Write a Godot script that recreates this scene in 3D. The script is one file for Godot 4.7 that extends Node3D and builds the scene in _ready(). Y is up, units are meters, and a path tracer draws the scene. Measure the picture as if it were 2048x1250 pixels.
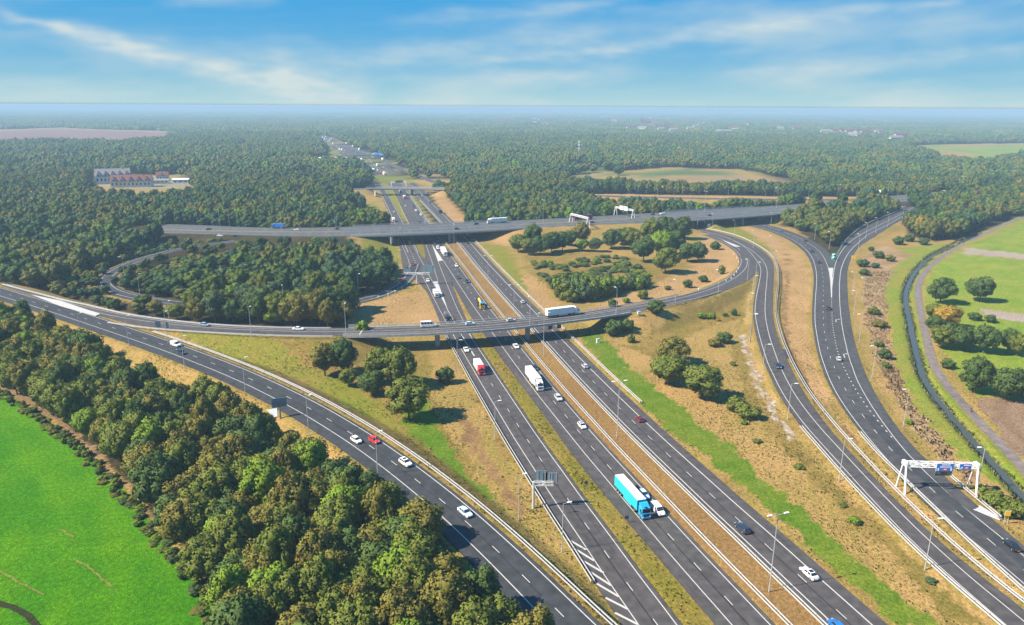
extends Node3D
# A motorway interchange seen from the air: three carriageways run towards the viewer, a curved ramp flies over
# them, a second motorway crosses behind on a concrete bridge, woods reach to the hazy horizon.

const EYE := Vector3(0, 98, 0)
var M := {}            # materials by name
var taken := {}        # names already used at top level
var RD := {}           # road name -> {P, N, T, S}
var tiers := []        # ground grids
var rgrid := PackedFloat32Array()   # distance to the nearest road edge, 8 m cells
const RG := Rect2(-1200, -2700, 2200, 2720)
var woods_n := FastNoiseLite.new()
var grain_n := FastNoiseLite.new()
var broad_n := FastNoiseLite.new()

func _ready() -> void:
	# ---- camera
	var cam := Camera3D.new()
	cam.name = "camera"
	cam.fov = 46.64
	cam.near = 1.0
	cam.far = 40000.0
	cam.position = EYE
	cam.rotation = Vector3(deg_to_rad(-15.867), 0, deg_to_rad(0.3))
	add_child(cam)
	cam.current = true
	# ---- sky, air and exposure
	var env := Environment.new()
	env.background_mode = Environment.BG_SKY
	env.sky = Sky.new()
	env.sky.sky_material = sky_material()
	env.tonemap_mode = Environment.TONE_MAPPER_LINEAR
	env.tonemap_exposure = 2.2
	env.fog_enabled = true
	env.fog_density = 0.0002
	env.fog_light_color = Color(0.72, 0.87, 0.98)
	env.sdfgi_enabled = true
	env.ssao_enabled = true
	env.ssil_enabled = true
	var we := WorldEnvironment.new()
	we.name = "world_environment"
	we.environment = env
	add_child(we)
	# ---- sun: from the left, a little behind the viewer, 43 degrees high
	var sun := DirectionalLight3D.new()
	sun.name = "sun"
	sun.light_color = Color(1.0, 0.94, 0.85)
	sun.light_energy = 1.6
	sun.light_angular_distance = 0.5
	sun.shadow_enabled = true
	add_child(sun)
	sun.look_at_from_position(Vector3.ZERO, Vector3(18.82, -18.3, -5.65))
	# ---- the place
	materials()
	survey()
	ground()
	roads()
	bridges()
	guardrails()
	buildings()
	woods()
	single_trees()
	tussocks()
	lamps()
	signs()
	vehicles()
	small_things()

# Clear azure air with cirrus in long thin streaks; the same all round.
func sky_material() -> PanoramaSkyMaterial:
	var W := 2048
	var H := 1024
	var im := Image.create_empty(W, H, false, Image.FORMAT_RGBF)
	var n := FastNoiseLite.new()
	n.seed = 3
	n.frequency = 1.0
	n.fractal_octaves = 5
	var m := FastNoiseLite.new()
	m.seed = 9
	m.frequency = 1.0
	m.fractal_octaves = 3
	# streaks: azimuth and height of both ends (degrees), half width at both ends, strength
	var st := [[-39.5, 7.4, -32.0, 5.0, 0.10, 0.22, 0.40], [-32.0, 5.0, -15.0, 0.9, 0.22, 1.35, 0.85], [-17.5, 2.4, -11.0, 0.2, 0.9, 1.5, 0.55], [-24.0, 6.6, -17.0, 7.5, 0.30, 0.5, 0.34], [-14.0, 3.2, 6.0, 4.6, 0.7, 1.1, 0.30],
		[6.0, 4.1, 20.0, 5.7, 0.45, 0.75, 0.48], [20.0, 5.6, 31.0, 6.9, 0.6, 0.2, 0.42], [-3.0, 3.3, 9.0, 3.9, 0.35, 0.5, 0.32], [-8.0, 6.0, 8.0, 7.3, 0.45, 0.35, 0.30], [16.0, 2.2, 37.0, 3.9, 0.7, 0.5, 0.40], [-2.0, 1.9, 9.0, 2.7, 0.4, 0.5, 0.3], [2.0, 7.7, 9.0, 8.4, 0.25, 0.2, 0.25]]
	for row in H:
		var el := 90.0 - (row + 0.5) * 180.0 / H
		var fine := el > -1.0 and el < 15.0
		var step := 1 if fine else 4
		if row % step: continue
		for col in range(0, W, step):
			var az := wrapf((col + 0.5) * 360.0 / W, -180.0, 180.0)
			var c := Color(0.16, 0.18, 0.15)
			if el > -1.0:
				var e := maxf(el, 0.0)
				var k := 1.0 - exp(-e / 4.6)
				var low := Color(0.36, 0.66, 0.72)
				var up := Color(0.0, 0.33, 0.78)
				c = low.lerp(up, k)
				c = c.lerp(Color(0.02, 0.22, 0.6), clampf((e - 12.0) / 60.0, 0, 1))
				var d := 0.0
				for turn in [0.0, 104.0, -104.0]:
					var a: float = az + turn
					if absf(a) > 52.0: continue
					var w1 := n.get_noise_2d(a * 0.16, e * 0.5) * 0.5
					for s in st:
						var px: float = s[2] - s[0]
						var py: float = s[3] - s[1]
						var t: float = ((a - s[0]) * px + (e - s[1]) * py) / (px * px + py * py)
						if t < -0.15 or t > 1.15: continue
						var tc := clampf(t, 0, 1)
						var off: float = e + w1 - (s[1] + py * tc)
						var hw: float = lerpf(s[4], s[5], tc)
						if absf(off) > hw * 3.0: continue
						var ends := smoothstep(-0.15, 0.12, t) * (1.0 - smoothstep(0.88, 1.15, t))
						d += s[6] * exp(-off * off / (hw * hw)) * ends * (0.75 + 0.5 * m.get_noise_2d(a * 0.35 + e, e * 2.2))
				var veil := n.get_noise_2d(az * 0.055 + 7.0, e * 0.24 - az * 0.012) + 0.02 + 0.10 * clampf(sin(deg_to_rad(az * 3.0)) + 0.35, -1.0, 1.0)
				d += clampf(veil, 0, 1) * 0.6 * exp(-e / 60.0)
				d += 0.42 * exp(-e / 1.5)
				d += 0.12 * clampf(m.get_noise_2d(az * 0.12, e * 1.6 - az * 0.12), 0, 1) * exp(-e / 25.0)
				c = c.lerp(Color(0.68, 0.77, 0.77), clampf(d, 0, 0.92))
			c = Color(c.r * 0.45, c.g * 0.45, c.b * 0.45)
			if fine: im.set_pixel(col, row, c)
			else: im.fill_rect(Rect2i(col, row, 4, 4), c)
	var p := PanoramaSkyMaterial.new()
	p.panorama = ImageTexture.create_from_image(im)
	return p


# ------------------------------------------------------------------ small helpers
func numbered(called: String) -> String:
	if not taken.has(called):
		taken[called] = 0
		return called
	taken[called] += 1
	return "%s_%03d" % [called, taken[called]]

func rnd(seed_: int) -> RandomNumberGenerator:
	var r := RandomNumberGenerator.new()
	r.seed = seed_
	return r

func tag(o: Node3D, label: String, category: String, group := "") -> Node3D:
	o.set_meta("label", label)
	o.set_meta("category", category)
	if group != "": o.set_meta("group", group)
	return o

func thing(called: String, label: String, category: String, at := Vector3.ZERO, yaw := 0.0, group := "") -> Node3D:
	var o := Node3D.new()
	o.name = numbered(called)
	o.position = at
	o.rotation.y = deg_to_rad(yaw)
	add_child(o, true)
	return tag(o, label, category, group)

func part(called: String, mb: MB, mat: Material, parent: Node3D) -> MeshInstance3D:
	var o := MeshInstance3D.new()
	o.name = called
	o.mesh = mb.done()
	o.material_override = mat
	parent.add_child(o, true)
	return o

func struct(called: String, mb: MB, mat: Material, kind := "structure") -> MeshInstance3D:
	var o := MeshInstance3D.new()
	o.name = numbered(called)
	o.mesh = mb.done()
	o.material_override = mat
	add_child(o, true)
	o.set_meta("kind", kind)
	return o

func again(o: Node3D, called: String, at: Vector3, yaw: float, label: String, group := "") -> Node3D:
	var c: Node3D = o.duplicate()
	c.name = numbered(called)
	add_child(c, true)
	c.position = at
	c.rotation.y = deg_to_rad(yaw)
	c.set_meta("label", label)
	if group != "": c.set_meta("group", group)
	return c

# Collects faces; every face is turned so that it looks away from the given middle.
class MB:
	var v := PackedVector3Array()
	var n := PackedVector3Array()
	var c := PackedColorArray()
	var ix := PackedInt32Array()
	var t := Transform3D()

	func face(pts: Array, mid: Vector3) -> void:
		var a: Vector3 = pts[0]
		var b: Vector3 = pts[1]
		var d: Vector3 = pts[2]
		var nn := (b - a).cross(d - a)
		if nn.length_squared() < 1e-14 and pts.size() > 3:
			nn = (d - a).cross(pts[3] - a)
		nn = nn.normalized()
		var ctr := Vector3.ZERO
		for p in pts: ctr += p
		ctr /= pts.size()
		var flip := nn.dot(ctr - mid) < 0.0
		if flip: nn = -nn
		var k := v.size()
		for p in pts:
			v.append(t * p)
			n.append((t.basis * nn).normalized())
		for i in range(1, pts.size() - 1):
			ix.append(k)
			ix.append(k + (i if flip else i + 1))
			ix.append(k + (i + 1 if flip else i))

	func box(ctr: Vector3, s: Vector3) -> void:
		cbox(ctr, s, 0.0)

	func cbox(ctr: Vector3, s: Vector3, bev: float) -> void:
		var x := s.x / 2
		var y := s.y / 2
		var p := PackedVector2Array()
		if bev > 0.0:
			for q in [[1, 1], [-1, 1], [-1, -1], [1, -1]]:
				var first := Vector2(q[0] * x, q[1] * (y - bev))
				var second := Vector2(q[0] * (x - bev), q[1] * y)
				if q[0] * q[1] > 0:
					p.append(first); p.append(second)
				else:
					p.append(second); p.append(first)
		else:
			p = PackedVector2Array([Vector2(x, y), Vector2(-x, y), Vector2(-x, -y), Vector2(x, -y)])
		prism(p, ctr.z - s.z / 2, ctr.z + s.z / 2, bev, 2, Vector2(ctr.x, ctr.y))

	# a convex outline swept along an axis (0 x, 1 y, 2 z), its end edges bevelled
	func prism(p: PackedVector2Array, a: float, b: float, bev: float, axis: int, off := Vector2.ZERO) -> void:
		var ctr := Vector2.ZERO
		for q in p: ctr += q
		ctr /= p.size()
		var rings := []
		var stops := [[a, bev], [a + bev, 0.0], [b - bev, 0.0], [b, bev]] if bev > 0.0 else [[a, 0.0], [b, 0.0]]
		for st in stops:
			var ring := []
			for q in p:
				var d: Vector2 = q - ctr
				var l := d.length()
				var r: Vector2 = ctr + d * (maxf(l - st[1] * 1.3, l * 0.3) / maxf(l, 1e-6)) + off
				ring.append(Vector3(st[0], r.y, r.x) if axis == 0 else (Vector3(r.x, st[0], r.y) if axis == 1 else Vector3(r.x, r.y, st[0])))
			rings.append(ring)
		var mid := Vector3.ZERO
		for q in rings[0]: mid += q
		for q in rings[-1]: mid += q
		mid /= p.size() * 2
		for k in rings.size() - 1:
			for i in p.size():
				var j := (i + 1) % p.size()
				face([rings[k][i], rings[k][j], rings[k + 1][j], rings[k + 1][i]], mid)
		face(rings[0], mid)
		face(rings[-1], mid)

	func tube(a: Vector3, b: Vector3, r0: float, r1: float, sides := 8, caps := true) -> void:
		var ax := (b - a).normalized()
		var u := ax.cross(Vector3.UP if absf(ax.y) < 0.9 else Vector3.RIGHT).normalized()
		var w := ax.cross(u)
		var k := v.size()
		for i in sides + 1:
			var g := TAU * i / sides
			var d := u * cos(g) + w * sin(g)
			v.append(t * (a + d * r0)); n.append((t.basis * d).normalized())
			v.append(t * (b + d * r1)); n.append((t.basis * d).normalized())
		for i in sides:
			var q := k + i * 2
			for z in [q, q + 1, q + 2, q + 1, q + 3, q + 2]: ix.append(z)
		if caps:
			var e0 := []
			var e1 := []
			for i in sides:
				var g := TAU * i / sides
				var d := u * cos(g) + w * sin(g)
				e0.append(a + d * r0)
				e1.append(b + d * r1)
			face(e0, (a + b) / 2)
			face(e1, (a + b) / 2)

	# a flat strip between two lines of points, facing up
	func strip(l: PackedVector3Array, r: PackedVector3Array, lift: float) -> void:
		var k := v.size()
		var up := Vector3.UP
		for i in l.size():
			v.append(l[i] + up * lift); n.append(up)
			v.append(r[i] + up * lift); n.append(up)
		for i in l.size() - 1:
			var q := k + i * 2
			var a := v[q]
			var s := (v[q + 1] - a).cross(v[q + 2] - a).y
			if s > 0:   # counter-clockwise from above: wind it the other way
				for z in [q, q + 2, q + 1, q + 1, q + 2, q + 3]: ix.append(z)
			else:
				for z in [q, q + 1, q + 2, q + 1, q + 3, q + 2]: ix.append(z)

	func sheet(poly: PackedVector2Array, y: float) -> void:
		var tri := Geometry2D.triangulate_polygon(poly)
		var k := v.size()
		for q in poly:
			v.append(Vector3(q.x, y, q.y)); n.append(Vector3.UP)
		for i in range(0, tri.size(), 3):
			var a := poly[tri[i]]
			var s := (poly[tri[i + 1]] - a).cross(poly[tri[i + 2]] - a)
			ix.append(k + tri[i])
			ix.append(k + (tri[i + 1] if s > 0 else tri[i + 2]))
			ix.append(k + (tri[i + 2] if s > 0 else tri[i + 1]))

	func done() -> ArrayMesh:
		var arr := []
		arr.resize(Mesh.ARRAY_MAX)
		arr[Mesh.ARRAY_VERTEX] = v
		arr[Mesh.ARRAY_NORMAL] = n
		if c.size() == v.size() and c.size() > 0: arr[Mesh.ARRAY_COLOR] = c
		arr[Mesh.ARRAY_INDEX] = ix
		var m := ArrayMesh.new()
		m.add_surface_from_arrays(Mesh.PRIMITIVE_TRIANGLES, arr)
		return m

# ------------------------------------------------------------------ materials
func lin(r: float, g: float, b: float) -> Color:
	return Color(r, g, b).linear_to_srgb()

func mat(called: String, col: Color, rough := 0.7, metal := 0.0, spec := 0.5) -> StandardMaterial3D:
	var m := StandardMaterial3D.new()
	m.resource_name = called
	m.albedo_color = col
	m.roughness = rough
	m.metallic = metal
	m.metallic_specular = spec
	M[called] = m
	return m

func noise_tex(freq: float, oct: int, dark: float, seed_: int, kind := FastNoiseLite.TYPE_SIMPLEX_SMOOTH, size := 512, normal := 0.0) -> NoiseTexture2D:
	var f := FastNoiseLite.new()
	f.noise_type = kind
	f.seed = seed_
	f.frequency = freq
	f.fractal_octaves = oct
	var t := NoiseTexture2D.new()
	t.width = size
	t.height = size
	t.seamless = true
	t.noise = f
	if normal > 0.0:
		t.as_normal_map = true
		t.bump_strength = normal
	else:
		var g := Gradient.new()
		g.set_color(0, Color(dark, dark, dark))
		g.set_color(1, Color(1, 1, 1))
		t.color_ramp = g
	return t

func grainy(m: StandardMaterial3D, tex: Texture2D, metres: float, nrm: Texture2D = null, strength := 0.5) -> StandardMaterial3D:
	m.albedo_texture = tex
	m.uv1_triplanar = true
	m.uv1_world_triplanar = true
	m.uv1_scale = Vector3.ONE / metres
	if nrm:
		m.normal_enabled = true
		m.normal_texture = nrm
		m.normal_scale = strength
	return m

func materials() -> void:
	var fine := noise_tex(0.05, 5, 0.62, 11)
	var rough_n := noise_tex(0.06, 4, 0.0, 12, FastNoiseLite.TYPE_SIMPLEX_SMOOTH, 512, 6.0)
	var patch := noise_tex(0.012, 5, 0.72, 13)
	var g := mat("ground", Color.WHITE, 0.95, 0.0, 0.2)
	grainy(g, fine, 13.0, rough_n, 0.6)
	g.vertex_color_use_as_albedo = true
	g.detail_enabled = true
	g.detail_blend_mode = BaseMaterial3D.BLEND_MODE_MUL
	g.detail_albedo = noise_tex(0.018, 6, 0.7, 14)
	g.uv2_triplanar = true
	g.uv2_world_triplanar = true
	g.uv2_scale = Vector3.ONE / 71.0
	var asphalts := {"asphalt_grey": [0.095, 0.088, 0.09], "asphalt_dark": [0.082, 0.081, 0.088], "asphalt_blue": [0.056, 0.061, 0.07], "asphalt_bridge": [0.115, 0.125, 0.135], "asphalt_path": [0.24, 0.2, 0.185], "asphalt_light": [0.095, 0.092, 0.09], "seam": [0.034, 0.034, 0.037]}
	for k in asphalts:
		var a: Array = asphalts[k]
		grainy(mat(k, lin(a[0], a[1], a[2]), 0.85, 0.0, 0.35), patch, 23.0).vertex_color_use_as_albedo = true
	grainy(mat("paint", lin(0.66, 0.65, 0.62), 0.6), noise_tex(0.06, 4, 0.7, 15, FastNoiseLite.TYPE_SIMPLEX_SMOOTH, 256), 4.0)
	mat("steel", lin(0.48, 0.49, 0.5), 0.45, 0.1)
	mat("steel_dark", lin(0.2, 0.22, 0.24), 0.6, 0.3)
	mat("lamp_grey", lin(0.36, 0.38, 0.4), 0.45)
	mat("lamp_head", lin(0.78, 0.78, 0.76), 0.4)
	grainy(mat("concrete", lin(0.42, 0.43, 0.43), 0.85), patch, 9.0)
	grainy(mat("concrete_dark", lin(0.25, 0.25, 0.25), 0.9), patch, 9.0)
	mat("glass", lin(0.018, 0.024, 0.032), 0.06, 0.0, 0.8)
	mat("tyre", lin(0.02, 0.02, 0.022), 0.85)
	mat("rim", lin(0.5, 0.5, 0.52), 0.35, 0.7)
	mat("black_plastic", lin(0.025, 0.025, 0.028), 0.6)
	mat("head_lamp", lin(0.8, 0.82, 0.85), 0.1, 0.2, 0.9)
	mat("tail_lamp", lin(0.45, 0.01, 0.01), 0.2)
	var cars := {"white": [0.82, 0.82, 0.8], "silver": [0.5, 0.53, 0.56], "silverblue": [0.3, 0.37, 0.44], "paleblue": [0.5, 0.66, 0.78], "navy": [0.02, 0.032, 0.06], "black": [0.012, 0.012, 0.014], "red": [0.62, 0.02, 0.02], "darkred": [0.2, 0.012, 0.02], "blue": [0.02, 0.16, 0.5], "yellow": [0.8, 0.5, 0.01], "teal": [0.02, 0.5, 0.62], "cabblue": [0.02, 0.36, 0.68], "pink": [0.5, 0.06, 0.12], "orange": [0.8, 0.3, 0.01]}
	for k in cars:
		var a: Array = cars[k]
		var m := mat(k, lin(a[0], a[1], a[2]), 0.32)
		m.clearcoat_enabled = true
		m.clearcoat = 0.7
		m.clearcoat_roughness = 0.08
	grainy(mat("tarp", lin(0.83, 0.82, 0.8), 0.6), noise_tex(0.02, 3, 0.9, 16, FastNoiseLite.TYPE_SIMPLEX_SMOOTH, 256), 6.0)
	mat("sign_blue", lin(0.01, 0.17, 0.6), 0.4)
	mat("sign_red", lin(0.7, 0.03, 0.06), 0.4)
	mat("sign_green", lin(0.0, 0.33, 0.25), 0.4)
	mat("sign_yellow", lin(0.85, 0.52, 0.0), 0.4)
	mat("sign_white", lin(0.82, 0.84, 0.85), 0.4)
	mat("sign_back", lin(0.2, 0.3, 0.38), 0.45, 0.4)
	mat("water", lin(0.06, 0.07, 0.06), 0.3, 0.0, 0.35)
	grainy(mat("brick_white", lin(0.78, 0.76, 0.72), 0.8), patch, 9.0)
	grainy(mat("roof_red", lin(0.2, 0.065, 0.055), 0.8), patch, 5.0)
	grainy(mat("roof_grey", lin(0.3, 0.27, 0.28), 0.8), patch, 5.0)
	mat("bark", lin(0.09, 0.07, 0.055), 0.9)
	mat("skin", lin(0.5, 0.3, 0.22), 0.6)
	mat("jacket", lin(0.05, 0.06, 0.09), 0.8)
	mat("jeans", lin(0.05, 0.08, 0.16), 0.85)
	mat("hair", lin(0.05, 0.03, 0.02), 0.8)
	var leaves := {"olive": [0.13, 0.16, 0.026], "brownolive": [0.165, 0.152, 0.03], "deep": [0.072, 0.118, 0.03], "fresh": [0.15, 0.23, 0.02], "bluegreen": [0.075, 0.12, 0.052], "gold": [0.34, 0.22, 0.03], "leafy": [0.72, 0.84, 0.95]}
	for k in leaves:
		var a: Array = leaves[k]
		var m := mat("leaf_" + k, lin(a[0], a[1], a[2]), 0.65, 0.0, 0.25)
		m.vertex_color_use_as_albedo = true
		m.backlight_enabled = true
		m.backlight = Color(0.3, 0.35, 0.1)

# ------------------------------------------------------------------ roads as curves
func spline(a: Array, i: int, f: float) -> float:
	var p: float = a[maxi(i - 1, 0)] if i > 0 else 2.0 * a[0] - a[1]
	var d: float = a[i + 2] if i + 2 < a.size() else 2.0 * a[i + 1] - a[i]
	var b: float = a[i]
	var c: float = a[i + 1]
	return 0.5 * (2.0 * b + (c - p) * f + (2.0 * p - 5.0 * b + 4.0 * c - d) * f * f + (3.0 * b - p - 3.0 * c + d) * f * f * f)

func survey() -> void:
	for r in ROADS:
		var xs := []
		var zs := []
		var ys := []
		var m: int = r.xz.size() / 2
		for i in m:
			xs.append(r.xz[i * 2])
			zs.append(r.xz[i * 2 + 1])
			ys.append(r.y[i] if r.y is Array else r.y)
		var P := PackedVector3Array()
		var K := PackedFloat32Array()
		for i in m - 1:
			var gap := Vector2(xs[i + 1] - xs[i], zs[i + 1] - zs[i]).length()
			var steps := maxi(2, int(ceil(gap / 4.0)))
			if zs[i] < -1000: steps = maxi(1, steps / 3)
			for k in steps:
				var f := float(k) / steps
				P.append(Vector3(spline(xs, i, f), lerpf(ys[i], ys[i + 1], f), spline(zs, i, f)))
				K.append(i + f)
		P.append(Vector3(xs[-1], ys[-1], zs[-1]))
		K.append(m - 1)
		var S := PackedFloat32Array([0.0])
		var N := PackedVector3Array()
		for i in P.size():
			var tv := P[mini(i + 1, P.size() - 1)] - P[maxi(i - 1, 0)]
			tv.y = 0
			tv = tv.normalized()
			N.append(Vector3(-tv.z, 0, tv.x))
			if i: S.append(S[i - 1] + Vector2(P[i].x - P[i - 1].x, P[i].z - P[i - 1].z).length())
		RD[r.name] = {"P": P, "N": N, "S": S, "K": K, "f": r.f, "m": m}

func offset_at(o, k: float) -> float:
	if not o is Array: return o
	var i := mini(int(k), o.size() - 2)
	return lerpf(o[i], o[i + 1], k - i)

# the line that runs beside a road's curve, between two distances along it
func beside(d: Dictionary, o, s0 := -1.0, s1 := 1e9, lift := 0.0) -> PackedVector3Array:
	var out := PackedVector3Array()
	for i in d.P.size():
		var s: float = d.S[i]
		if s < s0 - 0.01 or s > s1 + 0.01: continue
		out.append(d.P[i] + d.N[i] * offset_at(o, d.K[i]) + Vector3(0, lift, 0))
	return out

func point_at(d: Dictionary, o, s: float) -> Vector3:
	var i := clampi(d.S.bsearch(s), 1, d.P.size() - 1)
	var f: float = clampf((s - d.S[i - 1]) / maxf(d.S[i] - d.S[i - 1], 1e-4), -3.0, 4.0)
	var p: Vector3 = d.P[i - 1].lerp(d.P[i], f)
	var nn: Vector3 = d.N[i - 1].lerp(d.N[i], clampf(f, 0, 1)).normalized()
	return p + nn * offset_at(o, lerpf(d.K[i - 1], d.K[i], clampf(f, 0, 1)))

func widened(line: PackedVector3Array, w: float) -> Array:
	var l := PackedVector3Array()
	var r := PackedVector3Array()
	for i in line.size():
		var tv := line[mini(i + 1, line.size() - 1)] - line[maxi(i - 1, 0)]
		tv.y = 0
		tv = tv.normalized()
		var nn := Vector3(-tv.z, 0, tv.x) * w / 2
		l.append(line[i] + nn)
		r.append(line[i] - nn)
	return [l, r]

func paint_line(mb: MB, line: PackedVector3Array, w: float, lift: float) -> void:
	if line.size() < 2: return
	var e := widened(line, w)
	mb.strip(e[0], e[1], lift)

func paint_dashes(mb: MB, d: Dictionary, o, s0: float, s1: float, on: float, off: float, w: float, lift: float) -> void:
	var s := s0 + 1.0
	while s + on < s1:
		paint_line(mb, PackedVector3Array([point_at(d, o, s), point_at(d, o, s + on / 2), point_at(d, o, s + on)]), w, lift)
		s += on + off

func roads() -> void:
	var looks := {"left ramp": "asphalt_blue", "fly-over ramp": "asphalt_grey", "right ramp": "asphalt_grey", "far right ramp": "asphalt_dark", "cross motorway": "asphalt_bridge", "far overpass": "asphalt_bridge", "distant overpass": "asphalt_bridge", "cycle path": "asphalt_path", "loop ramp": "asphalt_blue", "merging branch": "asphalt_dark"}
	var number := 0
	for called in RD:
		var d: Dictionary = RD[called]
		var paint := MB.new()
		var lift := 0.012 * (number % 5)
		number += 1
		for f in d.f:
			if f.k == "asph":
				var mb := MB.new()
				var l := beside(d, f.l)
				var r := beside(d, f.r)
				if called == "ditch":
					mb.strip(l, r, 0.2)
					struct("ditch_water", mb, M.water)
					continue
				worn(mb, d, f, lift)
				var skirt_l := PackedVector3Array()
				var skirt_r := PackedVector3Array()
				for i in l.size():
					var out: Vector3 = (l[i] - r[i]).normalized()
					skirt_l.append(l[i] + out * 0.25 - Vector3(0, 0.45, 0))
					skirt_r.append(r[i] - out * 0.25 - Vector3(0, 0.45, 0))
				mb.strip(skirt_l, l, lift)
				mb.strip(r, skirt_r, lift)
				while mb.c.size() < mb.v.size(): mb.c.append(Color(0.9, 0.9, 0.9))
				struct("cycle_path" if called == "cycle path" else "road", mb, M[looks.get(called, "asphalt_grey")])
			var far_w: float = 0.2
			var s0: float = f.get("s0", 0.0)
			var s1: float = f.get("s1", d.S[-1])
			match f.k:
				"solid": paint_line(paint, beside(d, f.o, s0, s1), 0.24 if d.P[0].z > -700 else 0.3, lift + 0.02)
				"dash": paint_dashes(paint, d, f.o, s0, s1, 3.0, 9.0, 0.2, lift + 0.02)
				"short": paint_dashes(paint, d, f.o, s0, s1, 1.0, 3.0, 0.4, lift + 0.02)
				"thick": paint_line(paint, beside(d, f.o, s0, s1), 0.6, lift + 0.02)
		if called == "left carriageway":
			for a in MARK_LINES:
				var q: Array = a[3]
				var line := PackedVector3Array()
				for i in range(0, q.size(), 2): line.append(Vector3(q[i], a[0], q[i + 1]))
				if a[2] == 0:
					paint_line(paint, line, a[1], 0.075)
				else:
					for i in 9:
						var g := float(i) / 9
						paint_line(paint, PackedVector3Array([line[0].lerp(line[1], g), line[0].lerp(line[1], g + 0.03)]), 0.4, 0.075)
			for a in MARK_POLYS:
				paint.sheet(flat(a[1]), a[0] + 0.08)
		if called == "far right ramp":
			for i in 2:
				turn_arrow(paint, Vector3(ARROWS[i * 2], 0.62, ARROWS[i * 2 + 1]), d, lift + 0.03)
		if paint.v.size(): struct("road_markings", paint, M.paint)
	# the widening where lanes split, a paved gore, the grass island in it
	var j := MB.new()
	var jl := PackedVector3Array()
	var jr := PackedVector3Array()
	for i in range(0, JUNCTION[0].size(), 2):
		jl.append(Vector3(JUNCTION[0][i], 0.15, JUNCTION[0][i + 1]))
		jr.append(Vector3(JUNCTION[1][i], 0.15, JUNCTION[1][i + 1]))
	j.strip(jl, jr, -0.012)
	struct("road", j, M.asphalt_grey)
	var nz := MB.new()
	nz.sheet(flat(NOSE), 1.62)
	struct("road", nz, M.asphalt_grey)
	# grass strip between the halves of the cross motorway, off the bridges
	var strip := MB.new()
	var cm: Dictionary = RD["cross motorway"]
	var gaps := [0.0]
	for f in cm.f:
		if f.k == "bridge": gaps.append_array([f.s0 - 2.0, f.s1 + 2.0])
	gaps.append(cm.S[-1])
	for i in range(0, gaps.size(), 2): strip.strip(beside(cm, 1.5, gaps[i], gaps[i + 1]), beside(cm, -1.5, gaps[i], gaps[i + 1]), 0.09)
	for i in strip.v.size(): strip.c.append(Color(0.46, 0.35, 0.12) * (1.0 + 0.2 * grain_n.get_noise_2d(strip.v[i].x, strip.v[i].z)))
	struct("median_strip", strip, M.ground)
	# sealed joints and relaid stretches
	var seam := MB.new()
	for a in [["middle carriageway", 0.5, 300.0, 470.0], ["left carriageway", 0.4, 110.0, 260.0], ["left ramp", 0.3, 100.0, 420.0], ["right carriageway", 0.45, 600.0, 830.0]]:
		paint_line(seam, beside(RD[a[0]], a[1], a[2], a[3]), 0.28, 0.055)
	struct("asphalt_seam", seam, M.seam)
	var relaid := MB.new()
	var mid: Dictionary = RD["middle carriageway"]
	var m0 := road_s(mid, Vector3(40, 0, -141))
	for a in [[3.4, -4.7, m0 - 19.0, m0 + 4.0], [6.6, 3.6, m0 + 13.0, m0 + 90.0]]:
		relaid.strip(beside(mid, a[0], a[2], a[3]), beside(mid, a[1], a[2], a[3]), 0.017)
	struct("asphalt_patch", relaid, M.asphalt_light)
	var relaid_dark := MB.new()
	for a in [["right ramp", 0.0, -4.6, 322.0, 336.0], ["far right ramp", -0.4, -3.2, 430.0, 540.0]]:
		relaid_dark.strip(beside(RD[a[0]], a[1], a[3], a[4]), beside(RD[a[0]], a[2], a[3], a[4]), 0.045)
	struct("asphalt_patch", relaid_dark, M.asphalt_blue)

# a carriageway surface: tyre-polished, stained and patched in long uneven streaks of different tone
func worn(mb: MB, d: Dictionary, f: Dictionary, lift: float) -> void:
	var cols := clampi(int(absf(offset_at(f.l, 0.0) - offset_at(f.r, 0.0)) / 0.55), 6, 30)
	var k := mb.v.size()
	for i in d.P.size():
		var lo := offset_at(f.l, d.K[i])
		var ro := offset_at(f.r, d.K[i])
		var s: float = d.S[i]
		for j in cols + 1:
			var o := lerpf(lo, ro, float(j) / cols)
			mb.v.append(d.P[i] + d.N[i] * o + Vector3(0, lift, 0))
			mb.n.append(Vector3.UP)
			var w := 1.0 + grain_n.get_noise_2d(s * 0.09, o * 9.0 + lift * 900.0) * 0.26 + broad_n.get_noise_2d(s * 1.3, o * 5.0 + 50.0) * 0.22 + (0.05 if int(s / 43.0 + 0.3 * grain_n.get_noise_2d(s, o)) % 3 == 0 else 0.0)
			mb.c.append(Color(w, w, w))
	var flip := (mb.v[k + 1] - mb.v[k]).cross(mb.v[k + cols + 1] - mb.v[k]).y > 0
	for i in d.P.size() - 1:
		for j in cols:
			var q: int = k + i * (cols + 1) + j
			for z in ([q, q + cols + 1, q + 1, q + 1, q + cols + 1, q + cols + 2] if flip else [q, q + 1, q + cols + 1, q + 1, q + cols + 2, q + cols + 1]): mb.ix.append(z)

func road_s(d: Dictionary, p: Vector3) -> float:
	var best := 1e9
	var s := 0.0
	for i in d.P.size():
		var q := Vector2(d.P[i].x - p.x, d.P[i].z - p.z).length_squared()
		if q < best:
			best = q
			s = d.S[i]
	return s

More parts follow.
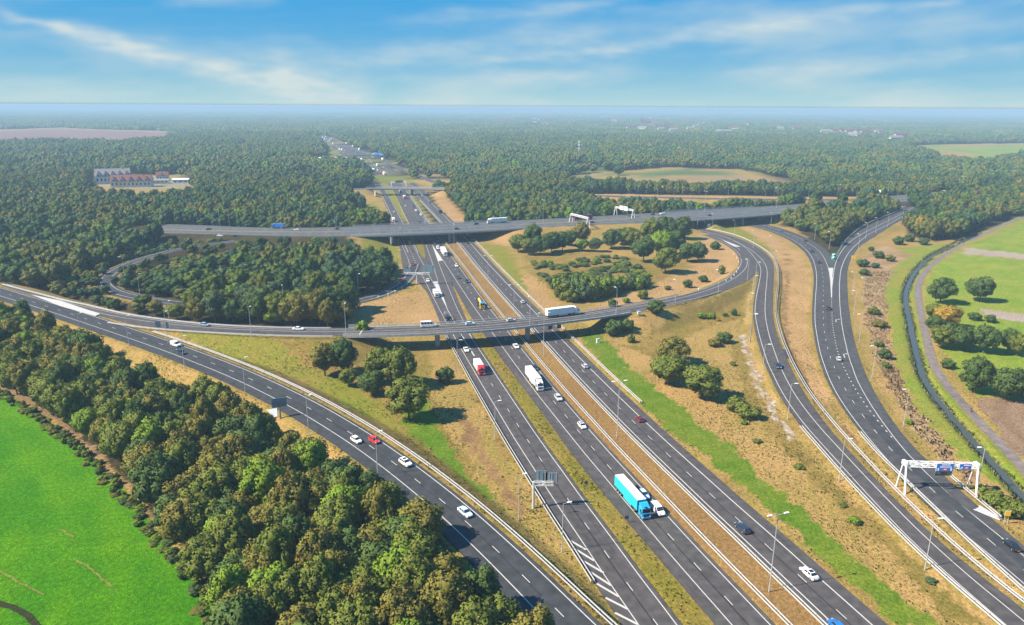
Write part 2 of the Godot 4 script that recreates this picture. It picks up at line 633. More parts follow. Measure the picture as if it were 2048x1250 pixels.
func turn_arrow(mb: MB, at: Vector3, d: Dictionary, lift: float) -> void:
	var s := road_s(d, at)
	var a := point_at(d, 0.0, s - 2)
	var b := point_at(d, 0.0, s + 2)
	var f := (a - b).normalized()          # arrows point away from the viewer
	var r := Vector3(-f.z, 0, f.x)
	paint_line(mb, PackedVector3Array([at - f * 3, at + f * 1.6]), 0.35, lift)
	paint_line(mb, PackedVector3Array([at + f * 1.6 - r * 0.1, at + f * 2.4 + r * 1.0]), 0.35, lift)
	var tip := at + f * 2.4 + r * 1.0
	var q := PackedVector2Array()
	for e in [tip + r * 0.9 + f * 0.2, tip - f * 0.7, tip + f * 0.9]: q.append(Vector2(e.x, e.z))
	mb.sheet(q, at.y + lift)

func flat(a: Array) -> PackedVector2Array:
	var out := PackedVector2Array()
	for i in range(0, a.size(), 2): out.append(Vector2(a[i], a[i + 1]))
	return out

# ------------------------------------------------------------------ the ground
func tier(x0: float, x1: float, z0: float, z1: float, cell: float) -> Dictionary:
	var nx := int(round((x1 - x0) / cell)) + 1
	var nz := int(round((z1 - z0) / cell)) + 1
	var fill := PackedFloat32Array()
	var cut := PackedFloat32Array()
	var edge := PackedFloat32Array()
	var zone := PackedInt32Array()
	fill.resize(nx * nz)
	cut.resize(nx * nz)
	edge.resize(nx * nz)
	zone.resize(nx * nz)
	fill.fill(-50.0)
	cut.fill(50.0)
	edge.fill(60.0)
	zone.fill(-1)
	return {"x0": x0, "x1": x1, "z0": z0, "z1": z1, "c": cell, "nx": nx, "nz": nz, "fill": fill, "cut": cut, "edge": edge, "zone": zone}

func stamp(t: Dictionary) -> void:
	var fill: PackedFloat32Array = t.fill
	var cut: PackedFloat32Array = t.cut
	var edge: PackedFloat32Array = t.edge
	var c: float = t.c
	for called in RD:
		var d: Dictionary = RD[called]
		var bridges := []
		var asph = null
		for f in d.f:
			if f.k == "bridge": bridges.append([f.s0, f.s1])
			if f.k == "asph" and asph == null: asph = f
		if called in ["far overpass", "distant overpass"] and t.c < 3: continue
		var last := -10.0
		for i in d.P.size():
			var s: float = d.S[i]
			if s - last < maxf(2.0, c * 0.8): continue
			last = s
			var on_bridge := false
			for b in bridges:
				if s > b[0] and s < b[1]: on_bridge = true
			if on_bridge: continue
			var lo := offset_at(asph.l, d.K[i])
			var ro := offset_at(asph.r, d.K[i])
			var p: Vector3 = d.P[i] + d.N[i] * (lo + ro) * 0.5
			var hw := absf(lo - ro) * 0.5
			var h := p.y
			var reach := hw + (4.0 if called == "ditch" else 7.0 + maxf(0.0, h) * 2.4)
			if p.x < t.x0 - reach or p.x > t.x1 + reach or p.z < t.z0 - reach or p.z > t.z1 + reach: continue
			var i0 := maxi(0, int(ceil((p.x - reach - t.x0) / c)))
			var i1 := mini(t.nx - 1, int((p.x + reach - t.x0) / c))
			var j0 := maxi(0, int(ceil((p.z - reach - t.z0) / c)))
			var j1 := mini(t.nz - 1, int((p.z + reach - t.z0) / c))
			var ditch: bool = called == "ditch"
			var path: bool = called == "cycle path"
			for j in range(j0, j1 + 1):
				var dz: float = t.z0 + j * c - p.z
				var row: int = j * t.nx
				for k in range(i0, i1 + 1):
					var dx: float = t.x0 + k * c - p.x
					var e := sqrt(dx * dx + dz * dz) - hw
					if e > reach - hw: continue
					var q := row + k
					var cu := h - 0.3 + maxf(0.0, e - 0.8) * 0.6
					if cu < cut[q]: cut[q] = cu
					if ditch: continue
					var fi := h - 0.3 - maxf(0.0, e - 1.6) * 0.45
					if fi > fill[q]: fill[q] = fi
					if not path and e < edge[q]: edge[q] = e
	t.fill = fill
	t.cut = cut
	t.edge = edge

func base_height(x: float, z: float) -> float:
	return 0.0 if z > -300 else broad_n.get_noise_2d(x * 0.2, z * 0.2) * 1.5 * clampf((-z - 300) / 500.0, 0, 1)

func height_in(t: Dictionary, q: int, x: float, z: float) -> float:
	var b := base_height(x, z) + grain_n.get_noise_2d(x * 0.35, z * 0.35) * 0.12
	return minf(maxf(b, t.fill[q]), t.cut[q])

func ground_at(x: float, z: float) -> float:
	for t in tiers:
		if x >= t.x0 and x < t.x1 and z >= t.z0 and z < t.z1:
			var fx: float = (x - t.x0) / t.c
			var fz: float = (z - t.z0) / t.c
			var q: int = mini(int(fz), t.nz - 2) * t.nx + mini(int(fx), t.nx - 2)
			return height_in(t, q, x, z)
	return base_height(x, z)

const SOIL := {   # two tones each, real-world base colours
	"straw": [0.53, 0.34, 0.125, 0.40, 0.295, 0.08], "dry": [0.49, 0.315, 0.11, 0.36, 0.28, 0.07], "olive": [0.27, 0.215, 0.045, 0.37, 0.25, 0.075],
	"olivegreen": [0.25, 0.225, 0.03, 0.34, 0.25, 0.055], "lush": [0.12, 0.235, 0.012, 0.2, 0.27, 0.025], "dirt": [0.29, 0.185, 0.085, 0.23, 0.15, 0.07],
	"tracks": [0.27, 0.17, 0.075, 0.4, 0.24, 0.1], "yellowgreen": [0.25, 0.28, 0.03, 0.31, 0.27, 0.05], "sand": [0.58, 0.365, 0.165, 0.46, 0.295, 0.115],
	"chalk": [0.62, 0.54, 0.45, 0.36, 0.25, 0.13], "weeds": [0.37, 0.235, 0.12, 0.5, 0.345, 0.18], "bank": [0.25, 0.34, 0.03, 0.34, 0.32, 0.055],
	"pasture": [0.23, 0.35, 0.03, 0.33, 0.38, 0.05], "plough": [0.36, 0.24, 0.15, 0.3, 0.2, 0.125], "paletrack": [0.52, 0.43, 0.36, 0.45, 0.36, 0.28],
	"field": [0.06, 0.25, 0.001, 0.11, 0.31, 0.001], "sandpath": [0.38, 0.25, 0.14, 0.26, 0.17, 0.08], "heath": [0.3, 0.16, 0.15, 0.36, 0.21, 0.17],
	"tan": [0.4, 0.28, 0.16, 0.36, 0.27, 0.13], "palefield": [0.36, 0.34, 0.17, 0.3, 0.29, 0.14], "croft": [0.13, 0.2, 0.06, 0.19, 0.24, 0.08], "pale": [0.42, 0.38, 0.28, 0.3, 0.28, 0.16],
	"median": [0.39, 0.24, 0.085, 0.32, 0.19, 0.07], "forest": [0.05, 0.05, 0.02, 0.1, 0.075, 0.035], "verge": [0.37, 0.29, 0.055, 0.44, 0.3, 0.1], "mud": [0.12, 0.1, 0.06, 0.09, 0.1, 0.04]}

func paint_zones(t: Dictionary) -> void:
	var zone: PackedInt32Array = t.zone
	var c: float = t.c
	for zi in ZONES.size():
		var poly := flat(ZONES[zi][1])
		var box := Rect2(poly[0], Vector2.ZERO)
		for q in poly: box = box.expand(q)
		var i0 := maxi(0, int((box.position.x - 2 - t.x0) / c))
		var i1 := mini(t.nx - 1, int((box.end.x + 2 - t.x0) / c) + 1)
		var j0 := maxi(0, int((box.position.y - 2 - t.z0) / c))
		var j1 := mini(t.nz - 1, int((box.end.y + 2 - t.z0) / c) + 1)
		var crisp: bool = ZONES[zi][0] in ["field", "paletrack", "median", "olivegreen", "heath"]
		for j in range(j0, j1 + 1):
			for i in range(i0, i1 + 1):
				var x: float = t.x0 + i * c
				var z: float = t.z0 + j * c
				var w := 0.4 if crisp else 2.6
				var p := Vector2(x + grain_n.get_noise_2d(x, z) * w, z + grain_n.get_noise_2d(z + 90, x - 40) * w)
				if Geometry2D.is_point_in_polygon(p, poly): zone[j * t.nx + i] = zi
	t.zone = zone

func inside(p: Vector2, list: Array) -> int:
	for k in list.size():
		var e: Array = list[k]
		if e[2].has_point(p) and Geometry2D.is_point_in_polygon(p, e[1]): return k
	return -1

var core: PackedVector2Array
var wood_polys := []
var clear_polys := []
func boxed(list: Array) -> Array:
	var out := []
	for e in list:
		var poly := flat(e[1])
		var box := Rect2(poly[0], Vector2.ZERO)
		for q in poly: box = box.expand(q)
		out.append([e[0], poly, box])
	return out

func is_wood(p: Vector2) -> bool:
	if inside(p, wood_polys) >= 0: return true
	if Geometry2D.is_point_in_polygon(p, core): return false
	return inside(p, clear_polys) < 0

func road_gap(x: float, z: float) -> float:
	if not RG.has_point(Vector2(x, z)): return 60.0
	var w := int(RG.size.x / 8)
	return rgrid[mini(int((z - RG.position.y) / 8), int(RG.size.y / 8) - 1) * w + mini(int((x - RG.position.x) / 8), w - 1)]

func ground() -> void:
	grain_n.seed = 5
	grain_n.frequency = 0.11
	grain_n.fractal_octaves = 3
	broad_n.seed = 8
	broad_n.frequency = 0.016
	broad_n.fractal_octaves = 4
	woods_n.seed = 21
	woods_n.frequency = 0.006
	core = flat(CORE)
	wood_polys = boxed(WOODS)
	clear_polys = boxed(CLEARINGS)
	# gaps to roads on a coarse grid
	var w := int(RG.size.x / 8)
	var hh := int(RG.size.y / 8)
	rgrid.resize(w * hh)
	rgrid.fill(60.0)
	for called in RD:
		var d: Dictionary = RD[called]
		var asph = null
		for f in d.f:
			if f.k == "asph": asph = f
		for i in d.P.size():
			var lo := offset_at(asph.l, d.K[i])
			var ro := offset_at(asph.r, d.K[i])
			var p: Vector3 = d.P[i] + d.N[i] * (lo + ro) * 0.5
			var hw := absf(lo - ro) * 0.5
			var a := int((p.x - RG.position.x) / 8)
			var b := int((p.z - RG.position.y) / 8)
			for j in range(maxi(0, b - 5), mini(hh, b + 6)):
				for k in range(maxi(0, a - 5), mini(w, a + 6)):
					var e := Vector2(RG.position.x + k * 8 + 4 - p.x, RG.position.y + j * 8 + 4 - p.z).length() - hw
					if e < rgrid[j * w + k]: rgrid[j * w + k] = e
	tiers = [tier(-200, 210, -272, -60, 1.0), tier(-330, 350, -444, -268, 1.6), tier(-1000, 900, -1000, -434, 5.0), tier(-3000, 3000, -4200, -980, 40.0)]
	var mb := MB.new()
	for ti in tiers.size():
		var t: Dictionary = tiers[ti]
		if ti < 3: stamp(t)
		paint_zones(t)
		var k0 := mb.v.size()
		for j in t.nz:
			for i in t.nx:
				var q: int = j * t.nx + i
				var x: float = t.x0 + i * t.c
				var z: float = t.z0 + j * t.c
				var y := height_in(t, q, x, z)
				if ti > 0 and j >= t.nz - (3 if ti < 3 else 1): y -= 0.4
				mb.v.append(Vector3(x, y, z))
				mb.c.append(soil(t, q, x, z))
		for j in t.nz:
			for i in t.nx:
				var a := mb.v[k0 + j * t.nx + maxi(i - 1, 0)]
				var b := mb.v[k0 + j * t.nx + mini(i + 1, t.nx - 1)]
				var e := mb.v[k0 + maxi(j - 1, 0) * t.nx + i]
				var f := mb.v[k0 + mini(j + 1, t.nz - 1) * t.nx + i]
				mb.n.append((f - e).cross(b - a).normalized())
		for j in t.nz - 1:
			for i in t.nx - 1:
				var q: int = k0 + j * t.nx + i
				mb.ix.append_array(PackedInt32Array([q, q + 1, q + t.nx, q + 1, q + t.nx + 1, q + t.nx]))
	# the plain beyond, and under everything
	var far := [Vector3(-16000, -2.0, -11500), Vector3(16000, -2.0, -11500), Vector3(16000, -2.0, 3000), Vector3(-16000, -2.0, 3000)]
	var k1 := mb.v.size()
	for p in far:
		mb.v.append(p)
		mb.n.append(Vector3.UP)
		mb.c.append(Color(0.06, 0.07, 0.03))
	mb.ix.append_array(PackedInt32Array([k1, k1 + 1, k1 + 2, k1, k1 + 2, k1 + 3]))
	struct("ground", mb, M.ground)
	var isl := MB.new()
	isl.sheet(flat(ISLAND), 0.24)
	for i in isl.v.size(): isl.c.append(Color(0.36, 0.31, 0.05))
	struct("ground", isl, M.ground)
	# worn wheel lines in the bright field and a muddy runnel in its corner
	var worn_tracks := MB.new()
	for k in FIELD_TRACKS.size():
		var q: Array = FIELD_TRACKS[k]
		var line := PackedVector3Array()
		for i in range(0, q.size() - 2, 2):
			for z in 6:
				var p := Vector2(lerpf(q[i], q[i + 2], z / 6.0), lerpf(q[i + 1], q[i + 3], z / 6.0))
				line.append(Vector3(p.x + grain_n.get_noise_2d(p.x * 3, p.y * 3) * 0.5, ground_at(p.x, p.y) + 0.14, p.y))
		paint_line(worn_tracks, line, 1.3 if k == 3 else 0.42, 0.0)
		while worn_tracks.c.size() < worn_tracks.v.size(): worn_tracks.c.append(Color(0.07, 0.075, 0.03) if k == 3 else Color(0.36, 0.38, 0.08))
	struct("field_track", worn_tracks, M.ground)

func soil(t: Dictionary, q: int, x: float, z: float) -> Color:
	var e: float = t.edge[q]
	var called := "straw"
	var zi: int = t.zone[q]
	var n1 := grain_n.get_noise_2d(x * 1.7, z * 1.7)
	var n2 := broad_n.get_noise_2d(x * 2.0, z * 2.0)
	if zi >= 0:
		called = ZONES[zi][0]
	elif t.c > 2.0 or z > -1e9:
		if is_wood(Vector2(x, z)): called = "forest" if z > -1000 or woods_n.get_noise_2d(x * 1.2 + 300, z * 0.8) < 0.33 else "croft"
		elif t.c > 3.0 or n2 > 0.1: called = "dry"
	var verge := 2.2 + n2 * 2.5
	if e < verge and called in ["straw", "dry", "sand", "weeds", "tracks", "forest", "chalk"] and t.c < 3.0:
		called = "verge" if n2 + n1 * 0.5 < 0.22 else "olive"
	if t.cut[q] < -0.45: called = "mud" if t.cut[q] < -0.68 else "bank"
	var s: Array = SOIL[called]
	var f := clampf(0.5 + n1 * 0.55 + n2 * 0.95, 0, 1)
	if called == "chalk": f = clampf(0.5 + grain_n.get_noise_2d(x * 5.0, z * 1.6) * 2.2, 0, 1)
	if called in ["straw", "dry", "sand", "olive"]:      # mown swaths and wheel ruts along the slope
		var u := x * 0.93 + z * 0.28
		f = clampf(f + 0.34 * sin(u * 1.7 + n2 * 4.0) * clampf(0.5 + n2, 0, 1), 0, 1)
	if called == "field":      # cutting rows that follow the field's long edge, thinner spots
		var row := Vector2(x + 262, z + 52).length()
		f = clampf(0.42 + n2 * 0.9 + 0.22 * sin(row * 0.62 + n2 * 1.5) + 0.2 * sin(row * 0.17), 0, 1)
	if called == "plough":
		f = clampf(0.5 + 0.5 * sin(Vector2(x - 200, z + 205).length() * 0.8 + n1), 0, 1)
	var k := 1.38 * (1.0 + n1 * 0.14)      # the grain textures multiply below one
	return Color(lerpf(s[0], s[3], f) * k, lerpf(s[1], s[4], f) * k, lerpf(s[2], s[5], f) * k)

# ------------------------------------------------------------------ trees
# A crown: leaf sprays spread over overlapping round masses, each spray a small face of its own tone.
func crown(seed_: int, r: float, tall: float, base: float, lobes: int, sprays: int, size: float, trunk := false, inner := 0.7) -> MB:
	var g := rnd(seed_)
	var mb := MB.new()
	var mid := Vector3(0, base + tall * 0.5, 0)
	var L := []
	for i in lobes:
		var y := 1.0 - 2.0 * (i + 0.5) / lobes
		var a := i * 2.39996 + g.randf() * 0.7
		var q := sqrt(1.0 - y * y)
		var out := g.randf_range(0.42, 0.84)
		var c := mid + Vector3(cos(a) * q * r * out, y * tall * 0.36 * g.randf_range(0.85, 1.1), sin(a) * q * r * out)
		L.append([c, r * g.randf_range(0.24, 0.5), g.randf_range(0.86, 1.14)])
	L.append([mid, r * 0.5, 1.0])
	var tones := func(k: float) -> Color:
		return Color(k * g.randf_range(0.82, 1.22), k * g.randf_range(0.86, 1.16), k * g.randf_range(0.7, 1.3))
	for l in L:
		var c: Vector3 = l[0]
		var lr: float = l[1]
		# inner mass of foliage
		var rows := 3 if lobes < 14 else 4
		var ring := 5 if lobes < 14 else 7
		var k0 := mb.v.size()
		for j in rows + 1:
			for i in ring:
				var th := PI * j / rows
				var ph := TAU * (i + 0.5 * (j % 2)) / ring
				var d := Vector3(sin(th) * cos(ph), cos(th), sin(th) * sin(ph))
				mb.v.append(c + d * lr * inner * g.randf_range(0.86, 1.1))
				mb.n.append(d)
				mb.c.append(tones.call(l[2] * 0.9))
		for j in rows:
			for i in ring:
				var i2 := (i + 1) % ring
				var a := k0 + j * ring + i
				var b := k0 + j * ring + i2
				mb.ix.append_array(PackedInt32Array([a, a + ring, b, b, a + ring, b + ring]))
		for s in sprays:
			var d := Vector3(g.randfn(), g.randfn(), g.randfn()).normalized()
			var p := c + d * lr * g.randf_range(0.78, 1.12)
			if p.y < base - 0.1: continue
			var hidden := false
			for o in L:
				if o[0] != c and p.distance_squared_to(o[0]) < o[1] * o[1] * 0.62:
					hidden = true
					break
			if hidden: continue
			var nn := (d * 0.75 + Vector3(g.randfn(), g.randfn() + 0.25, g.randfn()) * 0.42).normalized()
			var u := nn.cross(Vector3(g.randfn(), g.randfn(), g.randfn())).normalized()
			var w := nn.cross(u)
			var z := size * g.randf_range(0.6, 1.3)
			var sn := (d * 0.72 + (p - mid).normalized() * 0.25 + nn * 0.35).normalized()
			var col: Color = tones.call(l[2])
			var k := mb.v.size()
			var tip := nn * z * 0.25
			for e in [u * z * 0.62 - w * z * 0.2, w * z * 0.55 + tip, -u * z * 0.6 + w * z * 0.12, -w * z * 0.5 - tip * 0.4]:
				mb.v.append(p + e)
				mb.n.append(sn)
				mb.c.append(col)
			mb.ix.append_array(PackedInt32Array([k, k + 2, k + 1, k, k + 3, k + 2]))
	if trunk:
		var k := mb.v.size()
		mb.tube(Vector3.ZERO, Vector3(0, base + tall * 0.3, 0), 0.28, 0.16, 5, false)
		for i in range(k, mb.v.size()): mb.c.append(Color(0.55, 0.42, 0.9))
	return mb

func trunk_mb(seed_: int, h: float, r: float) -> MB:
	var g := rnd(seed_)
	var mb := MB.new()
	var top := Vector3(g.randf_range(-0.4, 0.4), h * 0.62, g.randf_range(-0.4, 0.4))
	mb.tube(Vector3(0, -0.4, 0), top, r, r * 0.45, 8)
	for i in 5:
		var a := TAU * i / 5 + g.randf()
		var s := top * g.randf_range(0.45, 0.95)
		mb.tube(s, s + Vector3(cos(a) * h * 0.22, h * g.randf_range(0.12, 0.25), sin(a) * h * 0.22), r * 0.4, r * 0.12, 5)
	return mb

var crowns := []      # detailed crowns for single trees, unit: radius 5, height 9.5 above a 3 m clear trunk
var bushes := []
var trunks := []

const BELT_MIX := ["olive", "brownolive", "olive", "deep", "brownolive", "olive", "olive", "brownolive", "fresh", "deep", "olive", "olive", "brownolive", "deep"]

func tree_protos() -> void:
	for i in 7: crowns.append(crown(100 + i, 5.0, 10.0 + (i % 3) * 0.8, 2.6, 26, 270, 0.5).done())
	for i in 4: bushes.append(crown(200 + i, 2.0, 3.6, 0.1, 13, 130, 0.3).done())
	for i in 3: trunks.append(trunk_mb(300 + i, 10.0, 0.3).done())

func plant(kind: String, leaf: String, x: float, z: float, h: float, r: float, label: String, group: String, v: int, category: String) -> void:
	var bush := kind == "bush"
	var t := thing(kind if bush else "tree", label, category, Vector3(x, ground_at(x, z) - 0.1, z), float((v * 77) % 360), group)
	var c := MeshInstance3D.new()
	c.name = "foliage" if bush else "crown"
	c.mesh = bushes[v % bushes.size()] if bush else crowns[v % crowns.size()]
	c.material_override = M["leaf_" + leaf]
	c.scale = Vector3(r / 2.0, h / 3.8, r / 2.0) if bush else Vector3(r / 5.0, h / 13.2, r / 5.0)
	t.add_child(c, true)
	if not bush:
		var k := MeshInstance3D.new()
		k.name = "trunk"
		k.mesh = trunks[v % trunks.size()]
		k.material_override = M.bark
		k.scale = Vector3(r / 5.0, h / 13.2, r / 5.0)
		t.add_child(k, true)

func single_trees() -> void:
	var i := 0
	for a in TREES:
		plant(a[0], a[1], a[2], a[3], a[4], a[5], a[6], "", i * 5 + 3, "tree" if a[0] == "tree" else "bush")
		i += 1
	# thicket of young growth in the interchange loop
	var poly := flat(THICKET)
	var g := rnd(77)
	var n := 0
	var box := Rect2(poly[0], Vector2.ZERO)
	for q in poly: box = box.expand(q)
	var z := box.end.y
	while z > box.position.y:
		var x := box.position.x
		while x < box.end.x:
			var p := Vector2(x + g.randf_range(-1.8, 1.8), z + g.randf_range(-1.8, 1.8))
			x += 4.6
			if not Geometry2D.is_point_in_polygon(p, poly) or g.randf() < 0.1: continue
			var front := clampf((p.y - box.position.y) / box.size.y, 0, 1)
			if front < 0.6 and broad_n.get_noise_2d(p.x * 2.4, p.y * 2.4) < -0.12: continue
			plant("bush", ["olive", "deep", "bluegreen", "olive", "deep", "fresh"][n % 6], p.x, p.y, (2.2 + smoothstep(0.5, 0.88, front) * 6.8) * g.randf_range(0.7, 1.25), (2.2 + smoothstep(0.5, 0.88, front) * 1.9) * g.randf_range(0.75, 1.25), "shrub of the dense thicket in the ramp loop", "shrubs of the thicket", n * 3 + 1, "shrub")
			n += 1
		z -= 4.6
	# brambles along the bright field
	var f: PackedVector2Array = flat(ZONES[field_zone()][1])
	n = 0
	for k in range(1, 8):
		var a := f[k]
		var b := f[k + 1]
		var steps := int(a.distance_to(b) / 1.5)
		for s in steps:
			var p := a.lerp(b, (s + g.randf()) / steps) + (b - a).normalized().orthogonal() * -g.randf_range(0.2, 3.2)
			plant("bush", ["deep", "olive", "fresh", "deep", "brownolive"][n % 5], p.x, p.y, g.randf_range(0.5, 2.0), g.randf_range(0.7, 1.6), "low bramble on the edge of the bright green field", "brambles along the bright field", n * 7 + 2, "bramble")
			n += 1

func field_zone() -> int:
	for i in ZONES.size():
		if ZONES[i][0] == "field": return i
	return 0

func leaf_for(x: float, z: float, g: RandomNumberGenerator) -> String:
	var n := woods_n.get_noise_2d(x * 1.6, z * 1.6)
	var u := g.randf()
	if u < 0.006: return "gold"
	if u < 0.035: return "fresh"
	if n + (u - 0.5) * 0.3 > 0.12: return "brownolive" if u > 0.45 else "olive"
	if n + (u - 0.5) * 0.3 < -0.1: return "deep" if u > 0.25 else "bluegreen"
	return "olive" if u > 0.35 else "deep"

func tint(leaf: String, g: RandomNumberGenerator) -> Color:
	var c: Color = M["leaf_" + leaf].albedo_color.srgb_to_linear()
	var k := g.randf_range(0.9, 1.1)
	return Color(c.r * k, c.g * k, c.b * k)

func scatter(called: String, mesh: Mesh, list: Array, label: String) -> void:
	if list.is_empty(): return
	var mm := MultiMesh.new()
	mm.transform_format = MultiMesh.TRANSFORM_3D
	mm.use_colors = true
	mm.mesh = mesh
	mm.instance_count = list.size()
	for i in list.size():
		mm.set_instance_transform(i, list[i][0])
		mm.set_instance_color(i, list[i][1])
	var o := MultiMeshInstance3D.new()
	o.name = numbered(called)
	o.multimesh = mm
	o.material_override = M.leaf_leafy
	add_child(o, true)
	o.set_meta("kind", "stuff")
	o.set_meta("label", label)

func spot(x: float, y: float, z: float, s: Vector3, yaw: float) -> Transform3D:
	return Transform3D(Basis(Vector3.UP, yaw) * Basis.from_scale(s), Vector3(x, y, z))

func woods() -> void:
	tree_protos()
	var g := rnd(41)
	# --- nearest trees: each one a thing of its own
	var near := []
	var low_poly := flat(LOW_GROWTH)
	var z := -64.0
	while z > -1000.0:
		var x := -0.8 * -z - 90.0
		var stop := 0.8 * -z + 90.0
		var step := 6.2 if z > -330 else 8.2
		while x < stop:
			var p := Vector2(x + g.randf_range(-2.8, 2.8), z + g.randf_range(-2.8, 2.8))
			x += step
			if not is_wood(p): continue
			var in_belt: bool = inside(p, wood_polys) == 0
			var gap := road_gap(p.x, p.y)
			if gap < (3.2 if in_belt else (3.0 if p.x < -60 and p.y > -480 else 7.0)): continue
			if Geometry2D.is_point_in_polygon(p, low_poly): continue
			var low_by := gap_to("cross motorway", p)
			if low_by < 16.0: continue
			near.append([p, p.length(), in_belt, 20.0 if low_by > 70.0 else 3.6 + low_by * 0.085])
		z -= step
	near.sort_custom(func(a, b): return a[1] < b[1])
	var mids := [[], [], []]
	var low := [crown(400, 5.0, 10.0, 2.2, 17, 105, 0.66, true, 0.8).done(), crown(401, 5.0, 10.6, 2.2, 17, 105, 0.66, true, 0.8).done(), crown(402, 5.0, 10.0, 2.2, 16, 105, 0.66, true, 0.8).done()]
	var singles := 0
	for a in near:
		var p: Vector2 = a[0]
		var leaf := leaf_for(p.x, p.y, g)
		if a[2]: leaf = BELT_MIX[int(g.randf() * 13.99)]
		var hh := g.randf_range(9.5, 15.5) if a[2] else g.randf_range(10.0, 16.5)
		hh = minf(hh, a[3] * g.randf_range(0.85, 1.15))
		var rr := minf(g.randf_range(3.6, 5.4) if a[2] else g.randf_range(4.3, 6.2), hh * 0.55)
		if singles < 290 and (a[2] or p.length() < 560) and seen(p, hh):
			if a[2]:
				plant("tree", leaf, p.x, p.y, hh, rr, "%s tree in the dense belt between bright green field and left ramp" % said(leaf), "trees of the roadside belt", singles, "tree")
			else:
				plant("tree", leaf, p.x, p.y, hh, rr, "%s tree at the near edge of the woods left of the motorway" % said(leaf) if p.x < 0 else "%s tree of the wood between the two right ramps" % said(leaf), "trees at the near edge of the woods", singles, "tree")
			singles += 1
		else:
			mids[singles % 3 if singles < 290 else int(g.randf() * 2.99)].append([spot(p.x, ground_at(p.x, p.y) - 0.2, p.y, Vector3(rr / 5.0, hh / 12.6, rr / 5.0), g.randf() * TAU), tint(leaf, g)])
	for i in 3: scatter("woodland", low[i], mids[i], "mixed woodland between and behind the roads")
	# --- farther woods
	var far := [[], []]
	z = -1000.0
	var meshes := [crown(500, 6.2, 10.2, 2.0, 13, 26, 0.95, false, 0.92).done(), crown(501, 6.4, 10.6, 1.6, 12, 26, 0.95, false, 0.92).done()]
	while z > -2500.0:
		var x := 0.78 * z - 60.0
		while x < -0.78 * z + 60.0:
			var p := Vector2(x + g.randf_range(-4.0, 4.0), z + g.randf_range(-4.0, 4.0))
			x += 9.6
			if not is_wood(p) or road_gap(p.x, p.y) < 6.0: continue
			if woods_n.get_noise_2d(p.x * 1.2 + 300, p.y * 0.8) > 0.33: continue
			var stand := broad_n.get_noise_2d(p.x * 0.35, p.y * 0.35)
			var k := g.randf_range(0.85, 1.3) + stand * 0.5
			far[int(g.randf() * 1.99)].append([spot(p.x, base_height(p.x, p.y) - 0.2, p.y, Vector3(k, k * g.randf_range(0.85, 1.1), k), g.randf() * TAU), tint(leaf_for(p.x, p.y, g), g)])
		z -= 9.6
	for i in 2: scatter("distant_woodland", meshes[i], far[i], "unbroken woodland around the distant motorway")
	# --- forest to the horizon, in patches of many crowns
	var canopy := canopy_patch(600, 42.0, 26)
	var wide := canopy_patch(601, 42.0, 26)
	var pa := []
	z = -2480.0
	while z > -5600.0:
		var x := 0.78 * z
		while x < -0.78 * z:
			var p := Vector2(x + g.randf_range(-12, 12), z + g.randf_range(-12, 12))
			x += 34.0
			if not is_wood(p): continue
			if woods_n.get_noise_2d(p.x * 0.5 + 300, p.y * 0.4) > 0.46: continue
			var k := g.randf_range(0.9, 1.2)
			pa.append([spot(p.x, -2.0, p.y, Vector3(k, g.randf_range(0.9, 1.5), k), g.randf() * TAU), tint(leaf_for(p.x * 0.3, p.y * 0.3, g), g)])
		z -= 34.0
	scatter("horizon_forest", canopy, pa, "hazy forest toward the horizon")
	pa = []
	z = -5600.0
	while z > -11400.0:
		var x := 0.78 * z
		while x < -0.78 * z:
			var p := Vector2(x + g.randf_range(-40, 40), z + g.randf_range(-40, 40))
			x += 105.0
			if woods_n.get_noise_2d(p.x * 0.2 + 300, p.y * 0.15) > 0.46: continue
			var k := g.randf_range(2.8, 3.6)
			pa.append([spot(p.x, -2.0, p.y, Vector3(k, g.randf_range(1.0, 1.6), k), g.randf() * TAU), tint(leaf_for(p.x * 0.1, p.y * 0.1, g), g)])
		z -= 105.0
	scatter("horizon_forest", wide, pa, "hazy forest at the horizon")

# distance in front of (south of) the raised motorway, so that low growth does not hide it
func gap_to(called: String, p: Vector2) -> float:
	if p.x < -250 or p.x > 60 or p.y < -640: return 99.0
	var d: Dictionary = RD[called]
	var best := 99.0
	for q in d.P:
		best = minf(best, Vector2(q.x - p.x, q.z - p.y).length() - 10.0)
	var lp: Dictionary = RD["loop ramp"]      # low growth too along the inside of the loop ramp
	for i in lp.P.size():
		if lp.S[i] < 175.0 and p.y > lp.P[i].z - 4.0: best = minf(best, 16.0 + maxf(0.0, Vector2(lp.P[i].x - p.x, lp.P[i].z - p.y).length() - 6.0) * 1.4)
	var s := 1.0 if p.y > -530 else 0.5
	return best if s == 1.0 else maxf(best * 3.0, best)

func said(leaf: String) -> String:
	return {"olive": "olive green", "brownolive": "brownish olive", "deep": "dark green", "fresh": "bright green", "bluegreen": "blue green", "gold": "golden yellow"}[leaf]

# is the crown in the frame, and big there
func seen(p: Vector2, h: float) -> bool:
	var q := Vector3(p.x, h * 0.6, p.y) - EYE
	var pitch := deg_to_rad(15.87)
	var depth := -q.z * cos(pitch) - q.y * sin(pitch)
	var up := q.y * cos(pitch) - q.z * sin(pitch)
	return depth > 0 and absf(q.x / depth) < 0.74 and absf(up / depth) < 0.46

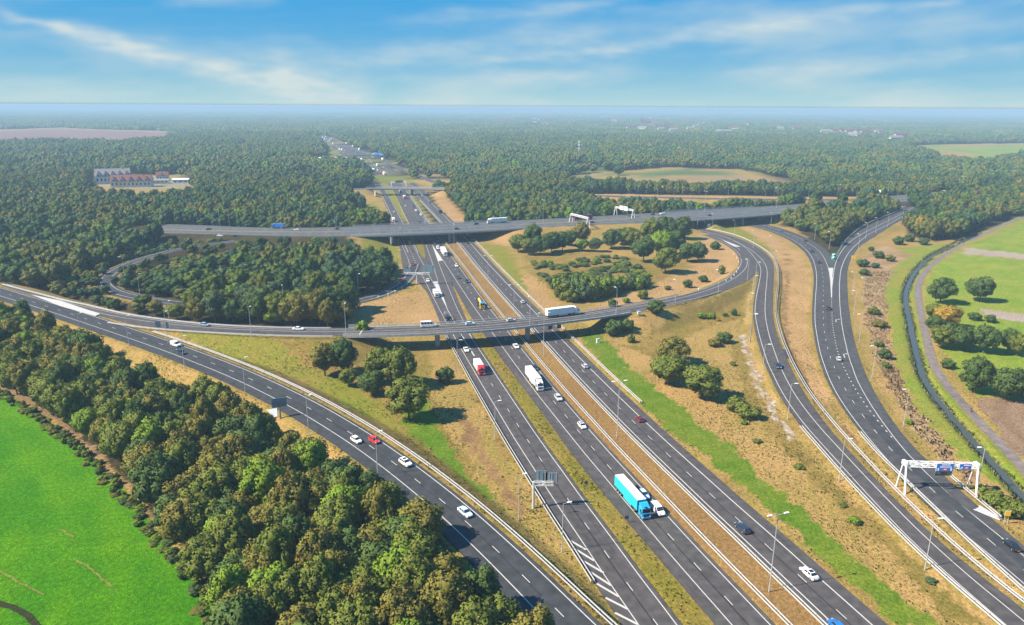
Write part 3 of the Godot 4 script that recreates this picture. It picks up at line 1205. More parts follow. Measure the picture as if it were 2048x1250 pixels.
# dry stalks and tussocks in the rough verges: too many to count
func tussocks() -> void:
	var mb := MB.new()
	var g := rnd(88)
	for i in 9:
		var a := g.randf() * TAU
		var d := Vector3(cos(a), 0, sin(a))
		var w := Vector3(-d.z, 0, d.x) * 0.16
		var b := d * g.randf_range(0.0, 0.3)
		var top := b + d * g.randf_range(0.1, 0.35) + Vector3(0, g.randf_range(0.25, 0.6), 0)
		var k := mb.v.size()
		for e in [b - w, b + w, top]:
			mb.v.append(e)
			mb.n.append((d * 0.4 + Vector3.UP).normalized())
			mb.c.append(Color.WHITE * g.randf_range(0.8, 1.15))
		mb.ix.append_array(PackedInt32Array([k, k + 1, k + 2]))
	var list := []
	for ti in 2:
		var t: Dictionary = tiers[ti]
		var n: int = [110000, 60000][ti]
		for i in n:
			var x: float = g.randf_range(t.x0, t.x1)
			var z: float = g.randf_range(t.z0, t.z1 - 4.0)
			if absf(x) > -z * 0.8 + 6.0: continue
			var q: int = int((z - t.z0) / t.c + 0.5) * t.nx + int((x - t.x0) / t.c + 0.5)
			if t.edge[q] < 0.6 or t.cut[q] < -0.6: continue
			var zi: int = t.zone[q]
			var called: String = ZONES[zi][0] if zi >= 0 else "straw"
			if called in ["field", "pasture", "plough", "paletrack", "sandpath", "chalk", "tracks", "bank", "lush", "median"]: continue
			var rough := called == "weeds" or called == "lush"
			if not rough and broad_n.get_noise_2d(x * 1.5, z * 1.5) < g.randf_range(-0.35, 0.5): continue
			var c := soil(t, q, x, z)
			var k := g.randf_range(0.62, 0.98) * (0.85 if called == "weeds" else 1.0)
			var s := g.randf_range(0.35, 0.8) * (1.7 if called == "weeds" else 1.0)
			list.append([spot(x, ground_at(x, z) - 0.03, z, Vector3(s, s * g.randf_range(0.7, 1.3), s), g.randf() * TAU), Color(c.r * k, c.g * k, c.b * k)])
	var dd: Dictionary = RD["ditch"]
	for i in 2600:      # reeds on both banks of the ditch
		var s: float = g.randf_range(0.0, dd.S[-1])
		var o := (1.5 + absf(g.randfn()) * 0.55) * (1.0 if g.randf() < 0.62 else -1.0)
		var p := point_at(dd, o, s)
		if grain_n.get_noise_2d(p.x * 0.5, p.z * 0.5) < g.randf_range(-0.5, 0.3): continue
		var k := g.randf_range(0.7, 1.2)
		var sz := g.randf_range(0.7, 1.5)
		list.append([spot(p.x, ground_at(p.x, p.z) - 0.05, p.z, Vector3(sz, sz * 1.5, sz), g.randf() * TAU), Color(0.12 * k, 0.14 * k, 0.04 * k) if g.randf() < 0.7 else Color(0.3 * k, 0.25 * k, 0.1 * k)])
	scatter("rough_grass", mb.done(), list, "dry tussocks and stalks in the rough verges")

func canopy_patch(seed_: int, side: float, n: int) -> ArrayMesh:
	var g := rnd(seed_)
	var mb := MB.new()
	for i in n:
		var c := Vector3(g.randf_range(-0.5, 0.5) * side, 0, g.randf_range(-0.5, 0.5) * side)
		var r := g.randf_range(4.0, 6.5)
		var top := g.randf_range(9.0, 14.0)
		var tone := g.randf_range(0.75, 1.25)
		var k0 := mb.v.size()
		for j in 4:
			for q in 7:
				var th := [0.12, 0.75, 1.3, 1.75][j] as float
				var ph := TAU * (q + 0.5 * (j % 2)) / 7
				var d := Vector3(sin(th) * cos(ph), cos(th), sin(th) * sin(ph))
				mb.v.append(c + Vector3(d.x * r, top - r + d.y * r - (3.0 if j == 3 else 0.0), d.z * r) * Vector3(1, 1, 1) + Vector3(g.randfn(), g.randfn(), g.randfn()) * 0.5)
				mb.n.append(d)
				var t := tone * g.randf_range(0.85, 1.15)
				mb.c.append(Color(t, t, t * g.randf_range(0.8, 1.2)))
		for j in 3:
			for q in 7:
				var q2 := (q + 1) % 7
				var a := k0 + j * 7 + q
				var b := k0 + j * 7 + q2
				mb.ix.append_array(PackedInt32Array([a, a + 7, b, b, a + 7, b + 7]))
		for q in range(1, 6): mb.ix.append_array(PackedInt32Array([k0, k0 + q, k0 + q + 1]))
	return mb.done()

# ------------------------------------------------------------------ guardrails
func rail_run(line: PackedVector3Array, label: String, group: String) -> void:
	if line.size() < 2: return
	var t := thing("guardrail", label, "guardrail", Vector3.ZERO, 0.0, group)
	# even steps
	var pts := PackedVector3Array()
	var carry := 0.0
	for i in line.size() - 1:
		var a := line[i]
		var b := line[i + 1]
		var len := a.distance_to(b)
		while carry < len:
			pts.append(a.lerp(b, carry / len))
			carry += 4.0
		carry -= len
	pts.append(line[-1])
	for side in [-1.0, 1.0]:
		var mb := MB.new()
		for i in pts.size() - 1:
			var f := (pts[i + 1] - pts[i]).normalized()
			var nn: Vector3 = Vector3(-f.z, 0, f.x).normalized() * side
			var a: Vector3 = pts[i] + nn * 0.34
			var b: Vector3 = pts[i + 1] + nn * 0.34
			var o: Vector3 = nn * 0.1
			var mid: Vector3 = (a + b) / 2 + Vector3(0, 0.62, 0) + o * 0.5
			var y0 := Vector3(0, 0.45, 0)
			var y1 := Vector3(0, 0.78, 0)
			mb.face([a + y0 + o, b + y0 + o, b + y1 + o, a + y1 + o], mid)
			mb.face([a + y1, b + y1, b + y1 + o, a + y1 + o], mid)
			mb.face([a + y0, b + y0, b + y1, a + y1], mid)
			mb.face([a + y0, b + y0, b + y0 + o, a + y0 + o], mid)
		part("beam", mb, M.steel, t)
	var posts := MB.new()
	for p in pts:
		posts.box(p + Vector3(0, 0.22, 0), Vector3(0.12, 1.0, 0.12))
	for i in range(0, pts.size() - 1):
		var f := (pts[i + 1] - pts[i]).normalized()
		var nn := Vector3(-f.z, 0, f.x).normalized()
		posts.tube(pts[i] + nn * 0.36 + Vector3(0, 0.62, 0), pts[i] - nn * 0.36 + Vector3(0, 0.62, 0), 0.07, 0.07, 4, false)
	var ps := part("post", posts, M.steel_dark, t)
	ps.set_meta("kind", "stuff")

func guardrails() -> void:
	for called in RD:
		var d: Dictionary = RD[called]
		var k := 0
		for f in d.f:
			if f.k != "guard": continue
			var line := beside(d, f.o, f.get("s0", 0.0), f.get("s1", d.S[-1]), -0.05)
			var o := offset_at(f.o, d.m / 2.0)
			var side := ("left" if o > 0 else "right") if called in ["left carriageway", "middle carriageway", "right carriageway", "middle carriageway north", "right ramp", "far right ramp"] else ("near" if o > 0 else "far")
			var where: String = {"fly-over ramp": ["before the bridge", "before the bridge", "after the bridge", "after the bridge"]}.get(called, ["", "", "", ""])[k]
			rail_run(line, ("double beam steel guardrail on the %s side of the %s %s" % [side, called, where]).strip_edges(), "guardrails")
			k += 1
	# slanted guardrail ends and crash cushions
	for a in [[RAIL_END, 35.0, "flat grey ramped guardrail end below the sign gantry"], [RAIL_END_B, 30.0, "pale ramped guardrail end behind the big panel by the left ramp"]]:
		var t := thing("guardrail_end", a[2], "guardrail end", a[0], a[1])
		var mb := MB.new()
		mb.face([Vector3(-1.5, 0.75, -2.6), Vector3(1.5, 0.75, -2.6), Vector3(0.35, 0.12, 2.8), Vector3(-0.35, 0.12, 2.8)], Vector3(0, -5, 0))
		mb.face([Vector3(-1.5, 0.7, -2.6), Vector3(1.5, 0.7, -2.6), Vector3(0.35, 0.07, 2.8), Vector3(-0.35, 0.07, 2.8)], Vector3(0, 5, 0))
		part("plate", mb, M.steel, t)
		for s in [-1.0, 1.0]:
			var r := MB.new()
			r.tube(Vector3(1.55 * s, 0.72, -2.8), Vector3(0.4 * s, 0.1, 2.9), 0.12, 0.1, 6)
			part("rail", r, M.steel, t)
			for z in [-2.4, -0.8, 0.6]:
				var p := MB.new()
				p.box(Vector3(s * (0.95 - z * 0.2), 0.2, z), Vector3(0.1, 0.8, 0.1))
				part("post", p, M.steel_dark, t)

# ------------------------------------------------------------------ bridges
func bridge(called: String, s0: float, s1: float, label: String, thick: float, piers: Array, pier_w: float, rail := true) -> void:
	var d: Dictionary = RD[called]
	var asph = null
	for f in d.f:
		if f.k == "asph" and asph == null: asph = f
	var t := thing("bridge", label, "bridge")
	var l := beside(d, asph.l, s0, s1)
	var r := beside(d, asph.r, s0, s1)
	var over := PackedVector3Array()
	var under := PackedVector3Array()
	var deck := MB.new()
	for i in l.size():
		var o := (l[i] - r[i]).normalized()
		over.append(l[i] + o * 0.9)
		under.append(r[i] - o * 0.9)
	var dn := Vector3(0, -thick, 0)
	var top := Vector3(0, -0.06, 0)
	for i in over.size() - 1:
		var mid := (over[i] + under[i + 1]) / 2 + dn / 2
		deck.face([over[i] + top, over[i + 1] + top, under[i + 1] + top, under[i] + top], mid)
		var io := (over[i] - under[i]).normalized() * 1.6
		var jo := (over[i + 1] - under[i + 1]).normalized() * 1.6
		deck.face([over[i] + dn - io, over[i + 1] + dn - jo, under[i + 1] + dn + jo, under[i] + dn + io], mid)
		for e in [[over, io, jo, -1.0], [under, io, jo, 1.0]]:
			var a: PackedVector3Array = e[0]
			var h := Vector3(0, -0.7, 0)
			deck.face([a[i] + h, a[i + 1] + h, a[i + 1] + dn + e[2] * e[3], a[i] + dn + e[1] * e[3]], mid)
	for z in [0, over.size() - 1]:
		deck.face([over[z] + top, under[z] + top, under[z] + dn, over[z] + dn], (over[over.size() / 2] + under[over.size() / 2]) / 2)
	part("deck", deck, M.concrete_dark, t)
	for e in [over, under]:
		var edge := MB.new()
		for i in e.size() - 1:
			var inward: Vector3 = ((under[i] if e == over else over[i]) - e[i]).normalized()
			var a0: Vector3 = e[i] + Vector3(0, 0.2, 0)
			var b0: Vector3 = e[i + 1] + Vector3(0, 0.2, 0)
			var h := Vector3(0, -0.95, 0)
			var w: Vector3 = inward * 0.55
			var mid: Vector3 = (a0 + b0) / 2 + h / 2 + w / 2
			edge.face([a0 - w * 0.1, b0 - w * 0.1, b0 + h - w * 0.1, a0 + h - w * 0.1], mid)
			edge.face([a0 - w * 0.1, b0 - w * 0.1, b0 + w, a0 + w], mid)
			edge.face([a0 + w, b0 + w, b0 + h + w, a0 + h + w], mid)
		part("edge_beam", edge, M.concrete, t)
		if not rail: continue
		var bars := MB.new()
		var posts := MB.new()
		for i in e.size() - 1:
			for y in [0.55, 0.85, 1.2]:
				bars.tube(e[i] + Vector3(0, y, 0), e[i + 1] + Vector3(0, y, 0), 0.05 if y < 1.1 else 0.075, 0.05 if y < 1.1 else 0.075, 5, false)
			for q in 2: posts.box(e[i].lerp(e[i + 1], q * 0.5) + Vector3(0, 0.68, 0), Vector3(0.1, 1.05, 0.1))
		part("railing", bars, M.steel, t)
		var ps := part("railing_post", posts, M.steel, t)
		ps.set_meta("kind", "stuff")
	for p in piers:
		var s := road_s(d, p)
		var head := point_at(d, 0.0, s)
		var mb := MB.new()
		var base := Vector3(p.x, ground_at(p.x, p.z) - 0.5, p.z)
		mb.t = Transform3D(Basis(Vector3.UP, atan2(d.N[0].x, d.N[0].z)), base)
		var ph := head.y - thick - base.y + 0.05
		if pier_w < 3.5: mb.prism(PackedVector2Array([Vector2(0.75, pier_w / 2 - 0.5), Vector2(0.3, pier_w / 2), Vector2(-0.3, pier_w / 2), Vector2(-0.75, pier_w / 2 - 0.5), Vector2(-0.75, -pier_w / 2 + 0.5), Vector2(-0.3, -pier_w / 2), Vector2(0.3, -pier_w / 2), Vector2(0.75, -pier_w / 2 + 0.5)]), 0, ph, 0.0, 1)
		else: mb.cbox(Vector3(0, ph / 2, 0), Vector3(1.2, ph, pier_w), 0.1)
		part("pier", mb, M.concrete, t)
	# abutments: a wall and a paved slope under each end
	for z in [0, over.size() - 1]:
		var k := 1 if z == 0 else -1
		var f: Vector3 = (over[z + k * 2] - over[z]).normalized()
		var mb := MB.new()
		var a := over[z] + dn
		var b := under[z] + dn
		var low := Vector3(0, -(over[z].y - thick) - 0.2, 0)
		mb.face([a, b, b + low, a + low], (a + b) / 2 - f * 5)
		var run := f * (over[z].y - thick) * 1.5
		mb.face([a - f * 0.5 + Vector3(0, -1.0, 0), b - f * 0.5 + Vector3(0, -1.0, 0), b + low + run, a + low + run], (a + b) / 2 - f * 5 + low)
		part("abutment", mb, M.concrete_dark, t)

func bridges() -> void:
	var b := []
	for f in RD["fly-over ramp"].f:
		if f.k == "bridge": bridge("fly-over ramp", f.s0, f.s1, "slender curved fly-over bridge with steel railings carrying the white lorry", 1.25, [PIER_A, PIER_B], 2.6)
	var k := 0
	for f in RD["cross motorway"].f:
		if f.k == "bridge":
			bridge("cross motorway", f.s0, f.s1, ["broad concrete bridge crossing all three carriageways", "right part of broad concrete bridge over the two right ramps"][k], 1.6, [[PIERC_A, PIERC_B], [PIERC_C, PIERC_D]][k], 6.0)
			k += 1
	for f in RD["far overpass"].f:
		if f.k == "bridge": bridge("far overpass", f.s0, f.s1, "far narrow overpass with a dark lorry beneath", 1.5, [PIERF_A, PIERF_B], 4.0)
	for f in RD["distant overpass"].f:
		if f.k == "bridge": bridge("distant overpass", f.s0, f.s1, "most distant overpass, beside the blue gantry", 1.5, [], 4.0, false)

# ------------------------------------------------------------------ lamps
func lamps() -> void:
	var protos := {}
	for a in LAMPS:
		var arms: int = a[0]
		var h: float = a[4]
		var at := Vector3(a[1], a[3] if a[3] > 4.0 else maxf(ground_at(a[1], a[2]), a[3] * 0.5) - 0.1, a[2])
		if protos.has(arms):
			again(protos[arms], "street_lamp", at, a[5], a[6], "lamp posts along the roads")
			continue
		var t := thing("street_lamp", a[6], "street lamp", at, a[5], "lamp posts along the roads")
		var pole := MB.new()
		pole.tube(Vector3.ZERO, Vector3(0, 1.6, 0), 0.14, 0.14, 10)
		pole.tube(Vector3(0, 1.6, 0), Vector3(0, h, 0), 0.11, 0.06, 10)
		part("pole", pole, M.lamp_grey, t)
		for s in ([1.0] if arms == 1 else [1.0, -1.0]):
			var arm := MB.new()
			var reach := 1.0 if arms == 1 else 1.5
			arm.tube(Vector3(0, h - 0.05, 0), Vector3(0, h + 0.12, s * reach), 0.06, 0.05, 6)
			part("arm", arm, M.lamp_grey, t)
			var head := MB.new()
			head.cbox(Vector3(0, h + 0.16, s * (reach + 0.5)), Vector3(0.42, 0.2, 1.15), 0.06)
			part("lamp_head", head, M.lamp_head, t)
		protos[arms] = t

# ------------------------------------------------------------------ vehicles
func wheel(parent: Node3D, at: Vector3, r: float, w: float) -> void:
	var mb := MB.new()
	mb.tube(at - Vector3(w / 2, 0, 0), at + Vector3(w / 2, 0, 0), r, r, 14)
	var tyre := part("wheel", mb, M.tyre, parent)
	var rim := MB.new()
	var s := signf(at.x)
	rim.tube(at + Vector3(s * w * 0.3, 0, 0), at + Vector3(s * (w / 2 + 0.012), 0, 0), r * 0.64, r * 0.58, 10)
	part("rim", rim, M.rim, tyre)

func pane(parent: Node3D, called: String, pts: Array, mid: Vector3, m: Material) -> void:
	var mb := MB.new()
	var ctr := Vector3.ZERO
	for p in pts: ctr += p
	ctr /= pts.size()
	var nn: Vector3 = (pts[1] - pts[0]).cross(pts[2] - pts[0]).normalized()
	if nn.dot(ctr - mid) < 0: nn = -nn
	var up := []
	for p in pts: up.append(ctr + (p - ctr) * 0.93 + nn * 0.025)
	mb.face(up, mid)
	part(called, mb, m, parent)

# side outlines as (along, up) pairs; the front looks towards -z
const CARS := {
	"hatch": {"w": 1.76, "low": [-2.02, 0.3, 1.95, 0.3, 2.02, 0.62, 1.9, 0.98, -0.85, 0.96, -1.85, 0.76, -2.08, 0.56], "cab": [-1.0, 0.94, 1.88, 0.96, 1.5, 1.44, 1.15, 1.5, -0.1, 1.5, -0.35, 1.44], "axle": [-1.3, 1.28], "r": 0.33},
	"sedan": {"w": 1.8, "low": [-2.3, 0.3, 2.25, 0.3, 2.34, 0.66, 2.2, 0.98, -0.95, 0.94, -2.1, 0.76, -2.36, 0.56], "cab": [-1.05, 0.92, 1.7, 0.96, 1.05, 1.4, 0.75, 1.46, -0.15, 1.46, -0.4, 1.4], "axle": [-1.42, 1.38], "r": 0.33},
	"wagon": {"w": 1.82, "low": [-2.3, 0.3, 2.25, 0.3, 2.34, 0.66, 2.26, 1.0, -0.95, 0.95, -2.1, 0.76, -2.36, 0.56], "cab": [-1.05, 0.93, 2.24, 0.98, 1.85, 1.44, 1.6, 1.5, -0.15, 1.5, -0.4, 1.44], "axle": [-1.42, 1.38], "r": 0.33},
	"suv": {"w": 1.88, "low": [-2.15, 0.36, 2.12, 0.36, 2.2, 0.74, 2.1, 1.12, -0.9, 1.1, -2.0, 0.94, -2.24, 0.68], "cab": [-1.0, 1.08, 2.06, 1.1, 1.72, 1.6, 1.45, 1.68, -0.15, 1.68, -0.4, 1.6], "axle": [-1.36, 1.34], "r": 0.37},
	"van": {"w": 1.92, "low": [-2.4, 0.34, 2.45, 0.34, 2.52, 0.8, 2.5, 1.16, -1.25, 1.14, -2.2, 0.98, -2.5, 0.66], "cab": [-1.4, 1.12, 2.48, 1.14, 2.42, 1.86, 2.3, 1.95, -0.45, 1.95, -0.7, 1.86], "axle": [-1.55, 1.5], "r": 0.35},
	"minibus": {"w": 2.05, "low": [-3.3, 0.38, 3.3, 0.38, 3.38, 0.9, 3.36, 1.4, -2.1, 1.38, -3.05, 1.15, -3.4, 0.75], "cab": [-2.25, 1.36, 3.34, 1.38, 3.26, 2.45, 3.1, 2.58, -1.1, 2.58, -1.4, 2.46], "axle": [-2.2, 2.05], "r": 0.38},
}

func pairs(a: Array) -> PackedVector2Array:
	var out := PackedVector2Array()
	for i in range(0, a.size(), 2): out.append(Vector2(a[i], a[i + 1]))
	return out

func car(kind: String, label: String, at: Vector3, yaw: float, col: String, category: String) -> Node3D:
	var s: Dictionary = CARS[kind]
	var w: float = s.w
	var t := thing("car" if not kind in ["van", "minibus"] else kind, label, category, at, yaw)
	var paint: Material = M[col]
	var mb := MB.new()
	mb.prism(pairs(s.low), -w / 2, w / 2, 0.13, 0)
	part("body", mb, paint, t)
	var sill := MB.new()
	sill.box(Vector3(0, s.low[1] - 0.06, 0), Vector3(w * 0.86, 0.16, s.low[2] * 1.8))
	part("underbody", sill, M.black_plastic, t)
	# cabin: pillars and roof in body colour, panes set on its faces
	var p := pairs(s.cab)
	var lo := w / 2 - 0.06
	var hi := w / 2 - 0.27
	if kind in ["van", "minibus"]: hi = w / 2 - 0.14
	var y0 := p[0].y
	var yt := p[3].y
	var L := []
	var R := []
	for q in p:
		var x := lerpf(lo, hi, clampf((q.y - y0) / (yt - y0), 0, 1))
		L.append(Vector3(-x, q.y, q.x))
		R.append(Vector3(x, q.y, q.x))
	var mid := Vector3(0, (y0 + yt) / 2, (p[0].x + p[1].x) / 2)
	var cab := MB.new()
	cab.face(L, mid)
	cab.face(R, mid)
	for i in p.size():
		var j := (i + 1) % p.size()
		cab.face([L[i], L[j], R[j], R[i]], mid)
	part("roof", cab, paint, t)
	pane(t, "windscreen", [L[5], R[5], R[0], L[0]], mid, M.glass)
	pane(t, "rear_window", [L[2], R[2], R[1].lerp(R[2], 0.12), L[1].lerp(L[2], 0.12)], mid, M.glass)
	for e in [L, R]:
		if kind == "van":
			var fz: float = e[0].z + 1.35
			pane(t, "side_window", [e[0] + Vector3(0, 0.05, 0.12), Vector3(e[0].x, e[0].y + 0.05, fz), Vector3(e[5].x, e[5].y - 0.12, fz), e[5] + Vector3(0, -0.12, 0.15)], mid, M.glass)
		else:
			var n := 2 if kind != "minibus" else 4
			var b0: Vector3 = e[0] + Vector3(0, 0.05, 0.1)
			var b1: Vector3 = e[1] + Vector3(0, 0.05, -0.2)
			var t0: Vector3 = e[5]
			var t1: Vector3 = e[2]
			for i in n:
				var f0 := float(i) / n + 0.015
				var f1 := float(i + 1) / n - 0.015
				pane(t, "side_window", [b0.lerp(b1, f0), b0.lerp(b1, f1), t0.lerp(t1, f1), t0.lerp(t1, f0)], mid, M.glass)
	for z in s.axle:
		for sx in [-1.0, 1.0]: wheel(t, Vector3(sx * (w / 2 - 0.1), s.r, z), s.r, 0.24)
	var fy: float = s.low[11] - 0.1
	var ry: float = s.low[7] - 0.22
	for sx in [-1.0, 1.0]:
		var hl := MB.new()
		hl.cbox(Vector3(sx * (w / 2 - 0.36), fy, s.low[12] + 0.16), Vector3(0.4, 0.16, 0.2), 0.03)
		part("headlight", hl, M.head_lamp, t)
		var tl := MB.new()
		tl.cbox(Vector3(sx * (w / 2 - 0.3), ry, s.low[4] - 0.06), Vector3(0.26, 0.2, 0.16), 0.03)
		part("tail_light", tl, M.tail_lamp, t)
		var mir := MB.new()
		mir.cbox(Vector3(sx * (w / 2 + 0.1), y0 + 0.05, p[0].x + 0.35), Vector3(0.2, 0.14, 0.12), 0.03)
		part("mirror", mir, paint, t)
	var gr := MB.new()
	gr.box(Vector3(0, s.low[13] - 0.08, s.low[12] + 0.07), Vector3(w * 0.5, 0.2, 0.1))
	part("grille", gr, M.black_plastic, t)
	var plate := MB.new()
	plate.box(Vector3(0, s.low[5] - 0.12, s.low[4] - 0.02), Vector3(0.5, 0.11, 0.05))
	part("number_plate", plate, M.sign_yellow, t)
	return t

func cab_of(t: Node3D, z0: float, paint: Material, top: float, deflector: bool) -> void:
	# a flat nosed lorry cab whose front is at z0
	var w := 2.46
	var mb := MB.new()
	mb.prism(pairs([z0 + 0.02, 0.55, z0 + 2.15, 0.55, z0 + 2.2, top - 0.1, z0 + 0.75, top, z0 + 0.42, top - 0.25, z0 + 0.1, 1.95, z0, 1.7]), -w / 2, w / 2, 0.14, 0)
	part("cab", mb, paint, t)
	if deflector:
		var d := MB.new()
		d.prism(pairs([z0 + 0.7, top - 0.08, z0 + 2.15, top - 0.1, z0 + 2.15, top + 0.72, z0 + 1.7, top + 0.66]), -w / 2 + 0.12, w / 2 - 0.12, 0.12, 0)
		part("wind_deflector", d, paint, t)
		var hatch := MB.new()
		hatch.cbox(Vector3(0, top + 0.02, z0 + 0.62), Vector3(0.8, 0.06, 0.5), 0.02)
		part("roof_hatch", hatch, M.black_plastic, t)
	var mid := Vector3(0, 1.8, z0 + 1.2)
	pane(t, "windscreen", [Vector3(-1.1, 1.95, z0 + 0.09), Vector3(1.1, 1.95, z0 + 0.09), Vector3(1.08, top - 0.4, z0 + 0.38), Vector3(-1.08, top - 0.4, z0 + 0.38)], mid, M.glass)
	var vis := MB.new()
	vis.box(Vector3(0, top - 0.3, z0 + 0.24), Vector3(2.2, 0.12, 0.4))
	part("sun_visor", vis, M.black_plastic, t)
	for s in [-1.0, 1.0]:
		pane(t, "side_window", [Vector3(s * 1.235, 1.9, z0 + 0.35), Vector3(s * 1.235, 1.9, z0 + 1.3), Vector3(s * 1.235, top - 0.45, z0 + 1.3), Vector3(s * 1.235, top - 0.45, z0 + 0.55)], mid, M.glass)
		var m := MB.new()
		m.cbox(Vector3(s * 1.48, 2.15, z0 + 0.2), Vector3(0.22, 0.7, 0.16), 0.04)
		part("mirror", m, M.black_plastic, t)
		var h := MB.new()
		h.cbox(Vector3(s * 0.95, 0.85, z0 - 0.01), Vector3(0.45, 0.22, 0.14), 0.03)
		part("headlight", h, M.head_lamp, t)
	var g := MB.new()
	g.box(Vector3(0, 1.35, z0 - 0.005), Vector3(1.5, 0.62, 0.08))
	part("grille", g, M.black_plastic, t)
	var bump := MB.new()
	bump.cbox(Vector3(0, 0.55, z0 + 0.18), Vector3(2.46, 0.42, 0.5), 0.08)
	part("bumper", bump, paint, t)

func box_of(t: Node3D, z0: float, z1: float, y0: float, y1: float, side: Material, roof: Material, called: String) -> void:
	var mb := MB.new()
	mb.cbox(Vector3(0, (y0 + y1) / 2, (z0 + z1) / 2), Vector3(2.55, y1 - y0, z1 - z0), 0.05)
	var b := part(called, mb, side, t)
	var r := MB.new()
	r.box(Vector3(0, y1 + 0.012, (z0 + z1) / 2), Vector3(2.42, 0.04, z1 - z0 - 0.12))
	part("roof", r, roof, b)
	var k := int((z1 - z0) / 1.7)
	for s in [-1.0, 1.0]:
		for i in k:
			var q := MB.new()
			q.box(Vector3(s * 1.285, (y0 + y1) / 2, z0 + (i + 0.5) * (z1 - z0) / k), Vector3(0.03, y1 - y0 - 0.16, 0.05))
			part("side_rib", q, side, b)
		var tl := MB.new()
		tl.box(Vector3(s * 1.0, y0 + 0.08, z1 + 0.02), Vector3(0.3, 0.14, 0.06))
		part("tail_light", tl, M.tail_lamp, t)

func lorry(kind: String, label: String, at: Vector3, yaw: float, col: String) -> Node3D:
	var t := thing("lorry", label, "lorry", at, yaw)
	var paint: Material = M[col]
	var chassis := MB.new()
	if kind == "semi":
		var side: Material = M.teal if col == "teal" else (M.tarp if col == "white" else M.darkred)
		cab_of(t, -8.2, M.cabblue if col == "teal" else paint, 3.15, true)
		box_of(t, -5.3, 8.2, 1.1, 3.98, side, M.tarp if col != "darkred" else M.darkred, "trailer")
		chassis.box(Vector3(0, 0.85, 0.2), Vector3(1.1, 0.35, 15.6))
		for s in [-1.0, 1.0]:
			var sk := MB.new()
			sk.box(Vector3(s * 1.2, 0.78, 0.2), Vector3(0.05, 0.6, 4.6))
			part("side_skirt", sk, side if col == "teal" else M.steel, t)
			for z in [-7.1, -3.9, 4.1, 5.4, 6.7]: wheel(t, Vector3(s * 1.08, 0.5, z), 0.5, 0.38)
	elif kind == "rigid":
		cab_of(t, -5.0, paint, 2.95, true)
		box_of(t, -2.4, 5.0, 1.05, 3.6, M.tarp if col != "blue" else M.blue, M.tarp if col != "blue" else M.blue, "box_body")
		chassis.box(Vector3(0, 0.8, 0.4), Vector3(1.1, 0.35, 9.0))
		for s in [-1.0, 1.0]:
			for z in [-3.8, 2.2, 3.5]: wheel(t, Vector3(s * 1.08, 0.5, z), 0.5, 0.36)
	elif kind == "boxvan":
		cab_of(t, -3.6, paint, 2.5, false)
		if col == "navy":
			chassis.box(Vector3(0, 1.0, 2.2), Vector3(2.3, 0.2, 4.6))
			for z in [-0.6, 1.4, 3.4]:
				for s in [-1.0, 1.0]:
					var st := MB.new()
					st.box(Vector3(s * 1.1, 1.9, z), Vector3(0.14, 1.8, 0.14))
					part("stake", st, M.steel, t)
			var hoop := MB.new()
			for z in [-0.6, 1.4, 3.4]: hoop.box(Vector3(0, 2.85, z), Vector3(2.3, 0.12, 0.12))
			for s in [-1.0, 1.0]: hoop.box(Vector3(s * 1.1, 2.84, 1.4), Vector3(0.1, 0.1, 4.2))
			part("frame", hoop, M.steel, t)
		else:
			box_of(t, -1.4, 3.6, 0.95, 3.1, M.tarp if col == "white" else paint, M.tarp if col == "white" else paint, "box_body")
		chassis.box(Vector3(0, 0.7, 0.2), Vector3(1.0, 0.3, 6.8))
		for s in [-1.0, 1.0]:
			for z in [-2.6, 2.0]: wheel(t, Vector3(s * 1.02, 0.42, z), 0.42, 0.3)
	elif kind == "mixer":
		cab_of(t, -5.2, M.yellow, 2.9, false)
		var roof := MB.new()
		roof.cbox(Vector3(0, 3.1, -4.1), Vector3(2.3, 0.5, 1.9), 0.12)
		part("cab_roof", roof, M.cabblue, t)
		var bed := MB.new()
		bed.cbox(Vector3(0, 1.3, 1.2), Vector3(2.4, 0.3, 7.6), 0.04)
		part("load_bed", bed, M.black_plastic, t)
		var boom := MB.new()
		boom.tube(Vector3(0, 2.2, -2.4), Vector3(0.1, 3.3, 3.4), 0.55, 0.7, 10)
		boom.tube(Vector3(0.1, 3.3, 3.4), Vector3(0, 2.2, 4.6), 0.7, 0.4, 10)
		part("crane_boom", boom, M.yellow, t)
		var arm := MB.new()
		arm.tube(Vector3(-0.5, 2.4, 4.2), Vector3(-0.9, 3.6, 5.4), 0.3, 0.2, 8)
		arm.cbox(Vector3(0.3, 2.6, 5.0), Vector3(1.6, 1.2, 0.7), 0.1)
		part("crane_head", arm, M.black_plastic, t)
		chassis.box(Vector3(0, 0.8, 0.4), Vector3(1.1, 0.35, 9.2))
		for s in [-1.0, 1.0]:
			for z in [-4.0, 2.4, 3.7]: wheel(t, Vector3(s * 1.08, 0.5, z), 0.5, 0.36)
	part("chassis", chassis, M.black_plastic, t)
	return t

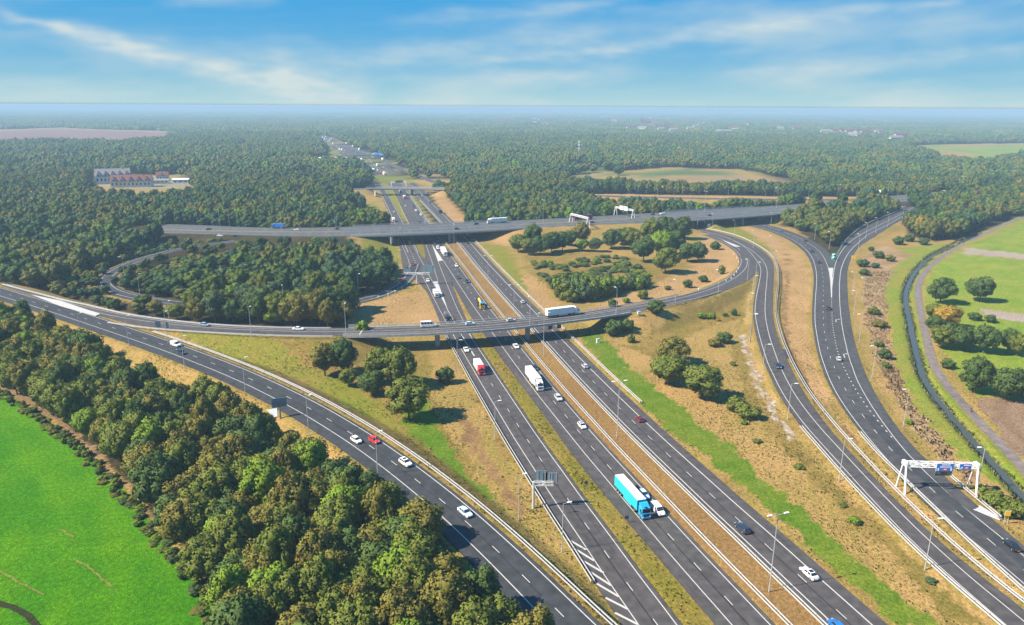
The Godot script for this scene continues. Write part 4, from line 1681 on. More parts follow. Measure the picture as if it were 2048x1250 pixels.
func vehicles() -> void:
	for a in VEHICLES:
		var at := Vector3(a[2], a[3] + 0.05, a[4])
		if a[0] in CARS:
			var c := car(a[0], a[6], at, a[5], a[1], "van" if a[0] in ["van", "minibus"] else "car")
			if "roof rack" in a[6]:
				var mb := MB.new()
				for z in [-0.2, 0.8, 1.8]: mb.box(Vector3(0, 2.06, z), Vector3(1.6, 0.06, 0.08))
				for s in [-1.0, 1.0]: mb.box(Vector3(s * 0.75, 2.05, 0.8), Vector3(0.06, 0.06, 2.3))
				part("roof_rack", mb, M.steel, c)
			if "sunroof" in a[6] or "dark glass roof" in a[6] or "dark roof glass" in a[6] or "black roof" in a[6]:
				var mb := MB.new()
				mb.box(Vector3(0, CARS[a[0]].cab[7] + 0.012, 0.45), Vector3(1.0, 0.03, 0.9))
				part("roof_glass", mb, M.glass, c)
		else:
			lorry(a[0], a[6], at, a[5], a[1])
	# the queue on the distant motorway: too small to show their parts
	var g := rnd(19)
	var shapes := []
	for k in ["hatch", "van"]:
		var mb := MB.new()
		mb.prism(pairs(CARS[k].low), -0.88, 0.88, 0.13, 0)
		mb.prism(pairs(CARS[k].cab), -0.72, 0.72, 0.1, 0)
		shapes.append(mb.done())
	var big := MB.new()
	big.cbox(Vector3(0, 2.3, 1.2), Vector3(2.5, 3.4, 13), 0.1)
	big.cbox(Vector3(0, 1.8, -6.6), Vector3(2.4, 2.8, 2.2), 0.2)
	shapes.append(big.done())
	var jobs := [["middle carriageway north", 300.0, 1480.0, 1.0, 46, [7.0, 3.4, 0.0, -4.0]], ["right carriageway north", 300.0, 1600.0, -1.0, 26, [2.8, -2.4]], ["exit lanes", 330.0, 1100.0, -1.0, 12, [1.9, -1.9]], ["middle carriageway north", 1490.0, 1700.0, 1.0, 16, [6.5, 3.0, -0.8]]]
	for jb in jobs:
		var d: Dictionary = RD[jb[0]]
		for i in jb[4]:
			var s: float = lerpf(jb[1], jb[2], (i + g.randf_range(0.1, 0.9)) / jb[4])
			var o: float = jb[5][i % jb[5].size()]
			var p := point_at(d, o, s)
			var q := point_at(d, o, s + 4.0)
			var f: Vector3 = (q - p).normalized() * jb[3]
			var u := g.randf()
			var kind := 0 if u < 0.72 else (1 if u < 0.86 else 2)
			var m := MeshInstance3D.new()
			m.name = numbered("distant_car" if kind < 2 else "distant_lorry")
			m.mesh = shapes[kind]
			m.material_override = M[["white", "silver", "navy", "black", "white", "silverblue", "black", "red"][int(g.randf() * 7.99)] if kind < 2 else "tarp"]
			m.position = p + Vector3(0, 0.06, 0)
			m.rotation.y = atan2(-f.x, -f.z)
			add_child(m, true)
			tag(m, "tiny %s in the far traffic on the %s near the horizon" % ["car" if kind < 2 else "white lorry", jb[0]], "car" if kind < 2 else "lorry", "traffic on the distant motorway")

# ------------------------------------------------------------------ signs
func bar(mb: MB, a: Vector3, b: Vector3, r := 0.06) -> void:
	mb.tube(a, b, r, r, 6)

func truss(a: Vector3, b: Vector3, h: float, w: float, mb: MB) -> void:
	var f := (b - a).normalized()
	var s := f.cross(Vector3.UP).normalized() * w / 2
	var n := maxi(3, int(a.distance_to(b) / 1.5))
	var c := [s, -s, s - Vector3(0, h, 0), -s - Vector3(0, h, 0)]
	for k in c: bar(mb, a + k, b + k, 0.1)
	for i in n:
		var p := a.lerp(b, float(i) / n)
		var q := a.lerp(b, float(i + 1) / n)
		for e in [[0, 2], [1, 3], [0, 1], [2, 3]]:
			bar(mb, p + c[e[i % 2]], q + c[e[1 - i % 2]], 0.055)
			bar(mb, p + c[e[0]], p + c[e[1]], 0.05)

func words(t: Node3D, text: String, size: float, at: Vector3, m: Material) -> void:
	var tm := TextMesh.new()
	var f := SystemFont.new()
	f.font_names = PackedStringArray(["Droid Sans"])
	f.font_weight = 700
	tm.font = f
	tm.text = text
	tm.font_size = 32
	tm.pixel_size = size / 32.0
	tm.depth = 0.03
	var o := MeshInstance3D.new()
	o.name = "lettering"
	o.mesh = tm
	o.material_override = m
	o.position = at
	t.add_child(o, true)

func up_arrow(t: Node3D, at: Vector3, s: float, tilt: float) -> void:
	var mb := MB.new()
	mb.t = Transform3D(Basis(Vector3.BACK, tilt), at)
	mb.prism(pairs([0.0, s * 0.6, -s * 0.42, 0.0, s * 0.42, 0.0]), 0, 0.03, 0.0, 2)
	mb.prism(pairs([-s * 0.16, 0.02, -s * 0.16, -s * 0.6, s * 0.16, -s * 0.6, s * 0.16, 0.02]), 0, 0.03, 0.0, 2)
	part("arrow", mb, M.sign_white, t)

func panel(t: Node3D, called: String, c: Vector3, w: float, h: float, face_m: Material, back: Material, rim := true) -> Node3D:
	var mb := MB.new()
	mb.cbox(c, Vector3(w, h, 0.1), 0.0)
	var b := part(called, mb, back, t)
	if rim:
		var r := MB.new()
		r.cbox(c + Vector3(0, 0, 0.06), Vector3(w - 0.04, h - 0.04, 0.03), 0.0)
		part("border", r, M.sign_white, b)
	var f := MB.new()
	f.cbox(c + Vector3(0, 0, 0.085), Vector3(w - 0.2, h - 0.2, 0.03), 0.0)
	part("face", f, face_m, b)
	return b

func signs() -> void:
	# --- gantry over the far right ramp
	var l: Vector3 = (GANTRY_LF + GANTRY_LB) / 2
	var r: Vector3 = (GANTRY_RF + GANTRY_RB) / 2
	var top := 8.4
	var t := thing("sign_gantry", "white lattice gantry with two blue direction signs over the far right ramp", "gantry", Vector3((l.x + r.x) / 2, 0, (l.z + r.z) / 2))
	var o := t.position
	for e in [[GANTRY_LF, l], [GANTRY_LB, l], [GANTRY_RF, r], [GANTRY_RB, r]]:
		var leg := MB.new()
		var head: Vector3 = Vector3(e[1].x, top - 0.4, e[1].z + (0.7 if e[0].z > e[1].z else -0.7)) - o
		leg.tube(e[0] - o - Vector3(0, 0.6, 0), head, 0.3 if e[0].z > e[1].z else 0.2, 0.24 if e[0].z > e[1].z else 0.17, 10)
		part("leg", leg, M.sign_white, t)
	for e in [l, r]:
		var k := MB.new()
		k.cbox(Vector3(e.x, top - 0.3, e.z) - o, Vector3(0.9, 1.3, 1.9), 0.15)
		part("corner", k, M.sign_white, t)
	var tr := MB.new()
	truss(Vector3(l.x, top, l.z) - o, Vector3(r.x, top, r.z) - o, 1.1, 1.3, tr)
	part("truss", tr, M.sign_white, t)
	var sx := 0.36
	var big := thing("direction_sign", "large blue direction sign with two arrows hanging on the white gantry", "sign", o + Vector3(0.6, top - 0.75, 1.0))
	panel(big, "panel", Vector3(0, 0, 0), 4.6, 2.3, M.sign_blue, M.steel)
	words(big, "Utrecht", 0.62, Vector3(0.2, 0.72, 0.11), M.sign_white)
	words(big, "Hilversum", 0.62, Vector3(0.2, 0.12, 0.11), M.sign_white)
	var red := MB.new()
	red.cbox(Vector3(0.1, -0.6, 0.1), Vector3(1.25, 0.55, 0.03), 0.0)
	part("road_number_plate", red, M.sign_red, big)
	words(big, "A27", 0.44, Vector3(0.1, -0.6, 0.125), M.sign_white)
	up_arrow(big, Vector3(-1.7, -0.6, 0.11), 0.75, 0.0)
	up_arrow(big, Vector3(1.7, -0.6, 0.11), 0.75, 0.0)
	var small := thing("direction_sign", "smaller blue direction sign with slanted arrow on the white gantry", "sign", o + Vector3(5.9, top - 0.55, 1.0))
	panel(small, "panel", Vector3(0, 0, 0), 3.2, 1.75, M.sign_blue, M.steel)
	words(small, "Almere", 0.56, Vector3(0.5, 0.42, 0.11), M.sign_white)
	var red2 := MB.new()
	red2.cbox(Vector3(0.35, -0.35, 0.1), Vector3(1.15, 0.5, 0.03), 0.0)
	part("road_number_plate", red2, M.sign_red, small)
	words(small, "A27", 0.42, Vector3(0.35, -0.35, 0.125), M.sign_white)
	up_arrow(small, Vector3(-0.95, -0.35, 0.11), 0.7, -0.8)
	var vms := thing("matrix_sign", "black unlit matrix sign under the large blue direction sign", "sign", o + Vector3(0.5, top - 2.6, 0.9))
	panel(vms, "housing", Vector3(0, 0, 0), 4.5, 1.25, M.black_plastic, M.steel_dark, false)
	for i in 3:
		var c := MB.new()
		c.cbox(Vector3(-1.45 + i * 1.45, 0, 0.12), Vector3(1.3, 0.95, 0.04), 0.0)
		part("display", c, M.glass if i != 1 else M.black_plastic, vms)
	# --- cantilever sign seen from behind, left carriageway
	cantilever(CANTI_BASE + Vector3(0, 0, 0), 7.6, 0.0, [[0.5, 3.2, 3.0], [2.4, 2.6, 1.9], [4.2, 2.6, 1.9]], "cantilever sign with three panels seen from behind, left carriageway", 5.0, 1.0)
	# --- sign at the split: two arms
	cantilever(JUNC_POST, 7.0, 0.0, [[-7.6, 2.6, 4.4], [3.4, 4.6, 6.6]], "grey two-armed cantilever sign over the loop ramp exit, seen from behind", 7.5, 0.0)
	# --- big panel on one mast beside the left ramp
	var bb := thing("direction_sign", "grey backed panel on a single mast between belt trees and left ramp", "sign", BILL_BASE, 20.0)
	var mast := MB.new()
	mast.tube(Vector3(0, -1.5, 0), Vector3(0, 6.4, 0), 0.28, 0.24, 10)
	part("mast", mast, M.steel_dark, bb)
	var back := MB.new()
	back.box(Vector3(0, 5.6, 0.36), Vector3(4.4, 3.0, 0.12))
	part("panel", back, M.sign_back, bb)
	for x in [-1.4, 0.0, 1.4]:
		var rib := MB.new()
		rib.box(Vector3(x, 5.6, 0.47), Vector3(0.14, 2.9, 0.1))
		part("rib", rib, M.steel_dark, bb)
	for y in [4.9, 6.3]:
		var rib := MB.new()
		rib.box(Vector3(0, y, 0.55), Vector3(4.2, 0.14, 0.08))
		part("rib", rib, M.steel_dark, bb)
	# --- boards at the ramp nose
	for e in [[NOSE_SIGN, 2.0, "dark upright board at the nose between left ramp and fly-over ramp"], [NOSE_SIGN_B, 1.2, "smaller dark board behind the nose between the two left ramps"]]:
		var n := thing("exit_board", e[2], "sign", e[0], 25.0)
		for s in [-1.0, 1.0]:
			var p := MB.new()
			p.tube(Vector3(s * e[1] * 0.35, -0.5, 0), Vector3(s * e[1] * 0.35, 3.2, 0), 0.07, 0.07, 6)
			part("post", p, M.steel_dark, n)
		panel(n, "board", Vector3(0, 2.3, 0.12), e[1], 2.6, M.sign_back, M.steel_dark, false)
	# --- green marker with chevrons where two ramps meet
	var cm := thing("chevron_marker", "green marker with two white chevrons at the nose of two ramps", "sign", CHEVRON_NOSE, -10.0)
	var body := MB.new()
	var half := PackedVector2Array()
	for i in 9:
		var a := PI * i / 8
		half.append(Vector2(cos(a) * 1.5, sin(a) * 1.0))
	body.prism(half, 0.0, 4.2, 0.0, 1)
	part("body", body, M.sign_green, cm)
	for i in 2:
		for s in [-1.0, 1.0]:
			var ch := MB.new()
			ch.t = Transform3D(Basis(Vector3.UP, s * 0.62), Vector3(s * 0.66, 0.9 + i * 1.9, 0.98))
			ch.prism(pairs([0.66, 0.0, 0.66, 0.7, -0.66, 1.5, -0.66, 0.8] if s > 0 else [-0.66, 0.0, -0.66, 0.7, 0.66, 1.5, 0.66, 0.8]), -0.02, 0.06, 0.0, 2)
			part("chevron", ch, M.sign_white, cm)
	# --- yellow boards
	for e in [[YELLOW_A, 3.0, 2.4, "yellow detour board on a post where the right branch merges"], [YELLOW_B, 2.6, 1.9, "orange yellow board beside the loop ramp exit"], [YELLOW_C, 1.5, 1.5, "yellow board on a post at the right edge beside a bush"]]:
		var y := thing("yellow_sign", e[3], "sign", e[0])
		for s in [-1.0, 1.0]:
			var p := MB.new()
			p.tube(Vector3(s * e[1] * 0.3, -0.5, 0), Vector3(s * e[1] * 0.3, 2.2, 0), 0.06, 0.06, 6)
			part("post", p, M.steel, y)
		panel(y, "board", Vector3(0, 2.2 + e[2] * 0.4, 0.1), e[1], e[2], M.sign_yellow, M.steel, false)
	# --- little blue markers in the verge
	for e in [[MARKER_A, "small dark blue round sign on the grass strip beside the turquoise lorry"], [MARKER_B, "low blue marker plate at the edge of the middle carriageway"]]:
		var y := thing("marker_sign", e[1], "sign", e[0])
		var p := MB.new()
		p.tube(Vector3(0, -0.3, 0), Vector3(0, 1.6, 0), 0.05, 0.05, 6)
		part("post", p, M.steel_dark, y)
		var q := MB.new()
		q.tube(Vector3(0, 1.6, 0.05), Vector3(0, 1.6, 0.12), 0.55, 0.55, 16)
		part("plate", q, M.navy, y)
	# --- matrix boards on bridge edges, seen from behind
	var k := 0
	for e in [[MATRIX_A, "left of two black signal boxes on the fly-over railing"], [MATRIX_B, "right of two black signal boxes on the fly-over railing"], [Vector3(160, 8.2, -597), "left signal box on the right part of the concrete bridge"], [Vector3(163, 8.2, -598), "second signal box on the right part of the concrete bridge"], [Vector3(209, 8.2, -612), "third signal box on the right part of the concrete bridge"], [Vector3(212.5, 8.2, -613), "rightmost signal box on the right part of the concrete bridge"], [Vector3(-37, 8.3, -521), "left of two signal boxes above the middle carriageway"], [Vector3(-32.6, 8.3, -522), "right of two signal boxes above the middle carriageway"]]:
		var b := thing("signal_box", e[1], "signal", e[0], 15.0)
		var q := MB.new()
		q.cbox(Vector3(0, -0.1, 0.3), Vector3(1.9, 1.7, 0.5), 0.05)
		part("housing", q, M.black_plastic, b)
		var br := MB.new()
		br.box(Vector3(0, 0.3, -0.1), Vector3(0.2, 0.15, 0.7))
		br.box(Vector3(0, -0.5, -0.1), Vector3(0.2, 0.15, 0.7))
		part("bracket", br, M.steel_dark, b)
	# --- gantries on the cross motorway and far away
	gantry(LOWGANTRY_A, LOWGANTRY_B, 7.0, "low white gantry without panels over the cross motorway", 0)
	gantry(HIGHGANTRY_A, HIGHGANTRY_B, 7.4, "white gantry carrying white panels over the cross motorway", 1)
	gantry(FARGANTRY_A, FARGANTRY_B, 7.4, "pale gantry with grey boards behind the far overpass", 2)
	gantry(BLUEGANTRY_A, BLUEGANTRY_B, 9.0, "distant gantry with blue boards at the distant overpass", 3)
	var rs := thing("direction_sign", "white backed sign on two legs beside the cross motorway, right", "sign", RIGHTSIGN, -35.0)
	for s in [-1.0, 1.0]:
		var p := MB.new()
		p.tube(Vector3(s * 1.5, -1, 0), Vector3(s * 1.5, 6.0, 0), 0.16, 0.16, 8)
		part("post", p, M.sign_white, rs)
	panel(rs, "panel", Vector3(0.4, 5.2, 0.2), 5.0, 2.8, M.sign_white, M.sign_white, false)

func cantilever(base: Vector3, h: float, yaw: float, panels: Array, label: String, arm: float, lo: float) -> void:
	var t := thing("cantilever_sign", label, "sign", base, yaw)
	var post := MB.new()
	post.tube(Vector3(0, -0.5, 0), Vector3(0, h, 0), 0.36, 0.3, 12)
	part("post", post, M.steel, t)
	var tr := MB.new()
	truss(Vector3(-arm if lo == 0.0 else 0.2, h - 0.1, 0), Vector3(arm, h - 0.1, 0), 0.9, 0.7, tr)
	part("arm", tr, M.steel, t)
	for p in panels:
		var mb := MB.new()
		var c := Vector3(p[0] + p[2] / 2, h + p[1] / 2 - 0.4, -0.5)
		mb.box(c, Vector3(p[2] - 0.08, p[1], 0.1))
		var b := part("panel", mb, M.sign_back, t)
		for i in 2:
			var r := MB.new()
			r.box(c + Vector3((i - 0.5) * p[2] * 0.6, -0.2, 0.1), Vector3(0.1, p[1] + 0.4, 0.1))
			part("rib", r, M.steel, b)

func gantry(a: Vector3, b: Vector3, h: float, label: String, kind: int) -> void:
	var mid := (a + b) / 2
	var t := thing("sign_gantry", label, "gantry", Vector3(mid.x, a.y, mid.z))
	var f := (b - a).normalized()
	var s := f.cross(Vector3.UP).normalized()
	for e in [a, b]:
		for k in [-1.0, 1.0]:
			var mb := MB.new()
			var p: Vector3 = e - t.position
			mb.tube(p + s * k * 2.0 - Vector3(0, 1.2, 0), p + s * k * 0.5 + Vector3(0, h - 0.4, 0), 0.24, 0.2, 8)
			part("leg", mb, M.sign_white, t)
	var tr := MB.new()
	truss(a - t.position + Vector3(0, h, 0), b - t.position + Vector3(0, h, 0), 1.2, 1.2, tr)
	part("truss", tr, M.sign_white, t)
	if kind == 0: return
	var yaw := atan2(s.x, s.z)
	if s.z < 0: yaw += PI
	for i in 2:
		var mb := MB.new()
		mb.t = Transform3D(Basis(Vector3.UP, yaw), (a.lerp(b, [0.38, 0.62][i]) - t.position) + Vector3(0, h - 0.3, 0))
		mb.box(Vector3(0, 0.2, 0.9), Vector3(a.distance_to(b) * [0.0, 0.2, 0.3, 0.4][kind], [0, 3.4, 3.0, 5.0][kind], 0.14))
		part("panel", mb, [M.sign_white, M.sign_white, M.sign_back, M.sign_blue][kind], t)

# ------------------------------------------------------------------ buildings
func house(called: String, label: String, category: String, at: Vector3, yaw: float, w: float, d: float, wall_h: float, roof_h: float, walls: Material, roof: Material, dormers: int, cols: int) -> Node3D:
	var t := thing(called, label, category, at, yaw)
	var mb := MB.new()
	mb.box(Vector3(0, wall_h / 2 - 0.5, 0), Vector3(w, wall_h + 1.0, d))
	# gables
	for s in [-1.0, 1.0]:
		mb.face([Vector3(s * w / 2, wall_h, -d / 2), Vector3(s * w / 2, wall_h, d / 2), Vector3(s * w / 2, wall_h + roof_h, 0)], Vector3.ZERO)
	part("wall", mb, walls, t)
	var r := MB.new()
	var e := 0.5
	for s in [-1.0, 1.0]:
		var q := Vector3(0, 0.25, s * 0.1)
		r.face([Vector3(-w / 2 - e, wall_h - 0.3, s * (d / 2 + e)), Vector3(w / 2 + e, wall_h - 0.3, s * (d / 2 + e)), Vector3(w / 2 + e, wall_h + roof_h + 0.1, 0), Vector3(-w / 2 - e, wall_h + roof_h + 0.1, 0)], Vector3(0, 0, 0))
		r.face([Vector3(-w / 2 - e, wall_h - 0.1, s * (d / 2 + e)) + q, Vector3(w / 2 + e, wall_h - 0.1, s * (d / 2 + e)) + q, Vector3(w / 2 + e, wall_h + roof_h + 0.3, 0), Vector3(-w / 2 - e, wall_h + roof_h + 0.3, 0)], Vector3(0, 0, 0))
	var rf := part("roof", r, roof, t)
	var ch := MB.new()
	ch.box(Vector3(w * 0.3, wall_h + roof_h + 0.3, 0), Vector3(0.9, 1.6, 0.9))
	part("chimney", ch, M.roof_red, rf)
	for i in cols:
		var x := (i + 0.5) / cols * w - w / 2
		var wd := MB.new()
		wd.box(Vector3(x, wall_h * 0.5, d / 2 + 0.03), Vector3(w / cols * 0.45, wall_h * 0.42, 0.08))
		part("window", wd, M.glass, t)
	for i in dormers:
		var x := (i + 0.5) / dormers * w - w / 2
		var dm := MB.new()
		var fz := d * 0.5 + 0.35
		var dw := minf(2.4, w / dormers * 0.36)
		var top := wall_h + roof_h * 0.72
		dm.face([Vector3(x - dw, wall_h - 0.4, fz), Vector3(x + dw, wall_h - 0.4, fz), Vector3(x + dw, wall_h + roof_h * 0.1, fz), Vector3(x, top, fz), Vector3(x - dw, wall_h + roof_h * 0.1, fz)], Vector3(x, wall_h, 0))
		var gb := part("gable", dm, walls, t)
		var dr := MB.new()
		for s in [-1.0, 1.0]: dr.face([Vector3(x, top + 0.15, fz + 0.2), Vector3(x + s * (dw + 0.3), wall_h + roof_h * 0.08, fz + 0.2), Vector3(x + s * (dw + 0.3), wall_h + roof_h * 0.08, d * 0.2), Vector3(x, top + 0.15, d * 0.12)], Vector3(x, wall_h - 3, 0))
		part("gable_roof", dr, roof, gb)
		var wn := MB.new()
		wn.box(Vector3(x, wall_h + roof_h * 0.14, fz + 0.03), Vector3(dw * 0.9, roof_h * 0.3, 0.08))
		part("window", wn, M.glass, gb)
	return t

func buildings() -> void:
	house("hotel_wing", "taller left wing of the long white building in the woods, greyish roof", "building", HOTEL + Vector3(-4, 0, -3), 24.0, 40, 15, 9.0, 9.0, M.brick_white, M.roof_grey, 5, 9)
	house("hotel_wing", "lower right wing of the long white building, dark red roof", "building", HOTEL_B + Vector3(4, 0, 4), 14.0, 46, 14, 7.0, 7.0, M.brick_white, M.roof_red, 5, 10)
	house("house", "small white house with red roof among the left woods", "house", HOUSE, 20.0, 15, 10, 6.0, 5.0, M.brick_white, M.roof_red, 1, 4)
	house("shed", "long low white shed below the small white house", "shed", SHED_A, 12.0, 20, 8, 3.4, 2.0, M.brick_white, M.roof_grey, 0, 4)
	house("shed", "pale flat roofed shed right of the small white house", "shed", SHED_B, 8.0, 20, 9, 4.6, 1.4, M.brick_white, M.tarp, 0, 3)
	house("service_station", "white service area building beside the distant motorway", "building", STATION, 10.0, 60, 14, 5.0, 1.6, M.brick_white, M.tarp, 0, 9)
	house("service_station", "second white roof of the service area, with cars", "building", STATION + Vector3(-48, 0, 12), 10.0, 26, 12, 5.0, 1.4, M.brick_white, M.tarp, 0, 4)
	var g := rnd(66)
	for i in range(0, VILLAGE.size(), 2):
		var white := g.randf() < 0.4
		var w := g.randf_range(16, 40)
		var t := thing("house", "tiny %s house of the village scattered in the hazy forest" % ("white" if white else "red roofed"), "house", Vector3(VILLAGE[i], 9.0, VILLAGE[i + 1]), g.randf_range(-30, 30), "houses of the distant village")
		var mb := MB.new()
		mb.box(Vector3(0, 2, 0), Vector3(w, 14, 12))
		part("wall", mb, M.brick_white, t)
		var r := MB.new()
		r.prism(pairs([7.0, 9.0, -7.0, 9.0, 0.0, 15.5]), -w / 2 - 0.5, w / 2 + 0.5, 0.0, 0)
		part("roof", r, M.roof_grey if white else M.roof_red, t)
	var c := thing("church", "red church with a pointed tower on the hazy horizon", "church", CHURCH)
	var nave := MB.new()
	nave.box(Vector3(22, 10, 0), Vector3(48, 22, 18))
	part("nave", nave, M.roof_red, c)
	var nr := MB.new()
	nr.prism(pairs([10.0, 21.0, -10.0, 21.0, 0.0, 33.0]), -3, 47, 0.0, 0)
	part("roof", nr, M.roof_red, c)
	var tw := MB.new()
	tw.box(Vector3(-8, 17, 0), Vector3(9, 36, 9))
	part("tower", tw, M.roof_red, c)
	var sp := MB.new()
	sp.tube(Vector3(-8, 35, 0), Vector3(-8, 58, 0), 5.5, 0.2, 8)
	part("spire", sp, M.roof_grey, c)
	var m := thing("telecom_mast", "white telecom mast with three antenna rings above the far forest", "mast", MAST)
	var pole := MB.new()
	pole.tube(Vector3.ZERO, Vector3(0, 34, 0), 0.9, 0.6, 8)
	part("pole", pole, M.steel, m)
	for y in [20.0, 26.5, 32.5]:
		for k in 3:
			var a := MB.new()
			var an := TAU * k / 3 + 0.5
			a.box(Vector3(cos(an) * 1.5, y, sin(an) * 1.5), Vector3(1.3, 3.6, 1.3))
			part("antenna", a, M.sign_white, m)

# ------------------------------------------------------------------ small things
func small_things() -> void:
	for e in [[CABINET_A, 1.4, 2.0, "grey utility cabinet on the grass beside the fly-over end"], [CABINET_B, 2.6, 3.0, "pale cabinet under the concrete bridge between two ramps"], [CABINET_C, 1.6, 1.2, "white cabinet beside the ramp guardrail right of the fly-over"]]:
		var t := thing("utility_cabinet", e[3], "cabinet", Vector3(e[0].x, ground_at(e[0].x, e[0].z) - 0.1, e[0].z), 15.0)
		var b := MB.new()
		b.cbox(Vector3(0, e[2] / 2, 0), Vector3(e[1], e[2], 0.9), 0.04)
		part("body", b, M.brick_white, t)
		var lid := MB.new()
		lid.cbox(Vector3(0, e[2] + 0.05, 0), Vector3(e[1] + 0.14, 0.1, 1.04), 0.02)
		part("lid", lid, M.steel, t)
		for s in [-1.0, 1.0]:
			var d := MB.new()
			d.box(Vector3(s * e[1] * 0.24, e[2] * 0.52, 0.46), Vector3(e[1] * 0.44, e[2] * 0.82, 0.04))
			part("door", d, M.sign_white, t)
	var w := thing("notice_board", "white upright board beside the cycle path at the grove", "sign", WHITE_BOARD, 40.0)
	var wb := MB.new()
	wb.box(Vector3(0, 1.7, 0), Vector3(1.8, 2.2, 0.1))
	part("board", wb, M.sign_white, w)
	for s in [-1.0, 1.0]:
		var p := MB.new()
		p.tube(Vector3(s * 0.8, -0.3, 0), Vector3(s * 0.8, 1.6, 0), 0.06, 0.06, 6)
		part("post", p, M.bark, w)
	for i in range(0, BOLLARDS.size(), 2):
		var x: float = BOLLARDS[i]
		var z: float = BOLLARDS[i + 1]
		var t := thing("marker_post", "white marker post along the outer edge of the loop ramp" if x < 0 else "white marker post inside the bend of the fly-over ramp", "marker post", Vector3(x, ground_at(x, z) - 0.1, z), 0.0, "white marker posts at bends")
		var b := MB.new()
		b.prism(pairs([0.22, 0.0, 0.22, 1.2, -0.1, 1.45, -0.22, 1.3, -0.22, 0.0]), -0.16, 0.16, 0.0, 0)
		part("post", b, M.sign_white, t)
		var s := MB.new()
		s.box(Vector3(0, 1.0, 0), Vector3(0.34, 0.16, 0.46))
		part("reflector", s, M.black_plastic, t)
	cyclist()

# a rider on a bicycle, one skin for the body
func cyclist() -> void:
	var yaw := -38.0
	var b := thing("bicycle", "dark bicycle ridden along the cycle path", "bicycle", CYCLIST, yaw)
	for z in [-0.55, 0.52]:
		var ty := MB.new()
		for i in 16:
			var a := TAU * i / 16
			var c := TAU * (i + 1) / 16
			ty.tube(Vector3(0, 0.36 + sin(a) * 0.34, z + cos(a) * 0.34), Vector3(0, 0.36 + sin(c) * 0.34, z + cos(c) * 0.34), 0.025, 0.025, 5, false)
		for i in 6:
			var a := TAU * i / 6
			ty.tube(Vector3(0, 0.36, z), Vector3(0, 0.36 + sin(a) * 0.34, z + cos(a) * 0.34), 0.008, 0.008, 3, false)
		part("wheel", ty, M.tyre, b)
	var fr := MB.new()
	for e in [[Vector3(0, 0.36, 0.52), Vector3(0, 0.4, 0.08)], [Vector3(0, 0.4, 0.08), Vector3(0, 0.88, 0.2)], [Vector3(0, 0.36, 0.52), Vector3(0, 0.8, 0.18)], [Vector3(0, 0.4, 0.08), Vector3(0, 0.8, -0.38)], [Vector3(0, 0.78, 0.17), Vector3(0, 0.84, -0.38)], [Vector3(0, 0.36, -0.55), Vector3(0, 1.0, -0.36)]]:
		fr.tube(e[0], e[1], 0.022, 0.022, 6)
	part("frame", fr, M.navy, b)
	var hb := MB.new()
	hb.tube(Vector3(-0.28, 1.02, -0.28), Vector3(0.28, 1.02, -0.28), 0.018, 0.018, 6)
	hb.tube(Vector3(0, 1.0, -0.36), Vector3(0, 1.02, -0.28), 0.018, 0.018, 6)
	part("handlebar", hb, M.steel_dark, b)
	var sd := MB.new()
	sd.cbox(Vector3(0, 0.92, 0.22), Vector3(0.17, 0.07, 0.27), 0.03)
	part("saddle", sd, M.black_plastic, b)
	# rider: bones as (from, to, radius, radius), joined smoothly on a grid
	var hip := Vector3(0, 1.0, 0.2)
	var neck := Vector3(0, 1.52, -0.06)
	var bones := [[hip, neck - Vector3(0, 0.1, 0), 0.15, 0.17], [neck - Vector3(0, 0.08, -0.02), neck + Vector3(0, 0.08, -0.02), 0.065, 0.06]]
	for s in [-1.0, 1.0]:
		var sh := Vector3(s * 0.18, 1.42, -0.04)
		var el := Vector3(s * 0.27, 1.18, -0.14)
		bones.append([Vector3(0, 1.4, -0.02), sh, 0.13, 0.085])
		bones.append([sh, el, 0.07, 0.052])
		bones.append([el, Vector3(s * 0.24, 1.05, -0.28), 0.05, 0.036])
		var kn := Vector3(s * 0.11, 0.86 if s > 0 else 0.72, -0.22)
		var an := Vector3(s * 0.1, 0.46 if s > 0 else 0.26, 0.06)
		bones.append([hip + Vector3(s * 0.08, -0.02, 0), kn, 0.1, 0.07])
		bones.append([kn, an, 0.066, 0.045])
		bones.append([an, an + Vector3(0, -0.07, -0.17), 0.045, 0.035])
	var rider := thing("person", "cyclist in dark clothes leaning to the handlebar on the path", "person", CYCLIST, yaw)
	part("body", skin_of(bones, 0.022), M.jacket, rider)
	var head := [[neck + Vector3(0, 0.12, -0.03), neck + Vector3(0, 0.22, -0.04), 0.075, 0.092], [neck + Vector3(0, 0.13, -0.1), neck + Vector3(0, 0.16, -0.12), 0.03, 0.022]]
	part("head", skin_of(head, 0.012), M.skin, rider)
	var hair := [[neck + Vector3(0, 0.2, 0.02), neck + Vector3(0, 0.27, -0.02), 0.085, 0.09]]
	part("hair", skin_of(hair, 0.014), M.hair, rider)
	for s in [-1.0, 1.0]:
		var w := Vector3(s * 0.24, 1.05, -0.28)
		var hd := [[w, w + Vector3(0, -0.005, -0.06), 0.03, 0.032]]
		for i in 4:
			var q := w + Vector3(s * 0.012 + (i - 1.5) * 0.02, 0.0, -0.065)
			hd.append([q, q + Vector3(0, -0.02, -0.03 - 0.004 * (i % 2)), 0.009, 0.008])
			hd.append([q + Vector3(0, -0.02, -0.03), q + Vector3(0, -0.05, -0.015), 0.009, 0.007])
		hd.append([w + Vector3(-s * 0.02, 0, -0.02), w + Vector3(-s * 0.05, -0.03, -0.05), 0.011, 0.009])
		part("hand", skin_of(hd, 0.006), M.skin, rider)

